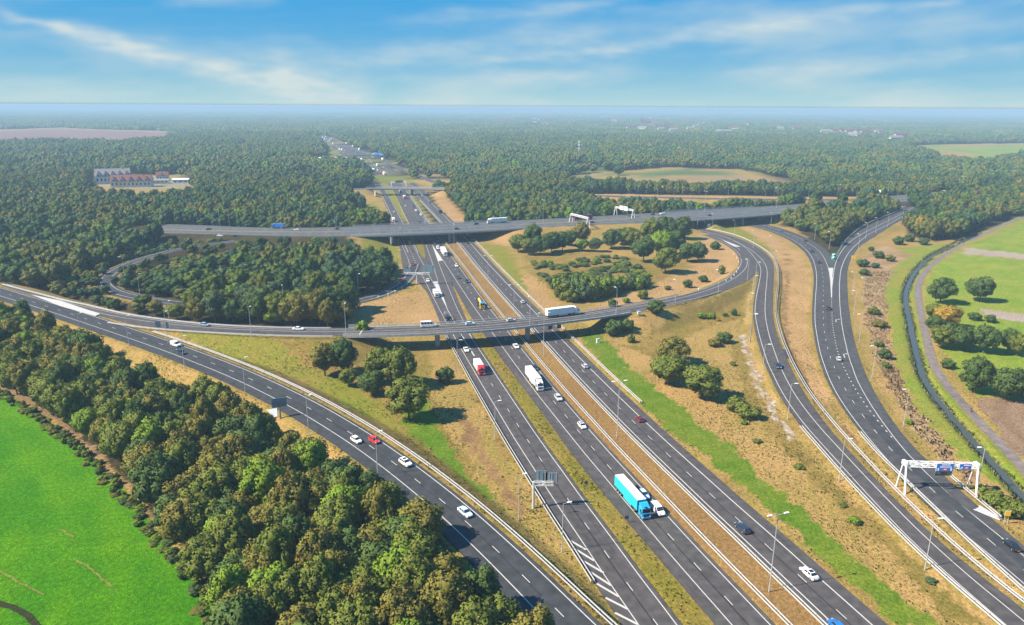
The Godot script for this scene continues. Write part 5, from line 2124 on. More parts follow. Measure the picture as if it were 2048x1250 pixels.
func skin_of(bones: Array, cell: float) -> MB:
	var lo := Vector3.ONE * 1e9
	var hi := -lo
	for b in bones:
		for k in 2:
			var r: float = b[2 + k] + cell * 2
			lo = lo.min(b[k] - Vector3.ONE * r)
			hi = hi.max(b[k] + Vector3.ONE * r)
	var nx := int((hi.x - lo.x) / cell) + 2
	var ny := int((hi.y - lo.y) / cell) + 2
	var nz := int((hi.z - lo.z) / cell) + 2
	var f := PackedFloat32Array()
	f.resize(nx * ny * nz)
	f.fill(1.0)
	var blend := cell * 1.6
	for b in bones:
		var a: Vector3 = b[0]
		var ab: Vector3 = b[1] - a
		var ll := maxf(ab.length_squared(), 1e-9)
		var rm: float = maxf(b[2], b[3]) + cell * 4
		var p0 := ((a.min(b[1]) - Vector3.ONE * rm - lo) / cell).max(Vector3.ZERO)
		var p1 := (a.max(b[1]) + Vector3.ONE * rm - lo) / cell
		for z in range(int(p0.z), mini(nz, int(p1.z) + 2)):
			for y in range(int(p0.y), mini(ny, int(p1.y) + 2)):
				for x in range(int(p0.x), mini(nx, int(p1.x) + 2)):
					var p := lo + Vector3(x, y, z) * cell
					var h := clampf((p - a).dot(ab) / ll, 0, 1)
					var dd: float = (p - a - ab * h).length() - lerpf(b[2], b[3], h)
					var q := (z * ny + y) * nx + x
					var o := f[q]
					var m := clampf(0.5 + 0.5 * (o - dd) / blend, 0, 1)
					f[q] = lerpf(o, dd, m) - blend * m * (1.0 - m)
	var mb := MB.new()
	var at := {}
	for z in nz - 1:
		for y in ny - 1:
			for x in nx - 1:
				var sum := Vector3.ZERO
				var cnt := 0
				var q := (z * ny + y) * nx + x
				var val := [f[q], f[q + 1], f[q + nx], f[q + nx + 1], f[q + nx * ny], f[q + nx * ny + 1], f[q + nx * ny + nx], f[q + nx * ny + nx + 1]]
				var neg := 0
				for e in val:
					if e < 0: neg += 1
				if neg == 0 or neg == 8: continue
				for e in [[0, 1], [2, 3], [4, 5], [6, 7], [0, 2], [1, 3], [4, 6], [5, 7], [0, 4], [1, 5], [2, 6], [3, 7]]:
					var va: float = val[e[0]]
					var vb: float = val[e[1]]
					if (va < 0) == (vb < 0): continue
					var k := va / (va - vb)
					var ca := Vector3(e[0] & 1, (e[0] >> 1) & 1, e[0] >> 2)
					var cb := Vector3(e[1] & 1, (e[1] >> 1) & 1, e[1] >> 2)
					sum += ca.lerp(cb, k)
					cnt += 1
				at[q] = mb.v.size()
				mb.v.append(lo + (Vector3(x, y, z) + sum / cnt) * cell)
				var gx: float = val[1] + val[3] + val[5] + val[7] - val[0] - val[2] - val[4] - val[6]
				var gy: float = val[2] + val[3] + val[6] + val[7] - val[0] - val[1] - val[4] - val[5]
				var gz: float = val[4] + val[5] + val[6] + val[7] - val[0] - val[1] - val[2] - val[3]
				mb.n.append(Vector3(gx, gy, gz).normalized())
	for q in at:
		for e in [[1, nx, nx * ny], [nx, nx * ny, 1], [nx * ny, 1, nx]]:
			var a: float = f[q]
			var b: float = f[q + e[0]]
			if (a < 0) == (b < 0): continue
			var k1: int = q - e[1]
			var k2: int = q - e[2]
			var k3: int = q - e[1] - e[2]
			if not (at.has(k1) and at.has(k2) and at.has(k3)): continue
			var quad := [at[q], at[k1], at[k3], at[k2]]
			if a < 0: quad = [at[q], at[k2], at[k3], at[k1]]
			for z in [0, 1, 2, 0, 2, 3]: mb.ix.append(quad[z])
	return mb


# ---------------------------------------------------------------- survey of the place (metres; x east, z south)
const ROADS := [
	{"name":"left carriageway","xz":[-27.3,-327.5,-23.7,-312.6,-20,-297.7,-16.2,-282.9,-12.4,-268.1,-8.6,-253.2,-4.7,-238.4,-0.8,-223.6,3.1,-208.8,7.2,-194,11.4,-179.3,15.6,-164.6,20,-149.9,24.3,-135.2,28.8,-120.6,46.1,-63.1],
	 "y":0.15,
	 "f":[{"k":"asph","l":6.4,"r":-4.7},
	  {"k":"solid","o":3.55,"s0":16.3},
	  {"k":"solid","o":-3.65},
	  {"k":"dash","o":0,"s0":55.9},
	  {"k":"thick","o":0,"s0":22.2,"s1":51.6},
	  {"k":"guard","o":7,"s0":12.9,"s1":201.6}]},
	{"name":"middle carriageway","xz":[-60.8,-549,-57.3,-534.2,-53.8,-519.4,-50.3,-504.5,-46.8,-489.7,-43.3,-474.9,-39.9,-460,-36.5,-445.2,-33.1,-430.3,-29.8,-415.4,-26.4,-400.6,-23,-385.7,-19.6,-370.9,-16.1,-356.1,-12.5,-341.2,-8.9,-326.4,-5.3,-311.6,-1.7,-296.8,1.9,-282,5.6,-267.2,9.3,-252.5,13.1,-237.7,17.1,-223,21.1,-208.3,25.2,-193.6,29.5,-179,33.8,-164.4,38.1,-149.8,42.6,-135.2,47.2,-120.7,65.3,-63.5],
	 "y":0.15,
	 "f":[{"k":"asph","l":[7.6,7.5,7.4,7.1,6.7,6.2,6,6.1,6.6,6.9,6.9,6.9,7.2,7.6,7.9,7.8,7.5,7.2,7,6.8,6.6,6.5,6.5,6.7,7,7.1,6.9,6.5,6.4,6.4,6.4],"r":-4.7},
	  {"k":"solid","o":3.55,"s0":78.3},
	  {"k":"solid","o":-3.65},
	  {"k":"dash","o":0},
	  {"k":"guard","o":-6.95}]},
	{"name":"right carriageway","xz":[-128.9,-918.3,-125,-903.9,-121.1,-889.5,-117.2,-875.1,-113.4,-860.6,-109.7,-846.2,-106,-831.7,-102.4,-817.2,-98.8,-802.7,-95.3,-788.2,-91.8,-773.7,-88.3,-759.2,-84.8,-744.7,-81.3,-730.2,-77.8,-715.7,-74.3,-701.2,-70.8,-686.7,-67.4,-672.1,-63.9,-657.6,-60.5,-643.1,-57.1,-628.6,-53.7,-614,-50.3,-599.5,-47,-584.9,-43.7,-570.4,-40.4,-555.8,-37.1,-541.2,-33.9,-526.7,-30.7,-512.1,-27.5,-497.5,-24.3,-482.9,-21.2,-468.3,-18,-453.8,-14.7,-439.2,-11.3,-424.7,-8,-410.1,-4.6,-395.6,-1.2,-381.1,2.3,-366.5,5.8,-352,9.3,-337.5,12.8,-323,16.3,-308.5,19.8,-294,23.3,-279.5,26.8,-265,30.4,-250.5,34.1,-236,37.9,-221.6,41.8,-207.2,45.9,-192.8,50.1,-178.5,54.3,-164.2,58.7,-149.9,62.9,-135.6,67.2,-121.3,84.2,-63.8],
	 "y":0.15,
	 "f":[{"k":"asph","l":4.8,"r":-6.7},
	  {"k":"solid","o":3.6},
	  {"k":"solid","o":-3.65},
	  {"k":"dash","o":0},
	  {"k":"guard","o":5.75,"s0":134.5},
	  {"k":"guard","o":-8.8,"s0":384.2,"s1":709}]},
	{"name":"left carriageway north","xz":[-200.9,-1064,-195.2,-1039.2,-189.4,-1014.5,-183.7,-989.8,-177.9,-965.1,-172,-940.4,-166,-915.8,-160,-891.1,-153.9,-866.5,-148,-841.8,-142.2,-817.1,-136.5,-792.4,-130.8,-767.7,-125.2,-742.9,-119.5,-718.2,-113.9,-693.4,-108.3,-668.7,-102.6,-643.9,-97,-619.2,-91.3,-594.5,-85.6,-569.8,-79.9,-545,-74.4,-520.3,-68.9,-495.5],
	 "y":0.15,
	 "f":[{"k":"asph","l":[2.8,2.7,2.6,2.5,2.5,2.6,2.8,3.2,3.6,4,4.2,4.4,4.5,4.5,4.6,4.7,4.8,5,5.2,5.7,6.3,7,7.5,7.7],"r":-4.5},
	  {"k":"solid","o":3.4},
	  {"k":"solid","o":-3.5}]},
	{"name":"middle carriageway north","xz":[-708.4,-2683.4,-697.6,-2649.9,-686.9,-2616.4,-676.1,-2582.9,-665.4,-2549.4,-654.6,-2515.9,-643.9,-2482.4,-633.1,-2448.9,-622.4,-2415.5,-611.6,-2382,-600.9,-2348.5,-590.1,-2315,-579.3,-2281.5,-568.6,-2248,-557.8,-2214.5,-547,-2181.1,-536.2,-2147.6,-525.3,-2114.1,-514.5,-2080.7,-503.7,-2047.2,-492.8,-2013.7,-482,-1980.3,-471.1,-1946.8,-460.3,-1913.4,-449.4,-1879.9,-438.5,-1846.5,-427.6,-1813,-416.7,-1779.6,-405.8,-1746.1,-394.9,-1712.7,-383.9,-1679.3,-372.9,-1645.9,-361.9,-1612.5,-350.7,-1579.1,-339.5,-1545.8,-328.2,-1512.5,-316.8,-1479.2,-305.6,-1445.9,-294.5,-1412.5,-283.6,-1379,-272.8,-1345.5,-262.2,-1312,-251.6,-1278.5,-241,-1245,-230.3,-1211.4,-219.7,-1177.9,-209.2,-1144.3,-198.8,-1110.7,-188.7,-1077,-178.8,-1043.3,-169.2,-1009.4,-159.8,-975.5,-150.8,-941.5,-142.2,-907.4,-134.3,-873.2,-126.8,-838.8,-119.5,-804.4,-112.2,-770,-104.8,-735.6,-97.4,-701.2,-89.9,-666.9,-82.2,-632.5,-74,-598.3,-65.4,-564.2,-56.5,-530.2],
	 "y":0.15,
	 "f":[{"k":"asph","l":[13.8,13.8,13.8,13.8,13.7,13.7,13.7,13.7,13.7,13.6,13.6,13.6,13.6,13.6,13.7,13.7,13.8,13.8,13.9,14,14.2,14.3,14.5,14.7,14.9,15.1,15.2,15.4,15.6,15.7,15.8,15.9,16,16,15.9,15.6,15.3,14.9,14.3,13.6,12.7,11.7,10.6,9.5,8.6,7.9,7.9,8.6,9.4,9.9,10.1,10,9.7,9.2,8.5,8,7.7,7.6,7.7,7.8,8.1,8.5,9.2,9.7,9.9],"r":[-10.5,-10.5,-10.6,-10.8,-10.9,-11,-11.2,-11.3,-11.4,-11.6,-11.7,-11.8,-11.9,-12.1,-12.2,-12.3,-12.3,-12.4,-12.5,-12.5,-12.6,-12.6,-12.7,-12.7,-12.7,-12.7,-12.7,-12.7,-12.7,-12.7,-12.7,-12.7,-12.8,-12.9,-13.1,-13.3,-13.5,-13.3,-12.7,-11.6,-10.2,-8.7,-7.1,-6,-5.5,-5.7,-6.6,-7.8,-9.1,-10.2,-11,-11.4,-11.2,-10.1,-8.9,-8.2,-8.1,-8.1,-8.2,-8.2,-8.2,-7.8,-7,-5.8,-4.4]},
	  {"k":"solid","o":9,"s0":1693},
	  {"k":"dash","o":5,"s0":1693},
	  {"k":"dash","o":-1,"s0":1490.3},
	  {"k":"dash","o":1.8,"s0":1859.8},
	  {"k":"solid","o":[-3.5,-3.5,-3.5,-3.5,-3.5,-3.5,-3.5,-3.5,-3.5,-3.5,-3.5,-3.5,-3.5,-3.5,-3.5,-3.5,-3.5,-3.5,-3.5,-3.5,-3.5,-3.5,-3.5,-3.5,-3.5,-3.5,-3.5,-3.5,-3.5,-3.5,-3.5,-3.5,-3.5,-3.5,-3.5,-3.5,-3.5,-3.5,-3.5,-3.5,-3.5,-3.5,-3.5,-3.5,-3.5,-3.8,-4.7,-6,-7.3,-8.4,-9.3,-9.6,-9.2,-8.4,-7.5,-7.1,-7,-7.1,-7.2,-7.3,-7.2,-7,-6.3,-5.7,-5.4],"s0":1490.3},
	  {"k":"guard","o":-8.6,"s0":1939.7,"s1":2213.5}]},
	{"name":"right carriageway north","xz":[-694.5,-2685.4,-683.5,-2651.9,-672.5,-2618.5,-661.4,-2585,-650.4,-2551.5,-639.3,-2518.1,-628.3,-2484.6,-617.2,-2451.2,-606.2,-2417.7,-595.1,-2384.2,-584.1,-2350.8,-573.1,-2317.3,-562.1,-2283.8,-551.1,-2250.4,-540.1,-2216.9,-529.1,-2183.4,-518.2,-2149.9,-507.2,-2116.4,-496.4,-2082.9,-485.5,-2049.4,-474.7,-2015.8,-463.9,-1982.3,-453.1,-1948.7,-442.3,-1915.2,-431.6,-1881.6,-420.8,-1848.1,-410.1,-1814.5,-399.3,-1781,-388.5,-1747.4,-377.7,-1713.9,-366.8,-1680.4,-355.9,-1646.9,-344.9,-1613.4,-333.9,-1579.9,-322.9,-1546.4,-311.9,-1513,-301,-1479.5,-290.2,-1445.9,-279.4,-1412.4,-268.7,-1378.8,-258.1,-1345.2,-247.5,-1311.6,-237,-1278,-226.4,-1244.4,-215.9,-1210.8,-205.3,-1177.1,-194.7,-1143.5,-184.3,-1109.9,-174.1,-1076.1,-164.1,-1042.4,-154.4,-1008.5,-144.9,-974.6,-135.5,-940.6,-126.1,-906.6,-116.9,-872.6,-107.6,-838.6],
	 "y":0.15,
	 "f":[{"k":"asph","l":[3.5,3.6,3.7,3.9,4,4.1,4.2,4.4,4.5,4.7,4.8,4.9,5,5.1,5.3,5.4,5.5,5.5,5.6,5.7,5.7,5.8,5.8,5.8,5.9,5.9,5.9,5.9,6,6,6.1,6.2,6.2,6.3,6.3,6.1,5.9,5.4,4.8,4,3.1,2.2,1.4,0.7,0.2,0,-0.1,-0.2,-0.4,-0.8,-1.4,-2,-2.4,-2.5,-2.5,-2.5],"r":[-8.8,-8.8,-8.9,-9.1,-9.2,-9.3,-9.5,-9.6,-9.8,-9.9,-10.1,-10.2,-10.4,-10.5,-10.7,-10.8,-11,-11.1,-11.3,-11.5,-11.7,-11.8,-12,-12.2,-12.4,-12.6,-12.7,-12.9,-13,-13.1,-13.2,-13.3,-13.4,-13.5,-13.5,-13.5,-13.4,-13.3,-13.2,-13.2,-13.2,-13.2,-13.2,-13.2,-13.1,-13.1,-13,-13,-13,-13.1,-13.2,-13.1,-12.9,-12.5,-12,-11.2]},
	  {"k":"solid","o":5.2,"s0":1296.4},
	  {"k":"solid","o":-4.6,"s0":1296.4},
	  {"k":"dash","o":0,"s0":1296.4}]},
	{"name":"exit lanes","xz":[-582,-2370.2,-568.8,-2332,-555.7,-2293.9,-542.5,-2255.7,-529.3,-2217.5,-516.1,-2179.3,-502.9,-2141.1,-489.8,-2102.9,-476.6,-2064.8,-463.5,-2026.6,-450.4,-1988.4,-437.3,-1950.1,-424.2,-1911.9,-411.2,-1873.7,-398.3,-1835.4,-385.4,-1797.1,-372.5,-1758.9,-359.7,-1720.6,-346.8,-1682.3,-334.1,-1643.9,-321.3,-1605.6,-308.5,-1567.3,-295.8,-1529,-283,-1490.7,-270.2,-1452.3,-257.4,-1414,-244.6,-1375.7,-231.7,-1337.4,-218.8,-1299.2,-205.9,-1260.9,-192.9,-1222.6,-179.9,-1184.4,-166.8,-1146.2,-153.7,-1108,-140.5,-1069.8,-127.3,-1031.7,-113.7,-993.7,-98.2,-956.7,-78.3,-922.3,-52.7,-892,-22.5,-865.9,11,-844,47.1,-826.8,85.2,-814.4,124.5,-806,164.3,-799.6,204.3,-794,244.4,-789.6,284.6,-787.3,324.9,-787.3,365.2,-788.9],
	 "y":[0.2,0.2,0.19,0.19,0.18,0.17,0.17,0.16,0.16,0.16,0.16,0.17,0.18,0.2,0.23,0.26,0.3,0.34,0.38,0.43,0.48,0.53,0.59,0.64,0.7,0.75,0.81,0.87,0.95,1.02,1.11,1.2,1.29,1.39,1.5,1.62,1.75,1.92,2.16,2.45,2.73,2.91,2.99,3,3,3,3,3,3,3,3],
	 "f":[{"k":"asph","l":5,"r":-5},
	  {"k":"solid","o":3.8},
	  {"k":"solid","o":-3.8},
	  {"k":"dash","o":0}]},
	{"name":"left ramp","xz":[-310.9,-389.1,-235.9,-339.4,-223.1,-331,-210.4,-322.5,-197.7,-313.9,-185.1,-305.3,-172.5,-296.6,-159.9,-287.9,-147.4,-279.2,-134.8,-270.4,-122.4,-261.5,-110.1,-252.4,-98,-243.1,-86.2,-233.4,-74.7,-223.3,-63.5,-212.9,-52.7,-202,-42.3,-190.9,-32.3,-179.3,-22.7,-167.4,-13.5,-155.2,-4.8,-142.6,3.5,-129.8,11.6,-116.8,37.9,-74.3],
	 "y":[6.75,6.75,6.72,6.69,6.65,6.62,6.58,6.53,6.45,6.31,6.14,5.94,5.73,5.52,5.3,5.07,4.82,4.56,4.28,3.98,3.7,3.45,3.23,3.02,3.02],
	 "f":[{"k":"asph","l":-4.9,"r":6.9},
	  {"k":"solid","o":-3.85},
	  {"k":"solid","o":3.6},
	  {"k":"dash","o":0},
	  {"k":"guard","o":-6.5,"s0":188.1}]},
	{"name":"fly-over ramp","xz":[-266.2,-369.1,-216.6,-335.2,-204.1,-326.7,-191.4,-318.7,-178.1,-311.6,-164.3,-305.5,-150.3,-300.4,-136.1,-296.1,-121.5,-292.8,-106.7,-290.4,-91.7,-288.9,-76.6,-288.4,-61.6,-288.8,-46.5,-290.1,-31.6,-292.4,-17,-295.7,-2.6,-300.2,11.5,-305.6,25.3,-311.5,38.6,-318.4,51.1,-326.6,63.1,-335.8,74.6,-345.4,85.7,-355.6,96.1,-366.5,105.8,-378,115.1,-389.9,123.7,-402.3,131.7,-415.1,138.9,-428.3,145.3,-441.9,150.7,-456,155,-470.4,158.3,-485.1,160.5,-500.1,161.7,-515.1,162.1,-530.1,161.5,-545.2,160.1,-560.2,158.1,-575.2],
	 "y":[6.8,6.8,6.8,6.8,6.8,6.81,6.84,6.91,7.01,7.12,7.23,7.35,7.47,7.55,7.59,7.6,7.6,7.57,7.48,7.27,6.9,6.38,5.76,5.11,4.48,3.9,3.39,2.95,2.57,2.25,1.99,1.77,1.58,1.38,1.19,1,0.8,0.61,0.45,0.3],
	 "f":[{"k":"asph","l":[-2.2,-2.5,-3.4,-4.2,-4.4,-4.2,-3.9,-3.6,-3.7,-4,-4.1,-4.5,-5,-5.2,-5.2,-5.2,-4.7,-4.1,-3.5,-3.3,-3.4,-3.6,-3.7,-3.6,-3.5,-3.7,-3.9,-4,-4.2,-4.4,-4.7,-4.7,-4.7,-4.5,-4.4,-4.3,-4.3,-4.7,-5.4,-6.4],"r":[1.3,1.3,1.3,1.6,2.7,4.6,6.2,6.5,5.8,5.3,5,5.2,5.7,5.7,5.6,5.9,6.2,5.7,5.3,5.3,5.5,5.8,5.6,5.9,6.6,6.8,6.9,7.6,8.1,7.6,6.3,5,4.3,4.1,4.2,4.2,4.2,4.2,4.2,4.2]},
	  {"k":"solid","o":[-1.2,-1.5,-2.3,-3.1,-3.3,-3.1,-2.7,-2.4,-2.4,-2.6,-2.7,-3.1,-3.6,-3.8,-3.9,-3.8,-3.4,-2.8,-2.2,-2,-2.2,-2.7,-3.3,-3.5,-3.2,-2.9,-2.9,-3.2,-3.6,-3.8,-3.9,-3.8,-3.7,-3.5,-3.4,-3.5,-3.5,-3.9,-4.5,-5.3]},
	  {"k":"solid","o":0,"s0":72},
	  {"k":"bridge","s0":214.5,"s1":347.3},
	  {"k":"guard","o":[0.9,-2.1,-3.8,-4.2,-3.8,-3.7,-3.6,-3.4,-3.3,-3.4,-3.5,-3.5,-3.5,-3.5,-3.5,-3.5,-3.5,-3.5,-3.5,-3.5,-3.5,-3.5,-3.5,-3.5,-3.5,-3.5,-3.5,-3.5,-3.5,-3.5,-3.5,-3.5,-3.5,-3.5,-3.5,-3.5,-3.5,-3.5,-3.5,-3.5],"s0":0,"s1":213.2},
	  {"k":"guard","o":[8.9,8.9,8.9,8.9,8.9,8.9,8.6,7.9,7.4,7.4,7.6,7.9,8.1,8.1,8.1,8.1,8.1,8.1,8.1,8.1,8.1,8.1,8.1,8.1,8.1,8.1,8.1,8.1,8.1,8.1,8.1,8.1,8.1,8.1,8.1,8.1,8.1,8.1,8.1,8.1],"s0":109.4,"s1":215.6},
	  {"k":"guard","o":[4.9,4.9,4.9,4.9,4.9,4.9,4.9,4.9,4.9,4.9,4.9,4.9,4.9,4.9,4.9,4.9,4.9,4.9,4.9,5.3,6.4,7,6.7,6.6,6.7,6.7,6.7,6.7,6.7,6.7,6.7,6.7,6.7,6.7,6.7,6.7,6.7,6.7,6.7,6.7],"s0":345.9,"s1":423.1},
	  {"k":"guard","o":[-3.9,-3.9,-3.9,-3.9,-3.9,-3.9,-3.9,-3.9,-3.9,-3.9,-3.9,-3.9,-3.9,-3.9,-3.9,-3.9,-3.9,-3.9,-3.9,-4.1,-4.2,-4.1,-4.2,-4.3,-4.3,-4.3,-4.3,-4.3,-4.3,-4.3,-4.3,-4.3,-4.3,-4.3,-4.3,-4.3,-4.3,-4.3,-4.3,-4.3],"s0":348.3,"s1":395.2}]},
	{"name":"right ramp","xz":[151.1,-599.5,158.1,-586.5,163.4,-572.8,166.7,-558.4,168.5,-543.7,169.3,-528.8,169.3,-513.9,168.5,-499,167,-484.2,164.8,-469.5,161.8,-454.9,158,-440.5,153.5,-426.3,148.6,-412.2,143.6,-398.1,138.5,-384.1,133.6,-370,128.7,-355.9,124,-341.8,119.7,-327.5,115.7,-313.1,112,-298.6,108.6,-284.1,105.3,-269.6,102.5,-254.9,100.1,-240.2,98.5,-225.4,97.6,-210.5,97.4,-195.6,97.3,-180.7,97.4,-165.8,97.9,-150.9,99.3,-136.1,101.6,-121.4,107.7,-81.9],
	 "y":[0.3,0.4,0.5,0.62,0.74,0.87,1.01,1.16,1.31,1.48,1.64,1.76,1.82,1.8,1.75,1.67,1.6,1.52,1.44,1.35,1.27,1.2,1.14,1.09,1.03,0.97,0.9,0.83,0.78,0.73,0.69,0.64,0.57,0.5,0.5],
	 "f":[{"k":"asph","l":[4.1,3.5,2.2,1.5,1.9,2.6,3.5,4.3,4.9,5.2,5.2,5,4.8,4.9,5.1,5.3,5.4,5.5,5.4,5.4,5.4,5.4,5.3,5.2,5.1,5.2,5.3,5.3,5.2,5,5.1,5,4.8,4.7,4.7],"r":[-11.1,-8.5,-7.3,-7.5,-7.9,-7.9,-7.7,-7.5,-7,-6,-4.8,-4,-3.6,-3.5,-3.5,-3.6,-3.6,-3.5,-3.4,-3.4,-3.4,-3.5,-3.7,-3.8,-3.7,-3.6,-3.3,-2.7,-2.3,-2.2,-2.1,-2.3,-2.7,-2.9,-2.9]},
	  {"k":"solid","o":[1.3,0.7,-0.5,-0.6,0.2,0.9,1.6,2.6,3.5,3.8,3.7,3.6,3.7,3.9,4.1,4.3,4.6,4.7,4.7,4.5,4.3,4.2,4.2,4.2,4,4,4.1,4.1,4,3.9,4,4.1,4.1,4.4,4.6]},
	  {"k":"solid","o":0},
	  {"k":"guard","o":[-11.8,-11.8,-11.8,-11.5,-10.8,-10,-9.6,-9.2,-8.6,-7.7,-6.8,-6.3,-6.1,-6,-6,-5.8,-5.5,-5.2,-5,-5,-5,-5,-5.1,-5.3,-5.4,-5.5,-5.5,-5.3,-4.8,-4.5,-4.4,-4.5,-4.5,-4.5,-4.5]},
	  {"k":"guard","o":[6.1,6.1,6.1,6.1,6.1,6.1,6.1,6.1,6.1,6.1,6.1,6.1,6.1,6.1,6.1,6.1,6.1,6.1,6.1,6.1,6.1,6.1,6.1,6.1,6.1,6.1,6.1,6.1,6.1,6.1,5.9,5.7,5.7,5.7,5.8],"s0":401.7}]},
	{"name":"far right ramp","xz":[212.4,-636.5,217.6,-622.9,220.7,-608.7,221.5,-594.1,221,-579.2,220,-564.4,218.7,-549.6,217,-534.9,215,-520.2,212.5,-505.5,209.2,-491.1,205.2,-476.8,200.6,-462.7,195.6,-448.7,190.4,-434.8,185,-420.9,179.5,-407.1,173.9,-393.4,168.2,-379.7,162.5,-366,156.8,-352.2,151.2,-338.5,145.7,-324.7,140.5,-310.8,135.5,-296.8,130.8,-282.7,126.6,-268.5,122.7,-254.1,119.4,-239.6,116.6,-225.1,114.4,-210.4,112.8,-195.6,112.1,-180.8,112,-166,112.4,-151.1,113,-136.3,114.7,-96.3],
	 "y":[0.3,0.32,0.33,0.35,0.37,0.39,0.41,0.43,0.46,0.48,0.51,0.53,0.56,0.58,0.59,0.6,0.6,0.59,0.59,0.59,0.59,0.59,0.58,0.58,0.58,0.57,0.57,0.57,0.56,0.56,0.55,0.54,0.54,0.53,0.52,0.51,0.51],
	 "f":[{"k":"asph","l":[13.6,13.4,12.5,10.5,8.4,6.8,5.9,5.6,5.7,5.9,5.9,5.7,5.4,5.2,5,4.9,4.9,5,5,5,5,4.9,4.7,4.4,4.3,4.3,4.5,4.7,4.7,4.6,4.5,4.5,4.9,5.4,5.1,4.4,4],"r":[-4.7,-4.7,-5.1,-6.7,-8.7,-10.1,-10.9,-11.1,-10.8,-10.2,-9.4,-9.1,-9.8,-11.6,-12.7,-12.6,-12.2,-11.9,-11.9,-11.9,-12,-12,-11.9,-11.7,-11.5,-11.2,-10.7,-10.1,-9.4,-8.7,-7.9,-7.5,-7.6,-7.2,-6.6,-6.4,-6.4]},
	  {"k":"solid","o":[11,10.8,9.7,7.7,5.5,4,3.1,2.9,3.2,3.5,3.7,3.8,3.7,3.6,3.5,3.5,3.6,3.7,3.8,3.8,3.8,3.7,3.6,3.4,3.3,3.4,3.5,3.7,3.9,3.8,3.7,3.8,4.2,4.7,4.3,3.5,3.2]},
	  {"k":"dash","o":0},
	  {"k":"solid","o":[0.2,0.4,0.3,-0.6,-2.1,-3.6,-4.6,-5,-5,-4.7,-4.2,-3.9,-3.9,-4,-4,-3.9,-3.9,-3.9,-4,-4,-4,-4,-4,-4,-4,-4,-4,-4,-4,-4,-4,-4,-4,-4,-4,-4,-4],"s0":0,"s1":272.3},
	  {"k":"short","o":[-4.1,-4.1,-4.1,-4.1,-4.1,-4.1,-4.1,-4.1,-4.1,-4.1,-4.1,-4.1,-4.1,-4.1,-4.1,-4.1,-4.1,-4.1,-4.1,-4.1,-4.1,-4,-4,-3.9,-3.7,-3.6,-3.6,-3.6,-3.5,-3.5,-3.5,-3.5,-3.5,-3.5,-3.5,-3.5,-3.5],"s0":272.3,"s1":451.6},
	  {"k":"solid","o":[-8.3,-8.3,-8.3,-8.3,-8.3,-8.3,-8.3,-8.3,-8.3,-8.3,-8.3,-8.3,-8.3,-8.3,-8.3,-8.3,-8.3,-8.2,-8.1,-8,-8,-8,-8,-7.9,-7.7,-7.3,-6.8,-6.1,-5.6,-5.1,-4.5,-3.8,-3.3,-3.1,-3.6,-3.8,-3.8],"s0":242.9},
	  {"k":"guard","o":[5.5,5.5,5.5,5.5,5.5,5.5,5.5,5.5,5.5,5.5,5.5,5.5,5.5,5.5,5.5,5.5,5.5,5.5,5.5,5.5,5.5,5.5,5.5,5.5,5.5,5.5,5.5,5.5,5.5,5.5,5.5,5.3,4.9,4.9,5.4,5.6,5.6],"s0":446.5},
	  {"k":"guard","o":-8.8,"s0":465.9,"s1":498.9}]},
	{"name":"merging branch","xz":[397.7,-718.1,390.4,-708.4,383,-698.7,375.7,-689,368.3,-679.3,360.9,-669.7,353.4,-660.1,345.7,-650.7,338,-641.3,330.1,-632,322.3,-622.7,314.6,-613.4,306.9,-604,299.2,-594.6,291.6,-585.1,284,-575.5,276.6,-565.9,269.4,-556.1,262.3,-546.3,255.4,-536.3,248.7,-526.1,242.3,-515.8,236.1,-505.3,230.1,-494.8,224.2,-484.1,218.5,-473.4,213,-462.6,207.5,-451.7,202.3,-440.8,197.1,-429.8,192,-418.7,186.9,-407.7,182,-396.6,177.2,-385.4,172.4,-374.2],
	 "y":[4,4.01,4.03,4.05,4.05,4.02,3.95,3.82,3.64,3.42,3.21,2.99,2.78,2.57,2.36,2.16,1.96,1.76,1.58,1.41,1.27,1.15,1.06,0.98,0.92,0.86,0.81,0.77,0.73,0.7,0.68,0.66,0.65,0.65,0.65],
	 "f":[{"k":"asph","l":[-10.9,-10.9,-10.9,-10.5,-9.5,-8.2,-7.1,-6.4,-6.1,-6.1,-6.3,-6.6,-6.9,-7.3,-7.5,-7.7,-7.7,-7.5,-7,-6.3,-5.9,-5.6,-5.5,-5.5,-5.4,-5.3,-5.2,-5.2,-5.3,-5.5,-5.7,-5.9,-6,-6,-6],"r":[6.5,6.5,6.5,6.5,6.5,6.5,6.6,7,7.3,7.7,7.9,8.1,8.2,8,7.7,7.3,6.9,6.5,6.1,5.6,4.9,4.2,3.7,3.5,3.4,3.3,3.1,2.9,2.6,2.4,2.3,2.1,2,1.9,1.9]},
	  {"k":"solid","o":[-6.5,-6.5,-6.2,-5.3,-4.3,-3.3,-2.6,-2.4,-2.5,-3,-3.4,-3.5,-3.3,-3,-2.6,-2.4,-2.3,-2.5,-2.8,-3,-2.9,-2.7,-2.4,-2.3,-2.1,-2,-1.9,-1.8,-1.7,-1.8,-1.9,-2,-2,-2,-2]},
	  {"k":"solid","o":[1.5,1.5,1.5,1.5,1.5,1.5,1.6,1.6,1.6,1.6,1.6,1.6,1.8,2,2.2,2.4,2.5,2.7,2.8,2.8,2.8,2.8,2.7,2.6,2.6,2.5,2.4,2.2,2.1,1.9,1.8,1.7,1.8,1.8,1.8]},
	  {"k":"guard","o":[8.5,8.5,8.5,8.5,8.5,8.7,9.3,9.9,10.4,10.8,11,11.1,10.9,10.5,9.9,9.2,8.4,7.6,6.8,6,5.2,4.7,4.3,4,3.8,3.7,3.7,3.7,3.7,3.7,3.7,3.7,3.7,3.7,3.7],"s0":0,"s1":299.7}]},
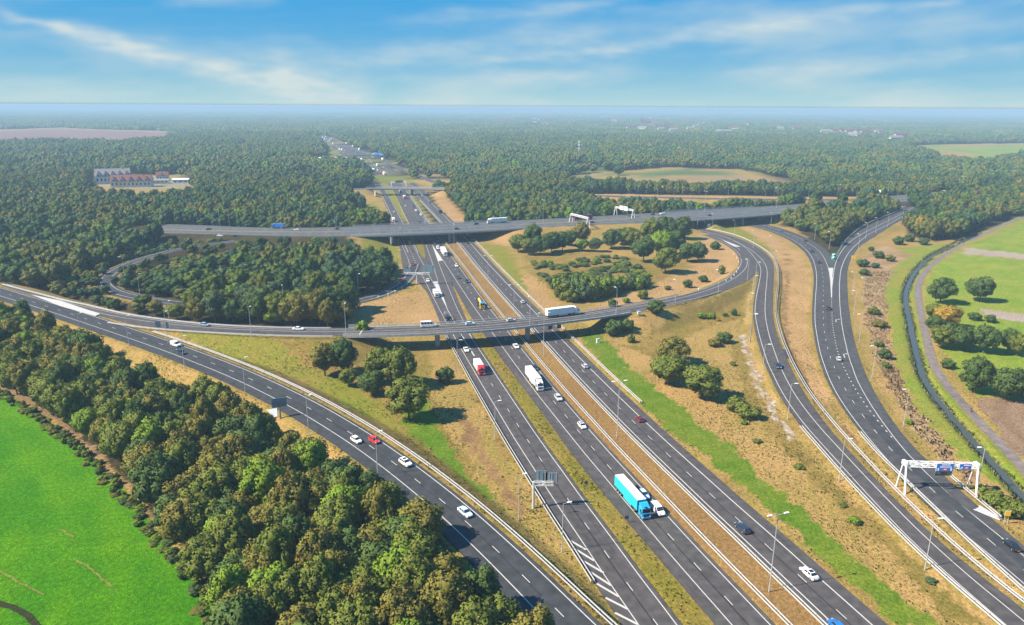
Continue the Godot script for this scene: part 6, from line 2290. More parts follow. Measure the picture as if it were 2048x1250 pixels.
	{"name":"cross motorway","xz":[-271.5,-539,-241.8,-536.4,-212.1,-533.7,-182.4,-531.6,-152.7,-531.4,-123.3,-534.2,-94.3,-540.2,-65.7,-548.3,-37.2,-557.2,-8.8,-566.4,19.4,-576,47.3,-586.4,75,-597.4,102.5,-608.9,130,-620.3,157.8,-631.1,185.8,-641.4,213.4,-652.5,240,-665.5,265.7,-680.5,290.7,-696.7,315.6,-713.1,340.7,-729.1,366.2,-744.7,391.8,-760,417.3,-775.4,442.4,-791.4,467,-808.3,490.9,-826,514.2,-844.6,537,-863.9,559.4,-883.5,581.7,-903.4,603.7,-923.4,625.6,-943.6,647.5,-963.9,669.4,-984.2,691.2,-1004.5,713.1,-1024.7],
	 "y":[8,8,8,8,8,8,8,8,8,8,8,8,8,8,8,8.01,8.02,8.01,7.92,7.71,7.45,7.17,6.89,6.63,6.38,6.14,5.92,5.74,5.59,5.48,5.4,5.33,5.27,5.22,5.17,5.13,5.09,5.04,5],
	 "f":[{"k":"asph","l":[12.9,12.8,13.2,15,17.3,18.9,20.3,21.2,20.5,18.1,15.8,16.4,19.8,24.6,27.6,26.4,24,22,19,16.1,14.4,13.9,14.4,15.6,16.6,16.6,15.2,12.8,10.1,7.9,6.4,5.5,5,4.7,4.4,4.3,4.2,4.1,4.1],"r":[-25.6,-23.6,-19.5,-18.1,-20.1,-22.4,-23.4,-23.2,-22.3,-21.4,-21.7,-22.1,-21.8,-21.3,-21.6,-23.4,-25,-25.1,-23.4,-21.1,-19.4,-19.1,-19.9,-20.9,-21.8,-21.9,-20.5,-18.3,-16.2,-14.2,-12.4,-10.8,-9.7,-8.7,-7.9,-7.1,-6.3,-5.5,-4.7]},
	  {"k":"solid","o":2},
	  {"k":"solid","o":-2},
	  {"k":"dash","o":5.5},
	  {"k":"dash","o":-5.5},
	  {"k":"dash","o":9},
	  {"k":"dash","o":-9},
	  {"k":"solid","o":12.5},
	  {"k":"solid","o":-12.5},
	  {"k":"bridge","s0":149.1,"s1":279},
	  {"k":"bridge","s0":429.6,"s1":538.2}]},
	{"name":"far overpass","xz":[-201.1,-804.5,-185.5,-815.1,-168.6,-823.4,-150.5,-828.9,-131.8,-831.7,-112.8,-832,-93.7,-830.5,-74.7,-828.2,-55.7,-825.4,-36.7,-822.3],
	 "y":8,
	 "f":[{"k":"asph","l":5,"r":-5},
	  {"k":"solid","o":3.5},
	  {"k":"solid","o":-3.5},
	  {"k":"bridge","s0":38.4,"s1":136}]},
	{"name":"distant overpass","xz":[-337.2,-1372.2,-318.8,-1385.9,-300.4,-1399.6,-281.4,-1411.1,-261.1,-1416.8,-239.8,-1416.4],
	 "y":8,
	 "f":[{"k":"asph","l":5,"r":-5},
	  {"k":"bridge","s0":4.6,"s1":96.1}]},
	{"name":"loop ramp","xz":[-191.7,-495.3,-203.3,-486,-213.7,-475.6,-221.6,-463.5,-226.8,-449.9,-229.7,-435.4,-230.7,-420.6,-229.4,-406,-225.4,-392,-218.5,-379.2,-208.7,-368.6,-196.7,-360.4,-183.2,-354.5,-168.9,-350.4,-154.3,-347.7,-139.5,-346,-124.7,-345.6,-110.2,-347.4,-96.6,-352.3,-84.7,-360.3,-75.2,-371.2,-68.4,-384,-64.1,-398.1,-62,-412.7,-61.6,-427.6,-62.1,-442.5,-62.9,-457.4],
	 "y":[7.6,7.38,7.1,6.77,6.4,6.01,5.6,5.21,4.82,4.41,4,3.6,3.17,2.69,2.17,1.66,1.19,0.77,0.46,0.27,0.18,0.15,0.15,0.15,0.15,0.15,0.15],
	 "f":[{"k":"asph","l":4.4,"r":-4.2},
	  {"k":"solid","o":2.3},
	  {"k":"solid","o":-2.3}]},
	{"name":"service slip road","xz":[-158.4,-706.9,-147.2,-696.7,-137.1,-685.5,-128.4,-673,-120.8,-659.8,-113.7,-646.2,-107.1,-632.5,-100.7,-618.6],
	 "y":0.15,
	 "f":[{"k":"asph","l":3,"r":-3},
	  {"k":"solid","o":2.2},
	  {"k":"solid","o":-2.2}]},
	{"name":"side road","xz":[141.6,-778.6,150.8,-761.9,159.9,-745.1,169.1,-728.4,179,-712.2,189.6,-696.4],
	 "y":1.5,
	 "f":[{"k":"asph","l":4,"r":-4},
	  {"k":"solid","o":3},
	  {"k":"solid","o":-3}]},
	{"name":"cycle path","xz":[495.5,-693.9,486.2,-686.2,477,-678.6,467.9,-670.7,459.1,-662.6,450.4,-654.3,441.9,-645.8,433.5,-637.2,425.1,-628.7,416.7,-620,408.4,-611.4,400.1,-602.8,391.8,-594.1,383.5,-585.4,375.2,-576.7,366.9,-568,358.6,-559.3,350.3,-550.6,342,-542,333.7,-533.3,325.5,-524.5,317.4,-515.6,309.5,-506.6,301.7,-497.5,293.9,-488.3,286.3,-479.1,278.6,-469.8,271.1,-460.4,263.8,-450.9,256.7,-441.2,249.8,-431.4,243.3,-421.3,237,-411.1,230.9,-400.7,225.2,-390.2,219.6,-379.6,214.2,-368.8,208.9,-358.1,203.6,-347.3,198.4,-336.5,193.2,-325.6,188.1,-314.8,182.9,-303.9,177.7,-293.1,172.6,-282.3,167.8,-271.3,163.7,-260,160.2,-248.6,157.1,-237,154.2,-225.3,151.6,-213.6,149,-201.9,146.3,-190.2,143.4,-178.5],
	 "y":0.1,
	 "f":[{"k":"asph","l":1.5,"r":-1.5}]},
	{"name":"ditch","xz":[382.9,-589.2,374.4,-580.7,365.9,-572.2,357.4,-563.8,348.9,-555.3,340.5,-546.7,332.1,-538.2,323.7,-529.5,315.4,-520.9,307.2,-512.1,299,-503.3,291,-494.4,283.3,-485.2,275.7,-475.9,268.5,-466.3,261.4,-456.6,254.5,-446.8,247.7,-436.9,241,-426.9,234.5,-416.8,228.2,-406.7,222,-396.3,216.1,-385.9,210.5,-375.3,205.2,-364.6,200,-353.7,195,-342.8,189.9,-331.9,184.8,-321.1,179.7,-310.2,174.7,-299.3,169.6,-288.4,164.6,-277.5,159.8,-266.6,155.4,-255.4,151.7,-244.1,148.4,-232.5,145.6,-220.9,143,-209.1,140.5,-197.4,138.1,-185.7,135.5,-173.9,132.9,-162.2],
	 "y":-0.5,
	 "f":[{"k":"asph","l":1.15,"r":-1.15}]},
]
const ZONES := [
	["olive",[-170.3,-312.7,-120.5,-273.2,-69.1,-230.6,-39.4,-198.5,-16.1,-170.9,-2.5,-149.3,9.2,-127.8,13.6,-118.9,16.5,-119,7.6,-139.7,-4.8,-167.2,-13.7,-195.5,-24,-224.8,-34.2,-286.9,-71.6,-305.5,-134.3,-307.3]],
	["dry",[-34.9,-293.5,-25.3,-293.7,-16.4,-252.7,-6,-213.2,5,-172.4,9.4,-153.6,14,-136.2,19.6,-120.4,16.6,-120.4,6.6,-141.5,-2.8,-164.8,-11.9,-189.2,-21.2,-213,-27.4,-233.4]],
	["yellowgreen",[-149.5,-297.1,-105.5,-264.8,-78.5,-251.8,-49.1,-216.5,-34.5,-205.5,-39,-224.6,-73.8,-262.5,-104.8,-285.8,-135.1,-298.7]],
	["yellowgreen",[-3.2,-323.5,3.4,-287.6,16,-221.3,17.7,-221.3,7.6,-287.6,1.4,-323.6]],
	["lush",[-36.7,-226.8,-30,-233.4,-24.7,-218.7,-21.3,-205.6,-17.3,-193.9,-12.2,-183.3,-6.2,-171,-1.5,-160.1,-8.1,-169.7,-17.3,-184.7,-25.9,-198.7,-35.6,-212.8]],
	["dirt",[-84.4,-246.7,-65.6,-230.3,-44.3,-208.2,-24.1,-183.1,-11.8,-165.9,-2.6,-152.4,-2,-154.5,-12.1,-169.7,-23,-186.1,-41,-207.2,-64.5,-232.9,-85.3,-252.7]],
	["tracks",[-19.5,-220.8,-14.5,-220.9,-9.6,-202.3,-1.7,-177.7,3.5,-162.5,2.2,-157.9,-2.9,-169.8,-9.7,-189.3,-15.1,-205.7]],
	["lush",[29.8,-307.2,39.9,-313.4,46.7,-267.1,54.3,-239.1,63.7,-214,67.3,-193.9,69.3,-177.9,73.1,-166.1,75.9,-151.4,79.5,-138.9,83.8,-120.9,76.7,-120.5,73.1,-134.6,69.5,-149.5,66.4,-158,65.6,-163.1,63.3,-171.7,58.2,-187.6,51,-207.2,42.9,-234.4,37.3,-265.2]],
	["yellowgreen",[-23.4,-534,-14.6,-526.2,-3.6,-526.5,1.8,-472.4,7.5,-414.9,9.8,-385.2,4.4,-394.2,-4.4,-434.6,-13.3,-480.3]],
	["sand",[4.8,-434.8,10.5,-415,25.9,-359.5,28.9,-348.2,16.1,-340.7,9.7,-379.7]],
	["sand",[-17.7,-569.2,6.2,-589.1,14,-570.1,1.9,-526.6,-3.5,-522.5,-12.9,-530.2]],
	["sand",[31.2,-345.5,54.6,-372.2,79,-404.1,114.9,-459.5,136,-511,149,-579,157.9,-574.6,161.6,-519.3,149.9,-468.2,134.9,-433.8,104.9,-392.9,81.7,-374.8,55.3,-358.1,36.1,-344.7]],
	["olive",[5.4,-507.4,54.4,-499.6,91.8,-474.8,130.6,-510.8,125.4,-475.6,77.9,-398.1,51.7,-370,29.4,-354.8,10.9,-435]],
	["olive",[46.3,-294.9,71.6,-324.9,100.9,-356.2,138.7,-411.5,136.5,-399.4,111.8,-333.9,89.3,-295.6,61.4,-264.5,56.3,-279]],
	["straw",[70,-295.3,92.8,-325.3,109.4,-333.8,95.9,-289.1,82.4,-270.5,67.2,-264.6]],
	["straw",[38.5,-301.7,66.1,-333,70.8,-320.9,50.6,-294.9]],
	["straw",[44.3,-267,55.4,-253.7,60.5,-214,67.6,-194.8,71.2,-171.8,76.2,-152.1,80.7,-136.7,84,-123.1,92.3,-120.2,92.1,-130.1,89.2,-154.3,86.9,-184.3,85,-210.6,84.6,-239.5,95.9,-289.1,78.5,-270.4,62.9,-253.8]],
	["olive",[93.6,-295.7,100.5,-302.7,92.6,-264.9,86.6,-234.9,87.3,-200,88.5,-172,90.3,-147.1,92.7,-121,86.8,-120.9,86.5,-144.1,83.2,-171.9,81.2,-199.9,81.4,-234.9]],
	["sand",[195.7,-635.1,208.4,-576.1,202.8,-503.6,184.2,-439.1,142.3,-334.4,121.5,-271.1,109.1,-222.5,107.2,-210.8,107.5,-226.6,109.8,-249.4,118.2,-289.4,131.2,-334.2,160.3,-418.4,184.3,-503.1,186.6,-563.9]],
	["tracks",[194.8,-512.6,194.3,-503.3,164.5,-418.5,138.6,-352.2,120,-296.1,111.9,-259.8,105.8,-222.4,105.5,-200.2,104,-199.5,102.4,-220.4,107,-251.9,115.4,-289.4,135.9,-352.1,161.5,-418.4]],
	["yellowgreen",[167.8,-604.4,191.6,-621.1,190.8,-553,186.5,-512.4,181.5,-503,179.7,-542,171.4,-579.7]],
	["chalk",[102.9,-311.5,104.3,-311.5,98,-279.6,92.5,-251.7,89.7,-229.7,88.7,-214.3,88.3,-202.8,86,-201.4,86.3,-216.2,87.2,-228.4,89.7,-246.7,94.7,-271.8,97.6,-289.1]],
	["weeds",[234.2,-478.4,276.3,-538.5,277.2,-511.1,284.4,-505.8,248.4,-458.2,219.4,-412.1,180.1,-335.1,153.3,-274.5,140.8,-240.2,134.8,-214.9,130,-195.6,128.7,-179.1,131,-164.9,125.5,-156.8,123.9,-166.1,124.6,-186.2,127.6,-207.4,134,-235.6,145.2,-271.4,169.9,-334.9,208.2,-419.5]],
	["bank",[275.5,-514.8,281.5,-500.3,245.3,-455.1,216.3,-407.1,198.9,-373,181.6,-335.2,166.4,-300.3,153,-271.5,141.7,-240.2,135.6,-215.7,131.8,-196.6,131.5,-181.4,133.6,-166.2,137.9,-172.5,139.4,-189.4,144.4,-212,150.5,-238.1,160.7,-268.8,174.7,-300.4,195.2,-344.1,218.2,-389.6,248.1,-436.4,280.6,-479.6,329.2,-536,318.3,-539.7]],
	["bank",[211.8,-373.3,225.3,-400.1,246.6,-433.6,278.7,-476.3,328.7,-531.9,380.9,-586.2,498.1,-704.7,484.6,-678,356.8,-553.5,316.1,-510.3,276.2,-463.5,251.3,-431,232.2,-400.3,216,-369.3,183,-301.3,169,-272.4,161.7,-250.2,155.6,-225.1,147.1,-188,137.9,-172.5,139.4,-189.4,144.4,-212,152.5,-240.4,161.7,-268.8,175.6,-300.5]],
	["pasture",[218.1,-369.3,234.5,-400.3,253.8,-431.1,278.9,-463.6,317.9,-508.5,360.8,-553.6,480.2,-671.6,595,-675.6,224.2,-236.8,178.1,-236.2,164.2,-239.2,173.6,-269,184.6,-297.2,201.5,-335.5]],
	["plough",[163,-237.8,181,-235.3,213.2,-223.8,175.8,-179.6,146.5,-185,152,-204.2]],
	["paletrack",[331.8,-522.1,364.3,-502.5,432.7,-483.5,408.2,-454.6,349.8,-481.4,316.4,-501.2]],
	["paletrack",[239.5,-357.9,256.4,-345.3,302.1,-329,290,-314.7,246.3,-330.5,232.8,-343.1]],
	["field",[-202.6,-254.1,-182.4,-240.9,-161.4,-224.7,-132.4,-200.8,-107.7,-177.1,-88.5,-157,-74.4,-141.8,-62.3,-128.4,-55.2,-118.4,-46.2,-101.2,-146.5,-100.6,-320.4,-252.4]],
	["sandpath",[-193.4,-251.6,-186.7,-247.2,-167.1,-233.8,-150.6,-220.7,-129.8,-201.5,-120.3,-192.7,-105.1,-176.1,-89.6,-159.3,-81.4,-149.6,-82.1,-148.9,-90.8,-159.2,-105.9,-175.3,-119.4,-189.6,-134,-203.6,-149.8,-216.8,-165.7,-228.9,-185.5,-242.8]],
	["heath",[-1636.4,-1589,-1383.6,-1824.9,-1368.5,-1983.2,-1255.6,-2085,-1110.2,-2101.9,-1114,-2385.4,-1283.6,-2785,-1479.7,-2810.3,-1855.6,-3059.8,-1922.4,-2796.9,-2728,-2667.1]],
	["tan",[263.4,-1092,339,-1096.3,375.1,-1029.8,313.8,-1012.5,189.6,-1012.9,164.3,-1018.6]],
	["palefield",[93.1,-1098.5,130.7,-1100.7,164,-1025.7,142.9,-1024.6,104.3,-1059.5]],
	["croft",[156.8,-1127.5,255.6,-1197.3,259.7,-1108.1,197.6,-1057,158.6,-1086]],
	["croft",[251.4,-1216.6,352,-1165.7,358.9,-1065.9,267.3,-1108.6]],
	["pasture",[1110.5,-2053.5,1252.9,-2015.5,1492.9,-2148,1126.1,-1613.2,945.2,-1449.6,870.8,-1392.1,892.4,-1501.9,1080.4,-1715.2,1040,-1921.4]],
	["sand",[80.9,-863.6,131.4,-853.1,214.5,-834.8,306.9,-829.3,387.4,-837.5,372.7,-804.7,295.4,-797.1,205.3,-797.7,142.3,-782.1,96.2,-801.9]],
	["sand",[-91.3,-826.1,-81,-836.2,-61.9,-749.2,-42.9,-653.2,-38.1,-632.8,-51.9,-629.5,-62.8,-684.1]],
	["yellowgreen",[-162.6,-726.1,-143.9,-766.1,-124.2,-691.9,-104.7,-616.7,-127.1,-644.3]],
	["yellowgreen",[-789.6,-2919.2,-531,-2047,-396.7,-1607.5,-299.6,-1359.4,-210,-1081.1,-100.4,-645.2,-73.8,-646.1,-166.2,-1083.6,-374.1,-1703.5,-770.6,-2982.5]],
	["sand",[-198.8,-893.4,-199.1,-1042.6,-171.7,-929.5,-163.6,-867.9]],
	["olive",[-144.7,-1009.1,-111.7,-932.5,-89.3,-898.6,-78,-910.6,-98,-865.7,-114.8,-886.3]],
	["tan",[-183.5,-437.4,-166.7,-432.1,-156.9,-398.9,-169.1,-408.4]],
	["tan",[-135.2,-401.7,-112.2,-412.2,-105.6,-397.6,-126,-390.2]],
	["sand",[-78.6,-355.5,-60.4,-378.2,-49.4,-389.5,-41.5,-358.2,-32.7,-327,-75.2,-322.2]],
	["yellowgreen",[-114,-539.7,-88.4,-544.7,-79.4,-505.1,-71.2,-454.8,-84.1,-470.2,-102.9,-495.3]],
	["pale",[-530.4,-923.7,-490.5,-913.7,-443.7,-881.7,-404.9,-917.9,-459.1,-1028.2,-517.6,-1047.6]],
	["pale",[-373.7,-1354.1,-281.5,-1360.7,-295.8,-1440.5,-381.4,-1462.9]],
	["median",[-56,-550.1,-52.5,-535.3,-49,-520.5,-45.5,-505.7,-42,-490.8,-38.5,-476,-35.1,-461.1,-31.7,-446.3,-28.3,-431.4,-25,-416.5,-21.6,-401.7,-18.3,-386.8,-14.8,-372,-11.3,-357.2,-7.7,-342.4,-4.1,-327.6,-0.5,-312.8,3.1,-298,6.7,-283.2,10.3,-268.4,14.1,-253.7,17.9,-239,21.8,-224.3,25.8,-209.6,29.9,-195,34.2,-180.4,38.5,-165.8,42.8,-151.2,47.3,-136.7,51.9,-122.2,70,-65,79.7,-62.4,62.7,-120,58.4,-134.3,54.2,-148.5,49.8,-162.8,45.6,-177.2,41.4,-191.5,37.3,-205.9,33.4,-220.4,29.6,-234.8,25.8,-249.3,22.2,-263.8,18.7,-278.4,15.2,-292.9,11.7,-307.4,8.2,-321.9,4.7,-336.4,1.2,-350.9,-2.3,-365.4,-5.7,-380,-9.1,-394.5,-12.5,-409.1,-15.9,-423.6,-19.3,-438.2,-22.6,-452.7,-25.8,-467.3,-28.9,-481.9,-32.1,-496.5,-35.3,-511.1,-38.5,-525.7,-41.7,-540.2]],
	["olivegreen",[-22.7,-328.6,-19,-313.7,-15.3,-298.9,-11.6,-284.1,-7.8,-269.2,-3.9,-254.4,-0.1,-239.6,3.8,-224.8,7.8,-210.1,11.8,-195.3,16,-180.6,20.2,-165.9,24.6,-151.3,28.9,-136.6,33.4,-122,50.7,-64.5,59,-61.5,40.9,-118.7,36.3,-133.3,31.8,-147.9,27.4,-162.5,23.1,-177.2,18.9,-191.8,14.7,-206.5,10.7,-221.3,6.7,-236,2.9,-250.8,-0.8,-265.6,-4.5,-280.5,-8.1,-295.3,-11.7,-310.1,-15.3,-324.9]],
]
const CORE := [-150.8,-90.6,-734.2,-547.2,-291.2,-400.7,-240.9,-370.2,-204.1,-349.2,-167.3,-330.4,-135.2,-321.1,-106.3,-317.7,-76.6,-318.2,-81.1,-355.4,-69.6,-369.6,-62.2,-405.8,-74.2,-470.5,-89.2,-544.7,-56.4,-558.9,-10.2,-588.6,31.9,-613.1,110.8,-635,145.6,-639.1,248.7,-688.9,234.8,-633.5,235.3,-588.9,213.5,-474.6,255.3,-542.1,299.5,-603.5,360.6,-673.6,320.4,-579.6,323,-548.3,377.9,-581.3,503.1,-704.9,725,-713.1,150,-92.4]
const WOODS := [
	["belt",[-332.3,-362.2,-285.7,-342.1,-234.7,-317.8,-206.7,-298.9,-176,-275.9,-150.5,-252.8,-124.1,-230.8,-101,-216.6,-80,-202.8,-64.8,-188,-49.4,-172.4,-35.9,-160.9,-24.2,-152.8,-14.9,-142.8,-3.7,-128,3.7,-114.8,7.7,-101.6,-46.2,-101.2,-54.4,-119.8,-60.1,-128.1,-71.4,-141.2,-85.2,-155.7,-103.9,-175.6,-128.1,-199.2,-157.5,-223.9,-184.7,-244.3,-270.4,-289.6]],
	["triangle",[248.5,-669.6,246.2,-617.5,234.5,-554.3,220.9,-500.4,217.3,-478,242.5,-521.6,281.8,-583.1,324,-636.5,380.2,-700.4,404.4,-729.5,382,-725,353.1,-716.7,276.3,-696.6]],
	["east wood",[322.2,-589.2,316.6,-561.1,327.4,-552.7,384,-591.1,512.9,-719.2,635.7,-723.8,753.7,-863.3,600.4,-846.8,480.8,-747.4,419.7,-695.1,369.5,-655.5]],
]
const LOW_GROWTH := [72.2,-779.2,83.1,-731.9,130.6,-715.5,151.2,-719.8,197.5,-707.4,274.6,-731.9,366.1,-766.4,377.8,-791.8,289.5,-788.2,146.9,-778.1]
const CLEARINGS := [
	["clear",[-1539.2,-1492.9,-1290.2,-1699.8,-1268.7,-1836.7,-1159.8,-1923.9,-1011.9,-1913.4,-990.2,-2180.8,-1319.8,-2894,-1566.6,-2976.9,-1974.7,-3257.9,-2034.7,-2961.9,-2879.7,-2816.9]],
	["clear",[67.3,-941.4,84.3,-1081.8,119.1,-1133.9,259.8,-1258.3,371.6,-1204.5,395.7,-1038.1,342.4,-886.1,144.3,-898.6]],
	["clear",[976.9,-1826.1,1125.7,-2082.1,1575.4,-2246.4,1091,-1546.8,910.2,-1394.8,835,-1341.1,865.9,-1499.9]],
	["clear",[72.9,-853,307.5,-838.8,401.4,-842.9,369.9,-774.7,274.6,-731.9,197.5,-707.4,151.2,-719.8,130.6,-715.5,83.1,-731.9,72.2,-779.2]],
	["clear",[-481,-828,-415.1,-759.1,-371.6,-744.7,-351.7,-814.6,-458.6,-1043.3,-532,-1062.5,-631.4,-1097.9]],
	["clear",[-365.9,-1305.7,-268.1,-1312.5,-302.5,-1484.1,-394.9,-1476.8]],
	["clear",[-168.6,-396.2,-151.3,-394.3,-167,-436.3,-185.2,-440.2]],
	["clear",[-130.4,-382.2,-103.9,-390.7,-107.2,-409.8,-134.6,-409.1]],
	["clear",[-190.8,-856.3,-173.6,-929.4,-206.3,-1081.3,-195.4,-1081.9,-159.1,-930.1,-137.5,-824.1,-96.2,-616.9,-124.9,-621.5,-153.7,-674.3,-138.4,-691.4,-175.6,-786]],
	["clear",[-95.7,-845.4,-79.6,-846.1,-57.7,-741.6,-39.3,-653.3,-31.9,-613.7,-53.1,-613,-65.5,-677.5]],
	["clear",[-158.2,-1030,-78.6,-998.7,-68.9,-888.5,-109.1,-860]],
	["clear",[-118.7,-523.2,-87.9,-549.1,-66.8,-433.1,-68.6,-413.2,-84.6,-454.5,-104.9,-483]],
	["clear",[-364.6,-1435.3,-299.6,-1359.4,-221.6,-1122.4,-141.7,-843.3,-89.8,-617.2,-66.4,-617.9,-166.2,-1083.6,-374.1,-1703.5,-770.6,-2982.5,-789.6,-2919.2,-531,-2047,-411.9,-1642.5]],
	["clear",[-402.7,-1925.4,-536.7,-2381,-751.4,-2985.5,-244.9,-1416.4,-80,-934.1,-78.6,-998.7,-203.1,-1329.1]],
]
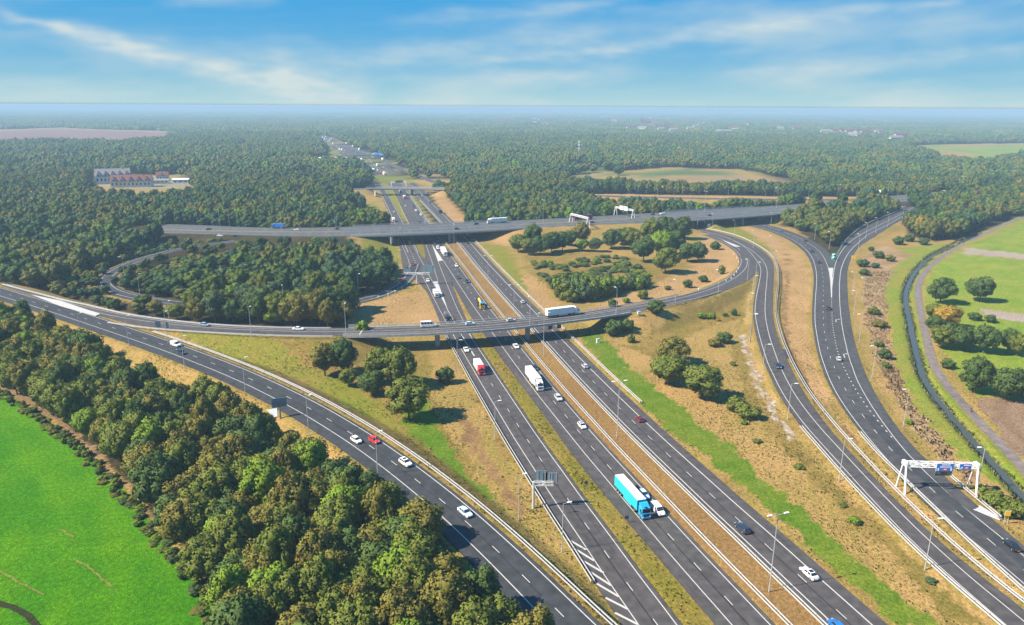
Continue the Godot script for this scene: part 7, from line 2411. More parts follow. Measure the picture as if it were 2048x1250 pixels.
const TREES := [
	["tree","brownolive",-70.3,-256,13.5,5.5,"leftmost big oak on the slope below the fly-over ramp"],
	["tree","deep",-63.7,-258.3,14,5.5,"dark oak right behind the leftmost one on the ramp slope"],
	["tree","olive",-59.3,-246,7,3.2,"small round tree in front of the slope oaks"],
	["tree","olive",-47.8,-248.2,14,6,"olive oak in the middle of the slope group"],
	["tree","olive",-40.4,-244.8,14,6.2,"broad oak right of middle in the slope group"],
	["tree","deep",-49,-237.6,9,4.5,"lower tree filling the middle of the slope group"],
	["tree","olive",-33.3,-217.4,14,6.8,"nearest big oak of the slope group beside the green patch"],
	["bush","deep",-24.5,-249.5,6.5,3.4,"lone dark bush beside the left guardrail"],
	["bush","fresh",-62.7,-291.7,6,3,"fresh green bush at the left end of the fly-over deck"],
	["tree","olive",4,-500,13,6.1,"leftmost oak of the row in the interchange loop"],
	["tree","olive",10.8,-489.5,11.9,5.6,"second oak from left in the loop row"],
	["tree","deep",14.8,-513.3,16.2,6.7,"tall dark oak behind the left end of the loop row"],
	["tree","deep",19,-489.7,14,6.5,"dark oak third from left in the loop row"],
	["tree","deep",27.4,-498.8,14,6.7,"dark oak in the loop row left of the brown one"],
	["tree","deep",35.3,-502.7,14.6,6.7,"dark oak next to the two-coloured tree in the loop row"],
	["tree","brownolive",51.4,-532.1,16.2,6.6,"brown topped tree in the loop row"],
	["tree","fresh",48.7,-503,9,4.4,"fresh green tree in front of the brown topped one"],
	["tree","bluegreen",58.1,-501.5,10,4.6,"blue green tree right of the fresh green one"],
	["tree","deep",70.8,-513,13,6.7,"dark tree in the middle of the loop row"],
	["tree","deep",80.6,-528.9,13,6.7,"dark tree behind the middle of the loop row"],
	["tree","olive",85.8,-517.2,14,6.8,"olive tree right of the middle of the loop row"],
	["tree","deep",86.4,-468.2,17.3,7.7,"tall dark crown at the front of the loop group"],
	["tree","olive",93.9,-435.6,16.2,7.9,"nearest olive tree of the loop group"],
	["tree","fresh",101.9,-483.3,19.4,8.3,"tall fresh green crown in the loop group"],
	["tree","deep",113.7,-495.8,17,6.4,"tall dark crown right of the fresh green one"],
	["tree","olive",101.1,-525.5,18.4,7.8,"tall crown behind the loop group, left"],
	["tree","deep",118.1,-555.2,18.4,8.1,"tall crown behind the loop group, right"],
	["tree","deep",130.7,-551.2,17.3,7.3,"crown close to the concrete bridge in the loop group"],
	["tree","deep",115.2,-468.9,13,6.3,"dark lone crown right end of loop group, left half"],
	["tree","bluegreen",122.8,-470.7,13,6.3,"dark lone crown right end of loop group, right half"],
	["tree","deep",41.5,-523.8,11.9,6.1,"crown behind the loop row beside a brown slope"],
	["bush","deep",51.2,-356.1,4.5,2.6,"bush beside the ramp guardrail under the lamp post"],
	["bush","fresh",59.3,-364.1,3,2,"small round bush second along the ramp guardrail"],
	["bush","olive",69.3,-372.5,5,3.2,"wide bush third along the ramp guardrail"],
	["bush","olive",86.7,-392.5,2.6,1.8,"small bush fourth along the ramp guardrail"],
	["bush","deep",99.2,-398.6,5,2.6,"upright bush fifth along the ramp guardrail"],
	["bush","deep",112,-413.5,4,3,"double bush sixth along the ramp guardrail"],
	["bush","olive",128.1,-433.6,5.6,2.2,"slim tall bush inside the ramp bend"],
	["bush","deep",145.5,-513.1,6,3.6,"broad bush inside the bend near the bridge"],
	["bush","deep",45.4,-309,7,4.6,"big bush at the right end of the fly-over"],
	["bush","deep",51.7,-310.6,5.5,3.2,"bush beside the biggest one at the fly-over end"],
	["bush","olive",51.6,-298.4,3.6,2,"small bush in front of the fly-over end bushes"],
	["bush","deep",67.2,-327.2,6,4.2,"round bush alone on the slope below the ramp lamp"],
	["bush","fresh",91.5,-335.2,3.2,2.2,"left one of two fresh bushes on the ramp slope"],
	["bush","fresh",96.1,-335.3,3.2,2,"right one of two fresh bushes on the ramp slope"],
	["bush","deep",103.9,-339.8,2,1.4,"little bush left of the pointed one on the slope"],
	["bush","deep",108.8,-341.6,3.4,1.4,"little pointed bush on the ramp slope"],
	["bush","gold",98.4,-331.9,1.4,1.2,"tiny yellow bush on the ramp slope"],
	["bush","deep",92,-298.4,5,3.4,"green round bush beside the chalky track"],
	["bush","brownolive",86.2,-294.2,3.6,3.2,"brownish bush left of the green round one"],
	["tree","brownolive",63.6,-271.3,11.5,6,"rearmost oak of the three between motorway and ramp"],
	["tree","olive",58.3,-249.7,11.5,6.6,"left oak of the three between motorway and ramp"],
	["tree","olive",66.3,-236,12,7.2,"nearest oak of the three between motorway and ramp"],
	["bush","olive",75.6,-224.9,5,3.8,"olive bush left of a pair below the three oaks"],
	["bush","olive",77.8,-219.6,4.6,3.6,"olive bush right of a pair below the three oaks"],
	["bush","olive",87.4,-270,1.8,1.4,"small bush left of the chalky track"],
	["bush","fresh",74.6,-214.9,1.6,1.3,"small fresh bush in front of the olive pair"],
	["bush","fresh",84.4,-157.1,1.8,1.6,"single bright green bush on the straw slope"],
	["bush","olive",84.9,-165,1,1.1,"tiny green tuft above the bright green bush"],
	["bush","bluegreen",90.4,-134.2,1,1.3,"greyish low bush near the right ramp guardrail"],
	["bush","olive",81.3,-185.2,1.2,1.6,"low olive bush on straw beside the guardrail start"],
	["bush","olive",74.9,-201.6,1.2,1.5,"low olive bush on straw under the pair"],
	["bush","deep",225.6,-457.6,5,3.6,"dark bush by the yellow sign"],
	["bush","deep",256.2,-510.5,3.6,2,"small dark bush above the yellow sign"],
	["bush","deep",249.8,-485.5,5,4,"wide bush in the weeds, upper left"],
	["bush","olive",252,-475.6,4,3.4,"wide bush in the weeds, upper right"],
	["bush","deep",215.1,-432.9,4,3,"bush just below the one by the yellow sign"],
	["bush","bluegreen",232.3,-454.8,3.4,3,"grey green bush in the middle of upper weeds"],
	["bush","deep",287.9,-534.8,6.5,4,"left bush of the dark clump before the brown wood"],
	["bush","deep",302.9,-547.7,6,4.4,"middle bush of the dark clump before the brown wood"],
	["bush","bluegreen",306.8,-535.3,5.4,3.8,"right bush of the dark clump before the brown wood"],
	["bush","olive",178.7,-344.7,4,2.8,"bush in the weeds left of the mown bank"],
	["bush","brownolive",170.9,-323.4,3.4,3.6,"scrubby wide bush below it in the weeds"],
	["bush","olive",157.1,-294.7,2.6,2.2,"small bush beside a lamp post in the weeds"],
	["bush","deep",151.9,-279.2,4.2,2.6,"round dark bush in the weeds with long shadow"],
	["bush","olive",147,-268.6,2.6,2,"little bush right below the round dark one"],
	["bush","fresh",128.4,-215.6,1.6,1.4,"fresh little bush beside a lamp in the lower weeds"],
	["tree","deep",247.3,-370.9,14,6.8,"lone round oak standing in the right pasture"],
	["tree","deep",223.9,-366.4,14.5,6.2,"dark oak at the upper end of the path grove"],
	["tree","gold",202.4,-323.2,11,5.5,"golden leaved tree in the path grove"],
	["tree","olive",203,-335.6,8,4.4,"pale tree between path and golden one"],
	["tree","deep",192.6,-316,7,4,"low dark tree below the pale one by the path"],
	["tree","deep",186.9,-291.8,12,5.8,"broad dark tree in the middle of the path grove"],
	["tree","olive",182.8,-292.4,10,5.4,"olive tree on the path side of the broad dark one"],
	["tree","deep",196.7,-286.8,12.5,5.3,"dark oak right of the broad one in the grove"],
	["tree","deep",191.5,-290.6,10,4.8,"tree between the two broad grove oaks"],
	["tree","deep",207.7,-288.3,11,3.3,"slim tree with visible trunk at the right of the grove"],
	["tree","olive",208.5,-283.2,9.5,4.2,"olive tree at the grove end near the frame edge"],
	["tree","deep",166,-242.5,12.5,5.2,"left one of two trees beside the ploughed field"],
	["tree","deep",173,-236.1,12.5,5.2,"right one of two trees beside the ploughed field"],
	["tree","olive",182.4,-239.9,9,4.5,"tree cut by the frame beside the ploughed field"],
	["bush","deep",222.8,-335.9,4,3.2,"left bush at the lower pale strip"],
	["bush","deep",228.4,-331.8,4,2.6,"right bush at the lower pale strip"],
	["bush","deep",170.9,-268.4,3.8,2.8,"leaning bush beside the path"],
	["bush","olive",124.2,-165.6,4,3.4,"bush behind the guardrail end"],
	["bush","olive",125.6,-160.9,4,3.6,"bush beside the yellow sign at the right edge"],
	["bush","fresh",125.8,-172.9,1.4,1.4,"small bush under the gantry leg"],
	["tree","deep",932.3,-1476.2,8,5,"lone tree far off in the upper right meadow"],
	["tree","deep",931.9,-1448.6,8,6,"second lone tree far off in the upper right meadow"],
	["tree","deep",156.7,-1094,14,8,"solitary dark tree on the far fields"],
	["tree","fresh",-110.8,-323.2,8,5,"fresh round tree right behind the fly-over ramp"],
	["tree","brownolive",-106.2,-324.9,8,4.5,"brownish tree beside the fresh round one"],
	["tree","deep",-86.4,-330.2,15.1,7.9,"tall dark tree at the loop ramp corner"],
	["tree","olive",-90.1,-326,13,7.3,"olive tree at the loop ramp corner"],
	["tree","deep",-81.2,-330.3,11,5,"dark tree nearest the sandy corner"],
]
const THICKET := [11.1,-472.7,30.5,-452.8,50,-483.7,73.4,-486,83.6,-454.1,83,-416.6,75.4,-396.9,60.4,-383,43.4,-366.8,29.9,-361.5,25.6,-374.7,22.1,-400.4,16.2,-428.2]
const LAMPS := [
	[2,54.4,-130.8,0,18.4,106.6,"nearest grey double-arm lamp post along the right carriageway"],
	[1,11.7,-144.4,0,12.6,106.5,"nearest grey single-arm lamp post along the left carriageway"],
	[1,1.9,-157.3,0,12.6,106.2,"second nearest grey single-arm lamp post along the left carriageway"],
	[1,91.4,-138.5,0.3,12.6,97.1,"nearest grey single-arm lamp post along the right ramp"],
	[1,-35.2,-172.2,3.5,12.6,129.8,"nearest grey single-arm lamp post along the left ramp"],
	[1,89.4,-177.7,0.4,12.6,90.1,"second nearest grey single-arm lamp post along the right ramp"],
	[1,-5,-202.7,0,12.6,105.3,"third nearest grey single-arm lamp post along the left carriageway"],
	[1,-59.8,-196,4,12.6,134,"second nearest grey single-arm lamp post along the left ramp"],
	[2,32.6,-204.9,0,18.4,105.6,"second nearest grey double-arm lamp post along the right carriageway"],
	[1,124.1,-173.1,0.3,12.6,-89.4,"nearest grey single-arm lamp post along the far right ramp"],
	[1,90,-217.9,0.5,12.6,87.8,"third nearest grey single-arm lamp post along the right ramp"],
	[1,-89.5,-227,4.5,12.6,139.7,"third nearest grey single-arm lamp post along the left ramp"],
	[1,125.4,-213.4,0.3,12.6,-97.3,"second nearest grey single-arm lamp post along the far right ramp"],
	[1,-20.8,-261.6,0,12.6,104.4,"fourth nearest grey single-arm lamp post along the left carriageway"],
	[1,94.9,-257.9,0.6,12.6,80,"fourth nearest grey single-arm lamp post along the right ramp"],
	[1,-119.1,-248.3,5,12.6,142.9,"fourth nearest grey single-arm lamp post along the left ramp"],
	[2,12.9,-279.5,0,18.4,103.6,"third nearest grey double-arm lamp post along the right carriageway"],
	[1,135.7,-256.2,0.3,12.6,-103.9,"third nearest grey single-arm lamp post along the far right ramp"],
	[1,-68.4,-285.1,7.4,12.6,-176.7,"nearest grey single-arm lamp post along the fly-over ramp"],
	[1,7.7,-297.1,7.6,12.6,-157.9,"second nearest grey single-arm lamp post along the fly-over ramp"],
	[1,-106,-281,7,12.6,172.6,"third nearest grey single-arm lamp post along the fly-over ramp"],
	[1,-136.9,-274,6.8,12.6,165.2,"fourth nearest grey single-arm lamp post along the fly-over ramp"],
	[1,-151.7,-272.6,5.5,12.6,145.1,"fifth nearest grey single-arm lamp post along the left ramp"],
	[1,103.1,-298.9,0.8,12.6,76.1,"fifth nearest grey single-arm lamp post along the right ramp"],
	[1,103.4,-299,1,12.6,76.1,"sixth nearest grey single-arm lamp post along the right ramp"],
	[1,47.3,-317,7,12.6,-149.8,"fifth nearest grey single-arm lamp post along the fly-over ramp"],
	[1,-171.1,-274,6,12.6,145.2,"sixth nearest grey single-arm lamp post along the left ramp"],
	[1,-143,-289.9,6.8,12.6,165.2,"sixth nearest grey single-arm lamp post along the fly-over ramp"],
	[2,0.9,-326.8,0,18.4,103.6,"fourth nearest grey double-arm lamp post along the right carriageway"],
	[1,150.6,-299.2,0.3,12.6,-109,"fourth nearest grey single-arm lamp post along the far right ramp"],
	[1,79.5,-341.3,5,12.6,-138.8,"seventh nearest grey single-arm lamp post along the fly-over ramp"],
	[1,113,-334.8,1,12.6,73.9,"seventh nearest grey single-arm lamp post along the right ramp"],
	[1,-113.3,-347.1,1,12.6,13.3,"nearest grey single-arm lamp post along the loop ramp"],
	[1,167,-340.8,0.3,12.6,-112.3,"fifth nearest grey single-arm lamp post along the far right ramp"],
	[1,-82,-374.6,0,12.6,55.5,"second nearest grey single-arm lamp post along the loop ramp"],
	[1,108.6,-370.7,3.4,12.6,-129,"eighth nearest grey single-arm lamp post along the fly-over ramp"],
	[1,126.5,-370,1.5,12.6,70.7,"eighth nearest grey single-arm lamp post along the right ramp"],
	[2,-13.5,-394.9,0,18.4,103.2,"fifth nearest grey double-arm lamp post along the right carriageway"],
	[1,-189.1,-356.6,4,12.6,160.2,"third nearest grey single-arm lamp post along the loop ramp"],
	[1,184.3,-368.9,0.3,12.6,-112.6,"sixth nearest grey single-arm lamp post along the far right ramp"],
	[1,184.9,-382.2,0.3,12.6,-112.3,"seventh nearest grey single-arm lamp post along the far right ramp"],
	[1,138.1,-401.6,1.5,12.6,70.3,"ninth nearest grey single-arm lamp post along the right ramp"],
	[1,134.8,-405.2,1.8,12.6,-120.4,"ninth nearest grey single-arm lamp post along the fly-over ramp"],
	[1,-213.9,-390.1,5,12.6,-67.9,"fourth nearest grey single-arm lamp post along the loop ramp"],
	[1,-70.9,-440.1,0,12.6,92.5,"fifth nearest grey single-arm lamp post along the loop ramp"],
	[1,162.3,-434.9,1,12.6,-106.2,"tenth nearest grey single-arm lamp post along the right ramp"],
	[2,-41.3,-506.8,0,18.4,-163.4,"nearest grey double-arm lamp post along the cross motorway"],
	[1,180,-497.1,0.8,12.6,-94.4,"eleventh nearest grey single-arm lamp post along the right ramp"],
	[1,-83.2,-523.8,0,12.6,93.1,"sixth nearest grey single-arm lamp post along the loop ramp"],
	[1,173.4,-515.1,0.6,12.6,-91.5,"twelfth nearest grey single-arm lamp post along the right ramp"],
	[2,-133,-541.2,8,18.4,8.5,"second nearest grey double-arm lamp post along the cross motorway"],
	[1,243.4,-503.1,0.5,12.6,-120.2,"nearest grey single-arm lamp post along the merging branch"],
	[1,228.4,-515.8,0.3,12.6,-98.8,"eighth nearest grey single-arm lamp post along the far right ramp"],
	[1,-134.6,-552.8,8,12.6,8.5,"nearest grey single-arm lamp post along the cross motorway"],
	[2,-51.9,-566.6,0,18.4,102.7,"sixth nearest grey double-arm lamp post along the right carriageway"],
	[1,-174.7,-544.5,8,12.6,-2.2,"second nearest grey single-arm lamp post along the cross motorway"],
	[2,24.7,-583.2,7.6,18.4,19.6,"third nearest grey double-arm lamp post along the cross motorway"],
	[1,175,-567.6,0.5,12.6,-80.2,"thirteenth nearest grey single-arm lamp post along the right ramp"],
	[1,-217.9,-554.9,8,12.6,-4.5,"third nearest grey single-arm lamp post along the cross motorway"],
	[1,-226.1,-557.1,8,12.6,-5.1,"fourth nearest grey single-arm lamp post along the cross motorway"],
	[1,233.5,-554.7,0.3,12.6,-95.8,"ninth nearest grey single-arm lamp post along the far right ramp"],
	[1,271.5,-551.9,1,12.6,-126.2,"second nearest grey single-arm lamp post along the merging branch"],
	[2,96.6,-610.1,7.6,18.4,22.6,"fourth nearest grey double-arm lamp post along the cross motorway"],
	[1,165.2,-596.2,0.5,12.6,-159.3,"fifth nearest grey single-arm lamp post along the cross motorway"],
	[1,-108.1,-616.5,0,12.6,103,"nearest grey single-arm lamp post along the left carriageway north"],
	[1,-252.2,-577.6,7,12.6,-5.1,"sixth nearest grey single-arm lamp post along the cross motorway"],
	[1,231.9,-592,0.3,12.6,-89.4,"tenth nearest grey single-arm lamp post along the far right ramp"],
	[1,289.7,-574,2,12.6,-127.8,"third nearest grey single-arm lamp post along the merging branch"],
	[1,219.5,-613,0.3,12.6,-156,"seventh nearest grey single-arm lamp post along the cross motorway"],
	[2,171.3,-647.6,8,18.4,21.1,"fifth nearest grey double-arm lamp post along the cross motorway"],
	[1,312.5,-601,3,12.6,-129.4,"fourth nearest grey single-arm lamp post along the merging branch"],
	[2,-80.5,-694.8,0,18.4,103.5,"seventh nearest grey double-arm lamp post along the right carriageway"],
	[1,340.2,-631.4,4,12.6,-130,"fifth nearest grey single-arm lamp post along the merging branch"],
	[2,246.7,-678.8,8,18.4,28.2,"sixth nearest grey double-arm lamp post along the cross motorway"],
	[1,-127.1,-717.8,0,12.6,102.8,"second nearest grey single-arm lamp post along the left carriageway north"],
	[1,205.2,-718.1,2,12.6,172.9,"nearest grey single-arm lamp post along the exit lanes"],
	[1,177.4,-728.1,2,12.6,172.9,"second nearest grey single-arm lamp post along the exit lanes"],
	[1,139.2,-761.1,3,12.6,171.4,"third nearest grey single-arm lamp post along the exit lanes"],
	[1,153.2,-771.3,3,12.6,171.4,"fourth nearest grey single-arm lamp post along the exit lanes"],
	[1,46.7,-785.6,2.5,12.6,158.2,"fifth nearest grey single-arm lamp post along the exit lanes"],
	[1,173.4,-785.1,3,12.6,171.4,"sixth nearest grey single-arm lamp post along the exit lanes"],
	[2,327.3,-735,6,18.4,32,"seventh nearest grey double-arm lamp post along the cross motorway"],
	[1,139.4,-810.9,3,12.6,-10.6,"seventh nearest grey single-arm lamp post along the exit lanes"],
	[1,128.9,-815.1,3,12.6,-10.6,"eighth nearest grey single-arm lamp post along the exit lanes"],
	[1,187.7,-808.3,3,12.6,-7.1,"ninth nearest grey single-arm lamp post along the exit lanes"],
	[1,236.7,-801.3,3,12.6,-4.7,"tenth nearest grey single-arm lamp post along the exit lanes"],
	[1,274.9,-793.9,3,12.6,-1.6,"eleventh nearest grey single-arm lamp post along the exit lanes"],
	[1,288,-803.5,3,12.6,-1.6,"twelfth nearest grey single-arm lamp post along the exit lanes"],
	[1,322.2,-794.4,3,12.6,1.1,"thirteenth nearest grey single-arm lamp post along the exit lanes"],
	[2,395,-768.8,6,18.4,31,"eighth nearest grey double-arm lamp post along the cross motorway"],
	[1,342.5,-819.8,3,12.6,1.1,"fourteenth nearest grey single-arm lamp post along the exit lanes"],
	[1,9.5,-890.8,2,12.6,-36.9,"fifteenth nearest grey single-arm lamp post along the exit lanes"],
	[1,-70.6,-897,1,12.6,134.7,"sixteenth nearest grey single-arm lamp post along the exit lanes"],
	[1,12.2,-907.7,2,12.6,-36.9,"seventeenth nearest grey single-arm lamp post along the exit lanes"],
	[1,389.5,-826.6,3,12.6,2.2,"eighteenth nearest grey single-arm lamp post along the exit lanes"],
	[1,434.7,-805.9,4,12.6,2.2,"nineteenth nearest grey single-arm lamp post along the exit lanes"],
	[2,457.1,-804.7,5.5,18.4,35.5,"ninth nearest grey double-arm lamp post along the cross motorway"],
	[1,-89.8,-930,1,12.6,125.1,"twentieth nearest grey single-arm lamp post along the exit lanes"],
	[1,-177.1,-928.5,0,12.6,103.5,"third nearest grey single-arm lamp post along the left carriageway north"],
	[1,467.1,-846.1,4,12.6,2.2,"21st nearest grey single-arm lamp post along the exit lanes"],
	[2,516.1,-840.8,5.2,18.4,-140.6,"tenth nearest grey double-arm lamp post along the cross motorway"],
	[1,-106.1,-987,1,12.6,-68.8,"22nd nearest grey single-arm lamp post along the exit lanes"],
	[1,499.8,-857.8,4,12.6,2.2,"23rd nearest grey single-arm lamp post along the exit lanes"],
	[1,-118.3,-1007.2,1,12.6,-68.8,"24th nearest grey single-arm lamp post along the exit lanes"],
	[1,545,-897.7,4,12.6,2.2,"25th nearest grey single-arm lamp post along the exit lanes"],
	[2,575.5,-885.1,5,18.4,-138.5,"eleventh nearest grey double-arm lamp post along the cross motorway"],
	[1,571.8,-910.5,4,12.6,2.2,"26th nearest grey single-arm lamp post along the exit lanes"],
	[2,632.8,-931.2,5,18.4,-137.3,"twelfth nearest grey double-arm lamp post along the cross motorway"],
	[1,-175.9,-1305.8,0.5,12.6,-71.4,"27th nearest grey single-arm lamp post along the exit lanes"],
	[1,-233.2,-1450.1,0.5,12.6,-71.5,"28th nearest grey single-arm lamp post along the exit lanes"],
	[1,-304.6,-1590.7,0.2,12.6,-71.6,"slender grey lamp post in the even row right of the distant motorway"],
	[1,-319.5,-1634.2,0.2,12.6,-71.6,"slender grey lamp post in the even row right of the distant motorway"],
	[1,-335.4,-1680.4,0.2,12.6,-71.5,"slender grey lamp post in the even row right of the distant motorway"],
	[1,-352.3,-1730,0.2,12.6,-71.5,"slender grey lamp post in the even row right of the distant motorway"],
	[1,-370.4,-1783.3,0.2,12.6,-71.4,"slender grey lamp post in the even row right of the distant motorway"],
	[1,-389.8,-1841.1,0.2,12.6,-71.3,"slender grey lamp post in the even row right of the distant motorway"],
	[1,-410.8,-1904,0.2,12.6,-71.2,"slender grey lamp post in the even row right of the distant motorway"],
	[1,-433.6,-1972.8,0.2,12.6,-71.1,"slender grey lamp post in the even row right of the distant motorway"],
	[1,-458.4,-2048.4,0.2,12.6,-71,"slender grey lamp post in the even row right of the distant motorway"],
	[1,-485.6,-2131.8,0.2,12.6,-71,"slender grey lamp post in the even row right of the distant motorway"],
	[1,-515.5,-2223.9,0.2,12.6,-71,"slender grey lamp post in the even row right of the distant motorway"],
	[1,-548.5,-2326,0.2,12.6,-71,"slender grey lamp post in the even row right of the distant motorway"],
	[1,-585.1,-2439.6,0.2,12.6,-71,"slender grey lamp post in the even row right of the distant motorway"],
	[1,-625.7,-2566.2,0.2,12.6,-71,"slender grey lamp post in the even row right of the distant motorway"],
	[1,-670.9,-2707.6,0.2,12.6,-71,"slender grey lamp post in the even row right of the distant motorway"],
	[1,-721.6,-2865.9,0.2,12.6,-71,"slender grey lamp post in the even row right of the distant motorway"],
]
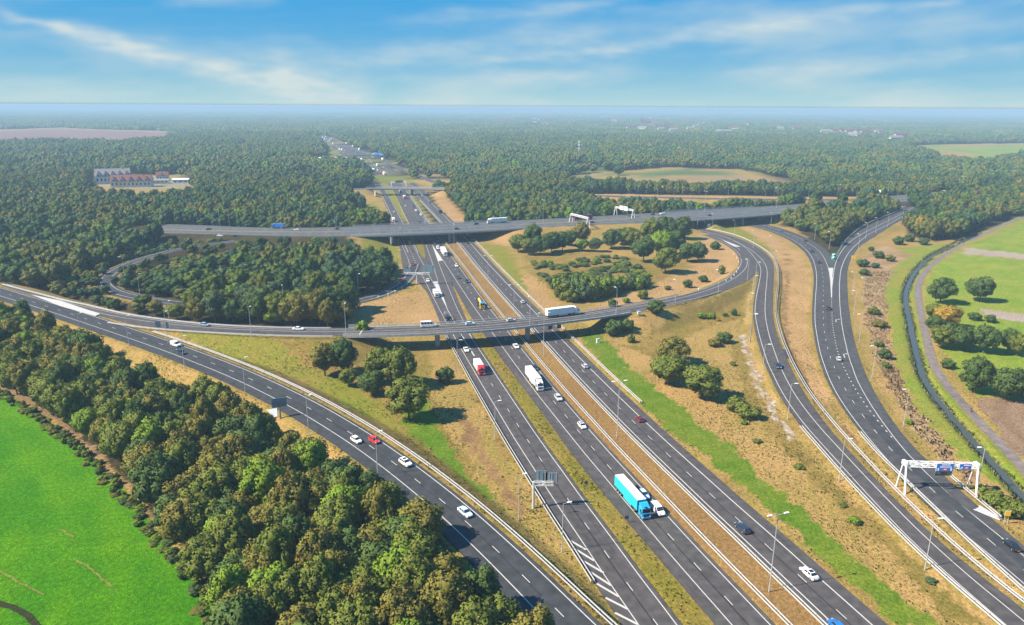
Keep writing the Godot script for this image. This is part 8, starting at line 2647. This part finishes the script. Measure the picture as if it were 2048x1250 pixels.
const VEHICLES := [
	["semi","teal",31,0.15,-165.64,-163.4,"turquoise articulated lorry with white trailer roof beside the white van"],
	["van","white",36.82,0.15,-161.48,-163.4,"white van with roof rack beside the turquoise lorry cab"],
	["hatch","paleblue",34.63,0.15,-169.19,-163.4,"pale blue car half hidden behind the turquoise lorry"],
	["semi","white",8.28,0.15,-249.11,-165.7,"white articulated lorry on middle carriageway in front of a silver car"],
	["hatch","navy",9.02,0.15,-264.08,-166,"dark blue car overtaking the white lorry, in its shadow"],
	["suv","silver",16.23,0.15,-233.97,-165.3,"silver car just ahead of the white articulated lorry"],
	["hatch","white",22.37,0.15,-211.54,-164.5,"white hatchback with dark glass roof on middle carriageway"],
	["sedan","white",1.75,0.15,-290.35,-166.3,"white car emerging from the fly-over shadow on middle carriageway"],
	["rigid","red",-12.46,0.15,-261.3,-165.6,"red cab lorry with white box body on the left carriageway"],
	["sedan","white",-18.93,0.15,-285.54,-165.7,"white car following the red lorry out of the shadow"],
	["hatch","silverblue",-21.82,0.15,-298.67,-165.9,"silver blue car in the shadow under the fly-over"],
	["hatch","silver",28.5,0.15,-266.31,13.8,"pale silver car driving away just past the fly-over shadow"],
	["hatch","darkred",41.5,0.15,-216.7,15,"dark red car with black roof driving away, right carriageway"],
	["wagon","navy",55.69,0.15,-153.72,16.7,"dark navy estate car driving away on right carriageway"],
	["sedan","white",64.89,0.15,-136.11,16.6,"white saloon driving away with dark roof glass, right carriageway"],
	["hatch","blue",63.74,0.15,-119.52,16.5,"blue car just entering the photograph at the bottom edge"],
	["hatch","silver",5.42,0.15,-362.37,13.4,"silver car driving away just before the fly-over"],
	["semi","white",-46.83,0.15,-488.98,-166.8,"white lorry beside the upper white chevron"],
	["van","white",-52.9,0.15,-508.69,-166.8,"white van right behind the lorry beside the chevron"],
	["van","white",-48.06,0.15,-504.99,-166.8,"white van overtaking the lorry beside the chevron"],
	["hatch","black",-51.77,0.15,-520.21,-166.7,"black car between two white vans"],
	["hatch","black",-57.44,0.15,-528.06,-166.7,"black car in shadow under the far bridge edge, left lane"],
	["suv","silverblue",-55.78,0.15,-538.27,-166.7,"grey blue car in shadow under the concrete bridge"],
	["hatch","white",-35.43,0.15,-450.36,-167.2,"white car alone ahead of the lorry beside the chevron"],
	["hatch","navy",-32,0.15,-417.21,-167.3,"dark car in the left lane behind the yellow crane lorry"],
	["suv","black",-25.96,0.15,-407.2,-167.2,"black car in the right lane behind the crane lorry"],
	["mixer","yellow",-15.98,0.15,-354.27,-166.5,"yellow lorry with blue cab roof and folded crane"],
	["van","yellow",-75.43,0.15,-527.63,-167.5,"yellow van coming out under the concrete bridge"],
	["hatch","darkred",-63.81,0.15,-454.32,-167.7,"dark red car heading for the loop ramp"],
	["hatch","red",-63.72,0.15,-410.12,175.3,"red car entering the loop ramp"],
	["hatch","black",-52.67,0.15,-430.05,-166.3,"black car beneath the cantilever sign panels"],
	["hatch","white",-48.89,0.15,-409.12,-166.3,"white car beside the top of the lower chevron"],
	["hatch","navy",-43.93,0.15,-388.97,-166.3,"dark car just behind the white box van"],
	["boxvan","white",-40.7,0.15,-375.83,-166.3,"white box van beside the lower chevron"],
	["boxvan","navy",-30.76,0.15,-331.78,-166.3,"dark cab lorry with bare frame just short of the fly-over"],
	["hatch","black",-33.09,0.15,-530.9,12.5,"black car driving away into the bridge shadow"],
	["boxvan","white",-104.67,0.15,-635.3,-167.1,"white lorry on slip road merging behind concrete bridge"],
	["hatch","silver",-113.08,0.15,-691.29,-167.2,"silver car on leftmost carriageway behind the white lorry"],
	["rigid","pink",-118.15,0.15,-796.02,-168,"pinkish red lorry just in front of the far overpass"],
	["rigid","navy",-130.97,0.15,-852.58,-167.9,"dark lorry under the far overpass"],
	["hatch","silver",-108.29,0.15,-734.62,-167.9,"pale car in the left lane north of the bridge"],
	["hatch","navy",-99.74,0.15,-734.96,-167.9,"dark car north of the bridge, beside the guardrail"],
	["van","white",-93.07,0.15,-698.89,-167.8,"first white car of a bunch north of the bridge"],
	["hatch","navy",-88.97,0.15,-685.45,-167.8,"dark car between two white ones north of the bridge"],
	["van","white",-85.03,0.15,-672.51,-167.5,"last white car of a bunch north of the bridge"],
	["hatch","black",-80.41,0.15,-627.58,-166.9,"left of two cars close behind the bridge parapet"],
	["hatch","silverblue",-75.97,0.15,-630.56,-166.9,"right of two cars close behind the bridge parapet"],
	["hatch","white",-102.37,0.15,-824.35,13.9,"white car driving away before the far overpass"],
	["hatch","black",-86.49,0.15,-762.88,13.6,"black car driving away in right lane, long gap around it"],
	["boxvan","black",-68.7,0.15,-689.24,13.4,"dark lorry driving away, sand verge on its right"],
	["semi","white",-12.41,8,-579.32,108.5,"white articulated lorry crossing the bridge, far side"],
	["hatch","navy",-28.86,8,-571.08,107.7,"dark car ahead of the white lorry on the concrete bridge"],
	["hatch","navy",-42.07,8,-546.4,-72.3,"dark car on near side of the concrete bridge"],
	["semi","darkred",58.32,8,-597.77,111,"dark red lorry behind the low white gantry"],
	["hatch","black",64.51,8,-581.92,-69,"black car beside the legs of the low white gantry"],
	["van","white",130.89,8,-632.16,111.9,"white van on the cross motorway behind the tree group"],
	["hatch","navy",121.54,8,-628.79,111.9,"dark car just ahead of a white van, cross motorway"],
	["hatch","black",170.36,8.01,-624.57,-69.3,"black car on the right part of the concrete bridge"],
	["rigid","blue",-177.63,8,-546.7,87.8,"blue covered lorry on the cross motorway left of the bridge"],
	["hatch","white",-161.45,8,-537.99,92.4,"white car close behind the blue covered lorry"],
	["hatch","white",-207.99,8,-510.56,-94.5,"white car on near side, leftmost of the cross motorway"],
	["hatch","black",-195.99,8,-508.87,-92.2,"black car just right of a white one, near side"],
	["hatch","navy",-132.83,8,-543.49,98.5,"dark car beside the tall lamp at the bridge end"],
	["hatch","black",-227.33,8,-538.16,84.9,"black car at far left end of cross motorway"],
	["boxvan","white",164.56,1.5,-731.4,30.2,"white lorry on the side road behind the bridge"],
	["hatch","blue",447.09,5.85,-807.05,123.4,"blue car coming from behind the wood, far right"],
	["boxvan","white",489.46,5.59,-829.87,127.6,"white van on the cross motorway, far right"],
	["rigid","yellow",514.39,5.47,-852.07,129.4,"yellow lorry on the cross motorway, far right"],
	["hatch","white",538.16,5.38,-875.28,130.7,"white car close to a yellow lorry, far right"],
	["hatch","black",478.37,5.72,-800.85,-54.5,"black car on the near lanes, far right"],
	["van","white",578.78,5.26,-912.05,132.1,"farthest white van on cross motorway before trees hide it"],
	["hatch","silverblue",-131.46,6.94,-296.94,-104.8,"blue car with white nose on the ramp past the exit nose"],
	["sedan","white",-89.58,7.25,-290.62,-93.7,"white car on ramp above the grassy slope"],
	["minibus","white",-35.49,7.58,-294.91,-79.3,"white minibus with dark windows on the fly-over"],
	["hatch","paleblue",-18.02,7.6,-298.16,-74.9,"pale blue car behind the minibus and the lorry, mid fly-over"],
	["hatch","silver",-0.42,7.59,-303.75,-70.9,"silver car following the lorry on the fly-over"],
	["semi","white",22.74,7.49,-313.53,-64.7,"white articulated lorry on the fly-over"],
	["van","white",-132.69,6.3,-271.67,-125.2,"white van on the left ramp beside a dark car"],
	["hatch","navy",-126.67,6.19,-262.85,-126,"dark blue car on the left ramp beside a white van"],
	["hatch","white",-44.81,4.59,-191.22,-138.1,"white hatchback beside a red car on the left ramp"],
	["hatch","red",-39.63,4.53,-191.26,-138.1,"red car on the left ramp beside a white hatchback"],
	["suv","white",-28.71,4.22,-178.13,-140.2,"white car with sunroof ahead of the red one"],
	["sedan","paleblue",-11.04,3.66,-154.38,-144.2,"pale blue saloon in tree shade on the left ramp"],
	["suv","navy",103.43,1.07,-264.64,168.2,"dark car on the single lane right ramp"],
	["hatch","blue",220.9,0.36,-591.03,0.6,"blue car leaving the bridge shadow, last of the row"],
	["hatch","navy",222.61,0.42,-544.69,-5.8,"dark blue car below the triangular wood, third of the row"],
	["hatch","black",211.04,0.49,-503.07,-11.1,"black car in the left lane before the chevron nose"],
	["hatch","black",200.52,0.56,-465.03,-18.9,"black car beside the base of the white chevron"],
	["suv","black",159.16,0.59,-351.36,-22.3,"black car just past the chevron tip"],
	["hatch","silver",131.4,0.57,-275.42,-17.5,"silver car beside the second turn arrow"],
	["sedan","black",115.66,0.52,-146.56,2,"long black saloon with tail lights at the right edge"],
]
const MARK_POLYS := [
	[0.15,[-46.06,-408.02,-43.3,-409.33,-37.48,-378.14,-32.27,-349.25,-37.05,-370.75]],
	[0.15,[-59.05,-526.08,-45.65,-468.88,-48.62,-465.6]],
	[0.15,[-58.9,-431.27,-55.26,-431.36,-54.91,-427.27,-58.29,-426.51]],
	[0.62,[200.3,-449.68,203.98,-449.77,188.73,-416.4,172.15,-378.56,186.61,-413.8]],
	[0.9,[160.03,-549.2,166.26,-515.69,161.91,-510.8,160.53,-528.32]],
	[6.8,[-239.65,-349.15,-217.98,-337.53,-186.31,-314.92,-186.54,-311.26,-212.04,-327.64]],
]
const FIELD_TRACKS := [[-112.7,-136.9,-107.8,-134.5,-103.4,-131.8,-99.6,-130,-96.3,-128.1],[-97.6,-140.6,-93.7,-138.5,-90.3,-136,-86.4,-133.1,-83.4,-130.6],[-107.9,-152.5,-105.3,-151.2,-102.1,-148.8],[-105.3,-126.1,-101.3,-124.8,-97.7,-123.1,-94.6,-121,-90.9,-117.9]]
const MARK_LINES := [
	[0.2,0.2,0,[-86.2,-548,-79.4,-517.3,-68.5,-469.7,-66.7,-460.2,-64.6,-443.7,-63.3,-421.5,-64.4,-404.9,-67.5,-388.9,-75.4,-372.4]],
	[0.2,0.2,0,[-74.5,-367.2,-66.8,-377.9,-60,-398.4,-58.7,-413.8,-58.3,-427]],
	[0.15,0.25,1,[-74.3,-513.9,-61.5,-455.9]],
	[0.15,0.2,0,[-72.4,-521.7,-56.3,-453,-46.1,-408]],
	[0.15,0.2,0,[-37.1,-370.8,-32.4,-350.2]],
	[0.15,0.2,0,[-54.9,-428.6,-43.1,-378,-36.3,-349.2,-31.9,-330.7,-25.6,-305.8]],
	[0.15,0.2,0,[-63.2,-524,-50.7,-454.6,-43,-409.3]],
	[0.15,0.3,0,[-37.5,-378.1,-32.3,-349.2,-22.1,-305.9]],
	[0.15,0.2,0,[-48.6,-465.6,-36.1,-396.2,-27.3,-349.3,-18.1,-306]],
	[7.52,0.5,0,[-62.8,-293.2,-62.7,-288.3,-62.5,-283.5]],
	[7.2,0.5,0,[33.6,-316.9,35.6,-314.1,37.2,-311.7]],
	[0.15,0.55,0,[13.4,-149.4,17.3,-145.2]],
	[0.15,0.55,0,[14.7,-145.6,18.7,-141]],
	[0.15,0.55,0,[15.8,-141.4,20.3,-136.7]],
	[0.15,0.55,0,[17.2,-137.2,21.4,-132.3]],
	[0.15,0.55,0,[18.4,-132.9,22.5,-128.7]],
	[0.15,0.55,0,[19.7,-128.3,23.8,-124.8]],
	[0.15,0.55,0,[21,-123.7,25.1,-120.3]],
	[0.15,0.55,0,[22.5,-119.1,26.6,-115.6]],
]
const JUNCTION := [[-97.1,-584.9,-81.6,-517.5,-69.1,-446.7,-53.5,-405.4,-46.4,-383.4,-40,-355.7,-33.8,-326.5,-28.3,-298.7],[-74.4,-585.7,-57.5,-518.2,-40.8,-447.4,-36.8,-418.4,-33.4,-396.2,-30.2,-378.3,-21.3,-329.2,-18.3,-308.9]]
const NOSE := [145,-417.2,140.2,-413.3,142,-430.6,156.7,-493.7,163.3,-508.5,160.8,-478.2,156.8,-452.6]
const ISLAND := [-83.2,-575.7,-78,-575.8,-71,-548.7,-64.8,-521.9,-58.5,-481.8,-58.6,-475.1,-61.4,-481.7,-69.6,-519.8]
const GANTRY_LF := Vector3(104,0.3,-171.11)
const GANTRY_LB := Vector3(103.7,0.3,-175.3)
const GANTRY_RF := Vector3(122.14,0.3,-170.01)
const GANTRY_RB := Vector3(122.33,0.3,-174.69)
const CANTI_BASE := Vector3(5.65,0,-163.22)
const BILL_BASE := Vector3(-71.78,4.2,-207.63)
const NOSE_SIGN := Vector3(-149.34,6.6,-292.53)
const NOSE_SIGN_B := Vector3(-144.92,6.6,-291.19)
const JUNC_POST := Vector3(-54.25,0.1,-401.92)
const CHEVRON_NOSE := Vector3(214.5,0.8,-475.69)
const YELLOW_A := Vector3(225.14,0.3,-470.25)
const YELLOW_B := Vector3(-68.49,0.2,-403.62)
const YELLOW_C := Vector3(121.34,0.2,-157.12)
const RAIL_END := Vector3(119.46,0.2,-160.95)
const RAIL_END_B := Vector3(-74.84,4.4,-210.94)
const CABINET_A := Vector3(37.15,0.3,-297.23)
const CABINET_B := Vector3(164.61,0.3,-605.04)
const CABINET_C := Vector3(58.49,6.6,-321.11)
const MATRIX_A := Vector3(16.35,7,-297.8)
const MATRIX_B := Vector3(20.22,7,-299.34)
const HOTEL := Vector3(-514.32,0,-949.39)
const HOTEL_B := Vector3(-477.11,0,-914.36)
const HOUSE := Vector3(-472.94,0,-991.5)
const SHED_A := Vector3(-457.34,0,-952.33)
const SHED_B := Vector3(-431.28,0,-953.67)
const MAST := Vector3(128.33,0,-1444.45)
const CHURCH := Vector3(740.49,0,-4281.32)
const CYCLIST := Vector3(154.3,0.1,-225.26)
const MARKER_A := Vector3(20.01,0.1,-173.46)
const MARKER_B := Vector3(28.29,0.1,-156.62)
const STATION := Vector3(-335.81,0,-1356.81)
const JOINT := Vector3(23.18,0,-130.34)
const LOWGANTRY_A := Vector3(47.64,7.8,-587.91)
const LOWGANTRY_B := Vector3(59.23,7.8,-565.28)
const HIGHGANTRY_A := Vector3(89.45,7.8,-629.01)
const HIGHGANTRY_B := Vector3(101.46,7.8,-608.98)
const FARGANTRY_A := Vector3(-149.97,0.2,-905.21)
const FARGANTRY_B := Vector3(-133.78,0.2,-917.59)
const BLUEGANTRY_A := Vector3(-273.11,0.2,-1439.29)
const BLUEGANTRY_B := Vector3(-243.05,0.2,-1400.01)
const WHITE_BOARD := Vector3(186.25,0,-302.73)
const PIER_A := Vector3(-31.5,0,-291.58)
const PIER_B := Vector3(6.86,0,-302.53)
const RIGHTSIGN := Vector3(400.17,5.6,-800.33)
const PIERC_A := Vector3(-87.81,0,-522.08)
const PIERC_B := Vector3(-46.78,0,-537.48)
const PIERC_C := Vector3(162.2,0,-612.05)
const PIERC_D := Vector3(199.37,0,-626.79)
const PIERF_A := Vector3(-152.29,0,-809.37)
const PIERF_B := Vector3(-114.86,0,-834.69)
const FARBRIDGE_R := Vector3(734.88,6,-1076.61)
const VILLAGE := [-51,-3802,139,-4962,186,-4974,116,-3934,161,-3749,319,-4191,403,-4872,461,-5044,446,-4336,728,-6101,612,-4773,625,-4635,1013,-5544,704,-3761,664,-3425,767,-3773,575,-2900,619,-3020,648,-3024,493,-3122,519,-3005,720,-3035,827,-3379,996,-4009,1045,-3919,1081,-4239,724,-2627,752,-2631,921,-3126,600,-2799,1181,-3105,1471,-3643,1141,-2728,1201,-2784,1248,-2839,1257,-2791,1270,-2745,1274,-2700,1327,-2753,1324,-2706,1313,-2660,1253,-2412,1097,-2135,1089,-2393,1192,-3763,1106,-3094]
const BOLLARDS := [-66.6,-377,-63.9,-383.6,-61.5,-391.5,-59.5,-401,-71,-371.6,131.1,-418.2,135.4,-427.7,139.7,-439,143.5,-450.9,147.3,-463.3,150.7,-478.2,152.7,-492.1,126.7,-409.1,121.7,-401.6,99.5,-376]
const ARROWS := [154.5,-331.7,136,-280.9]
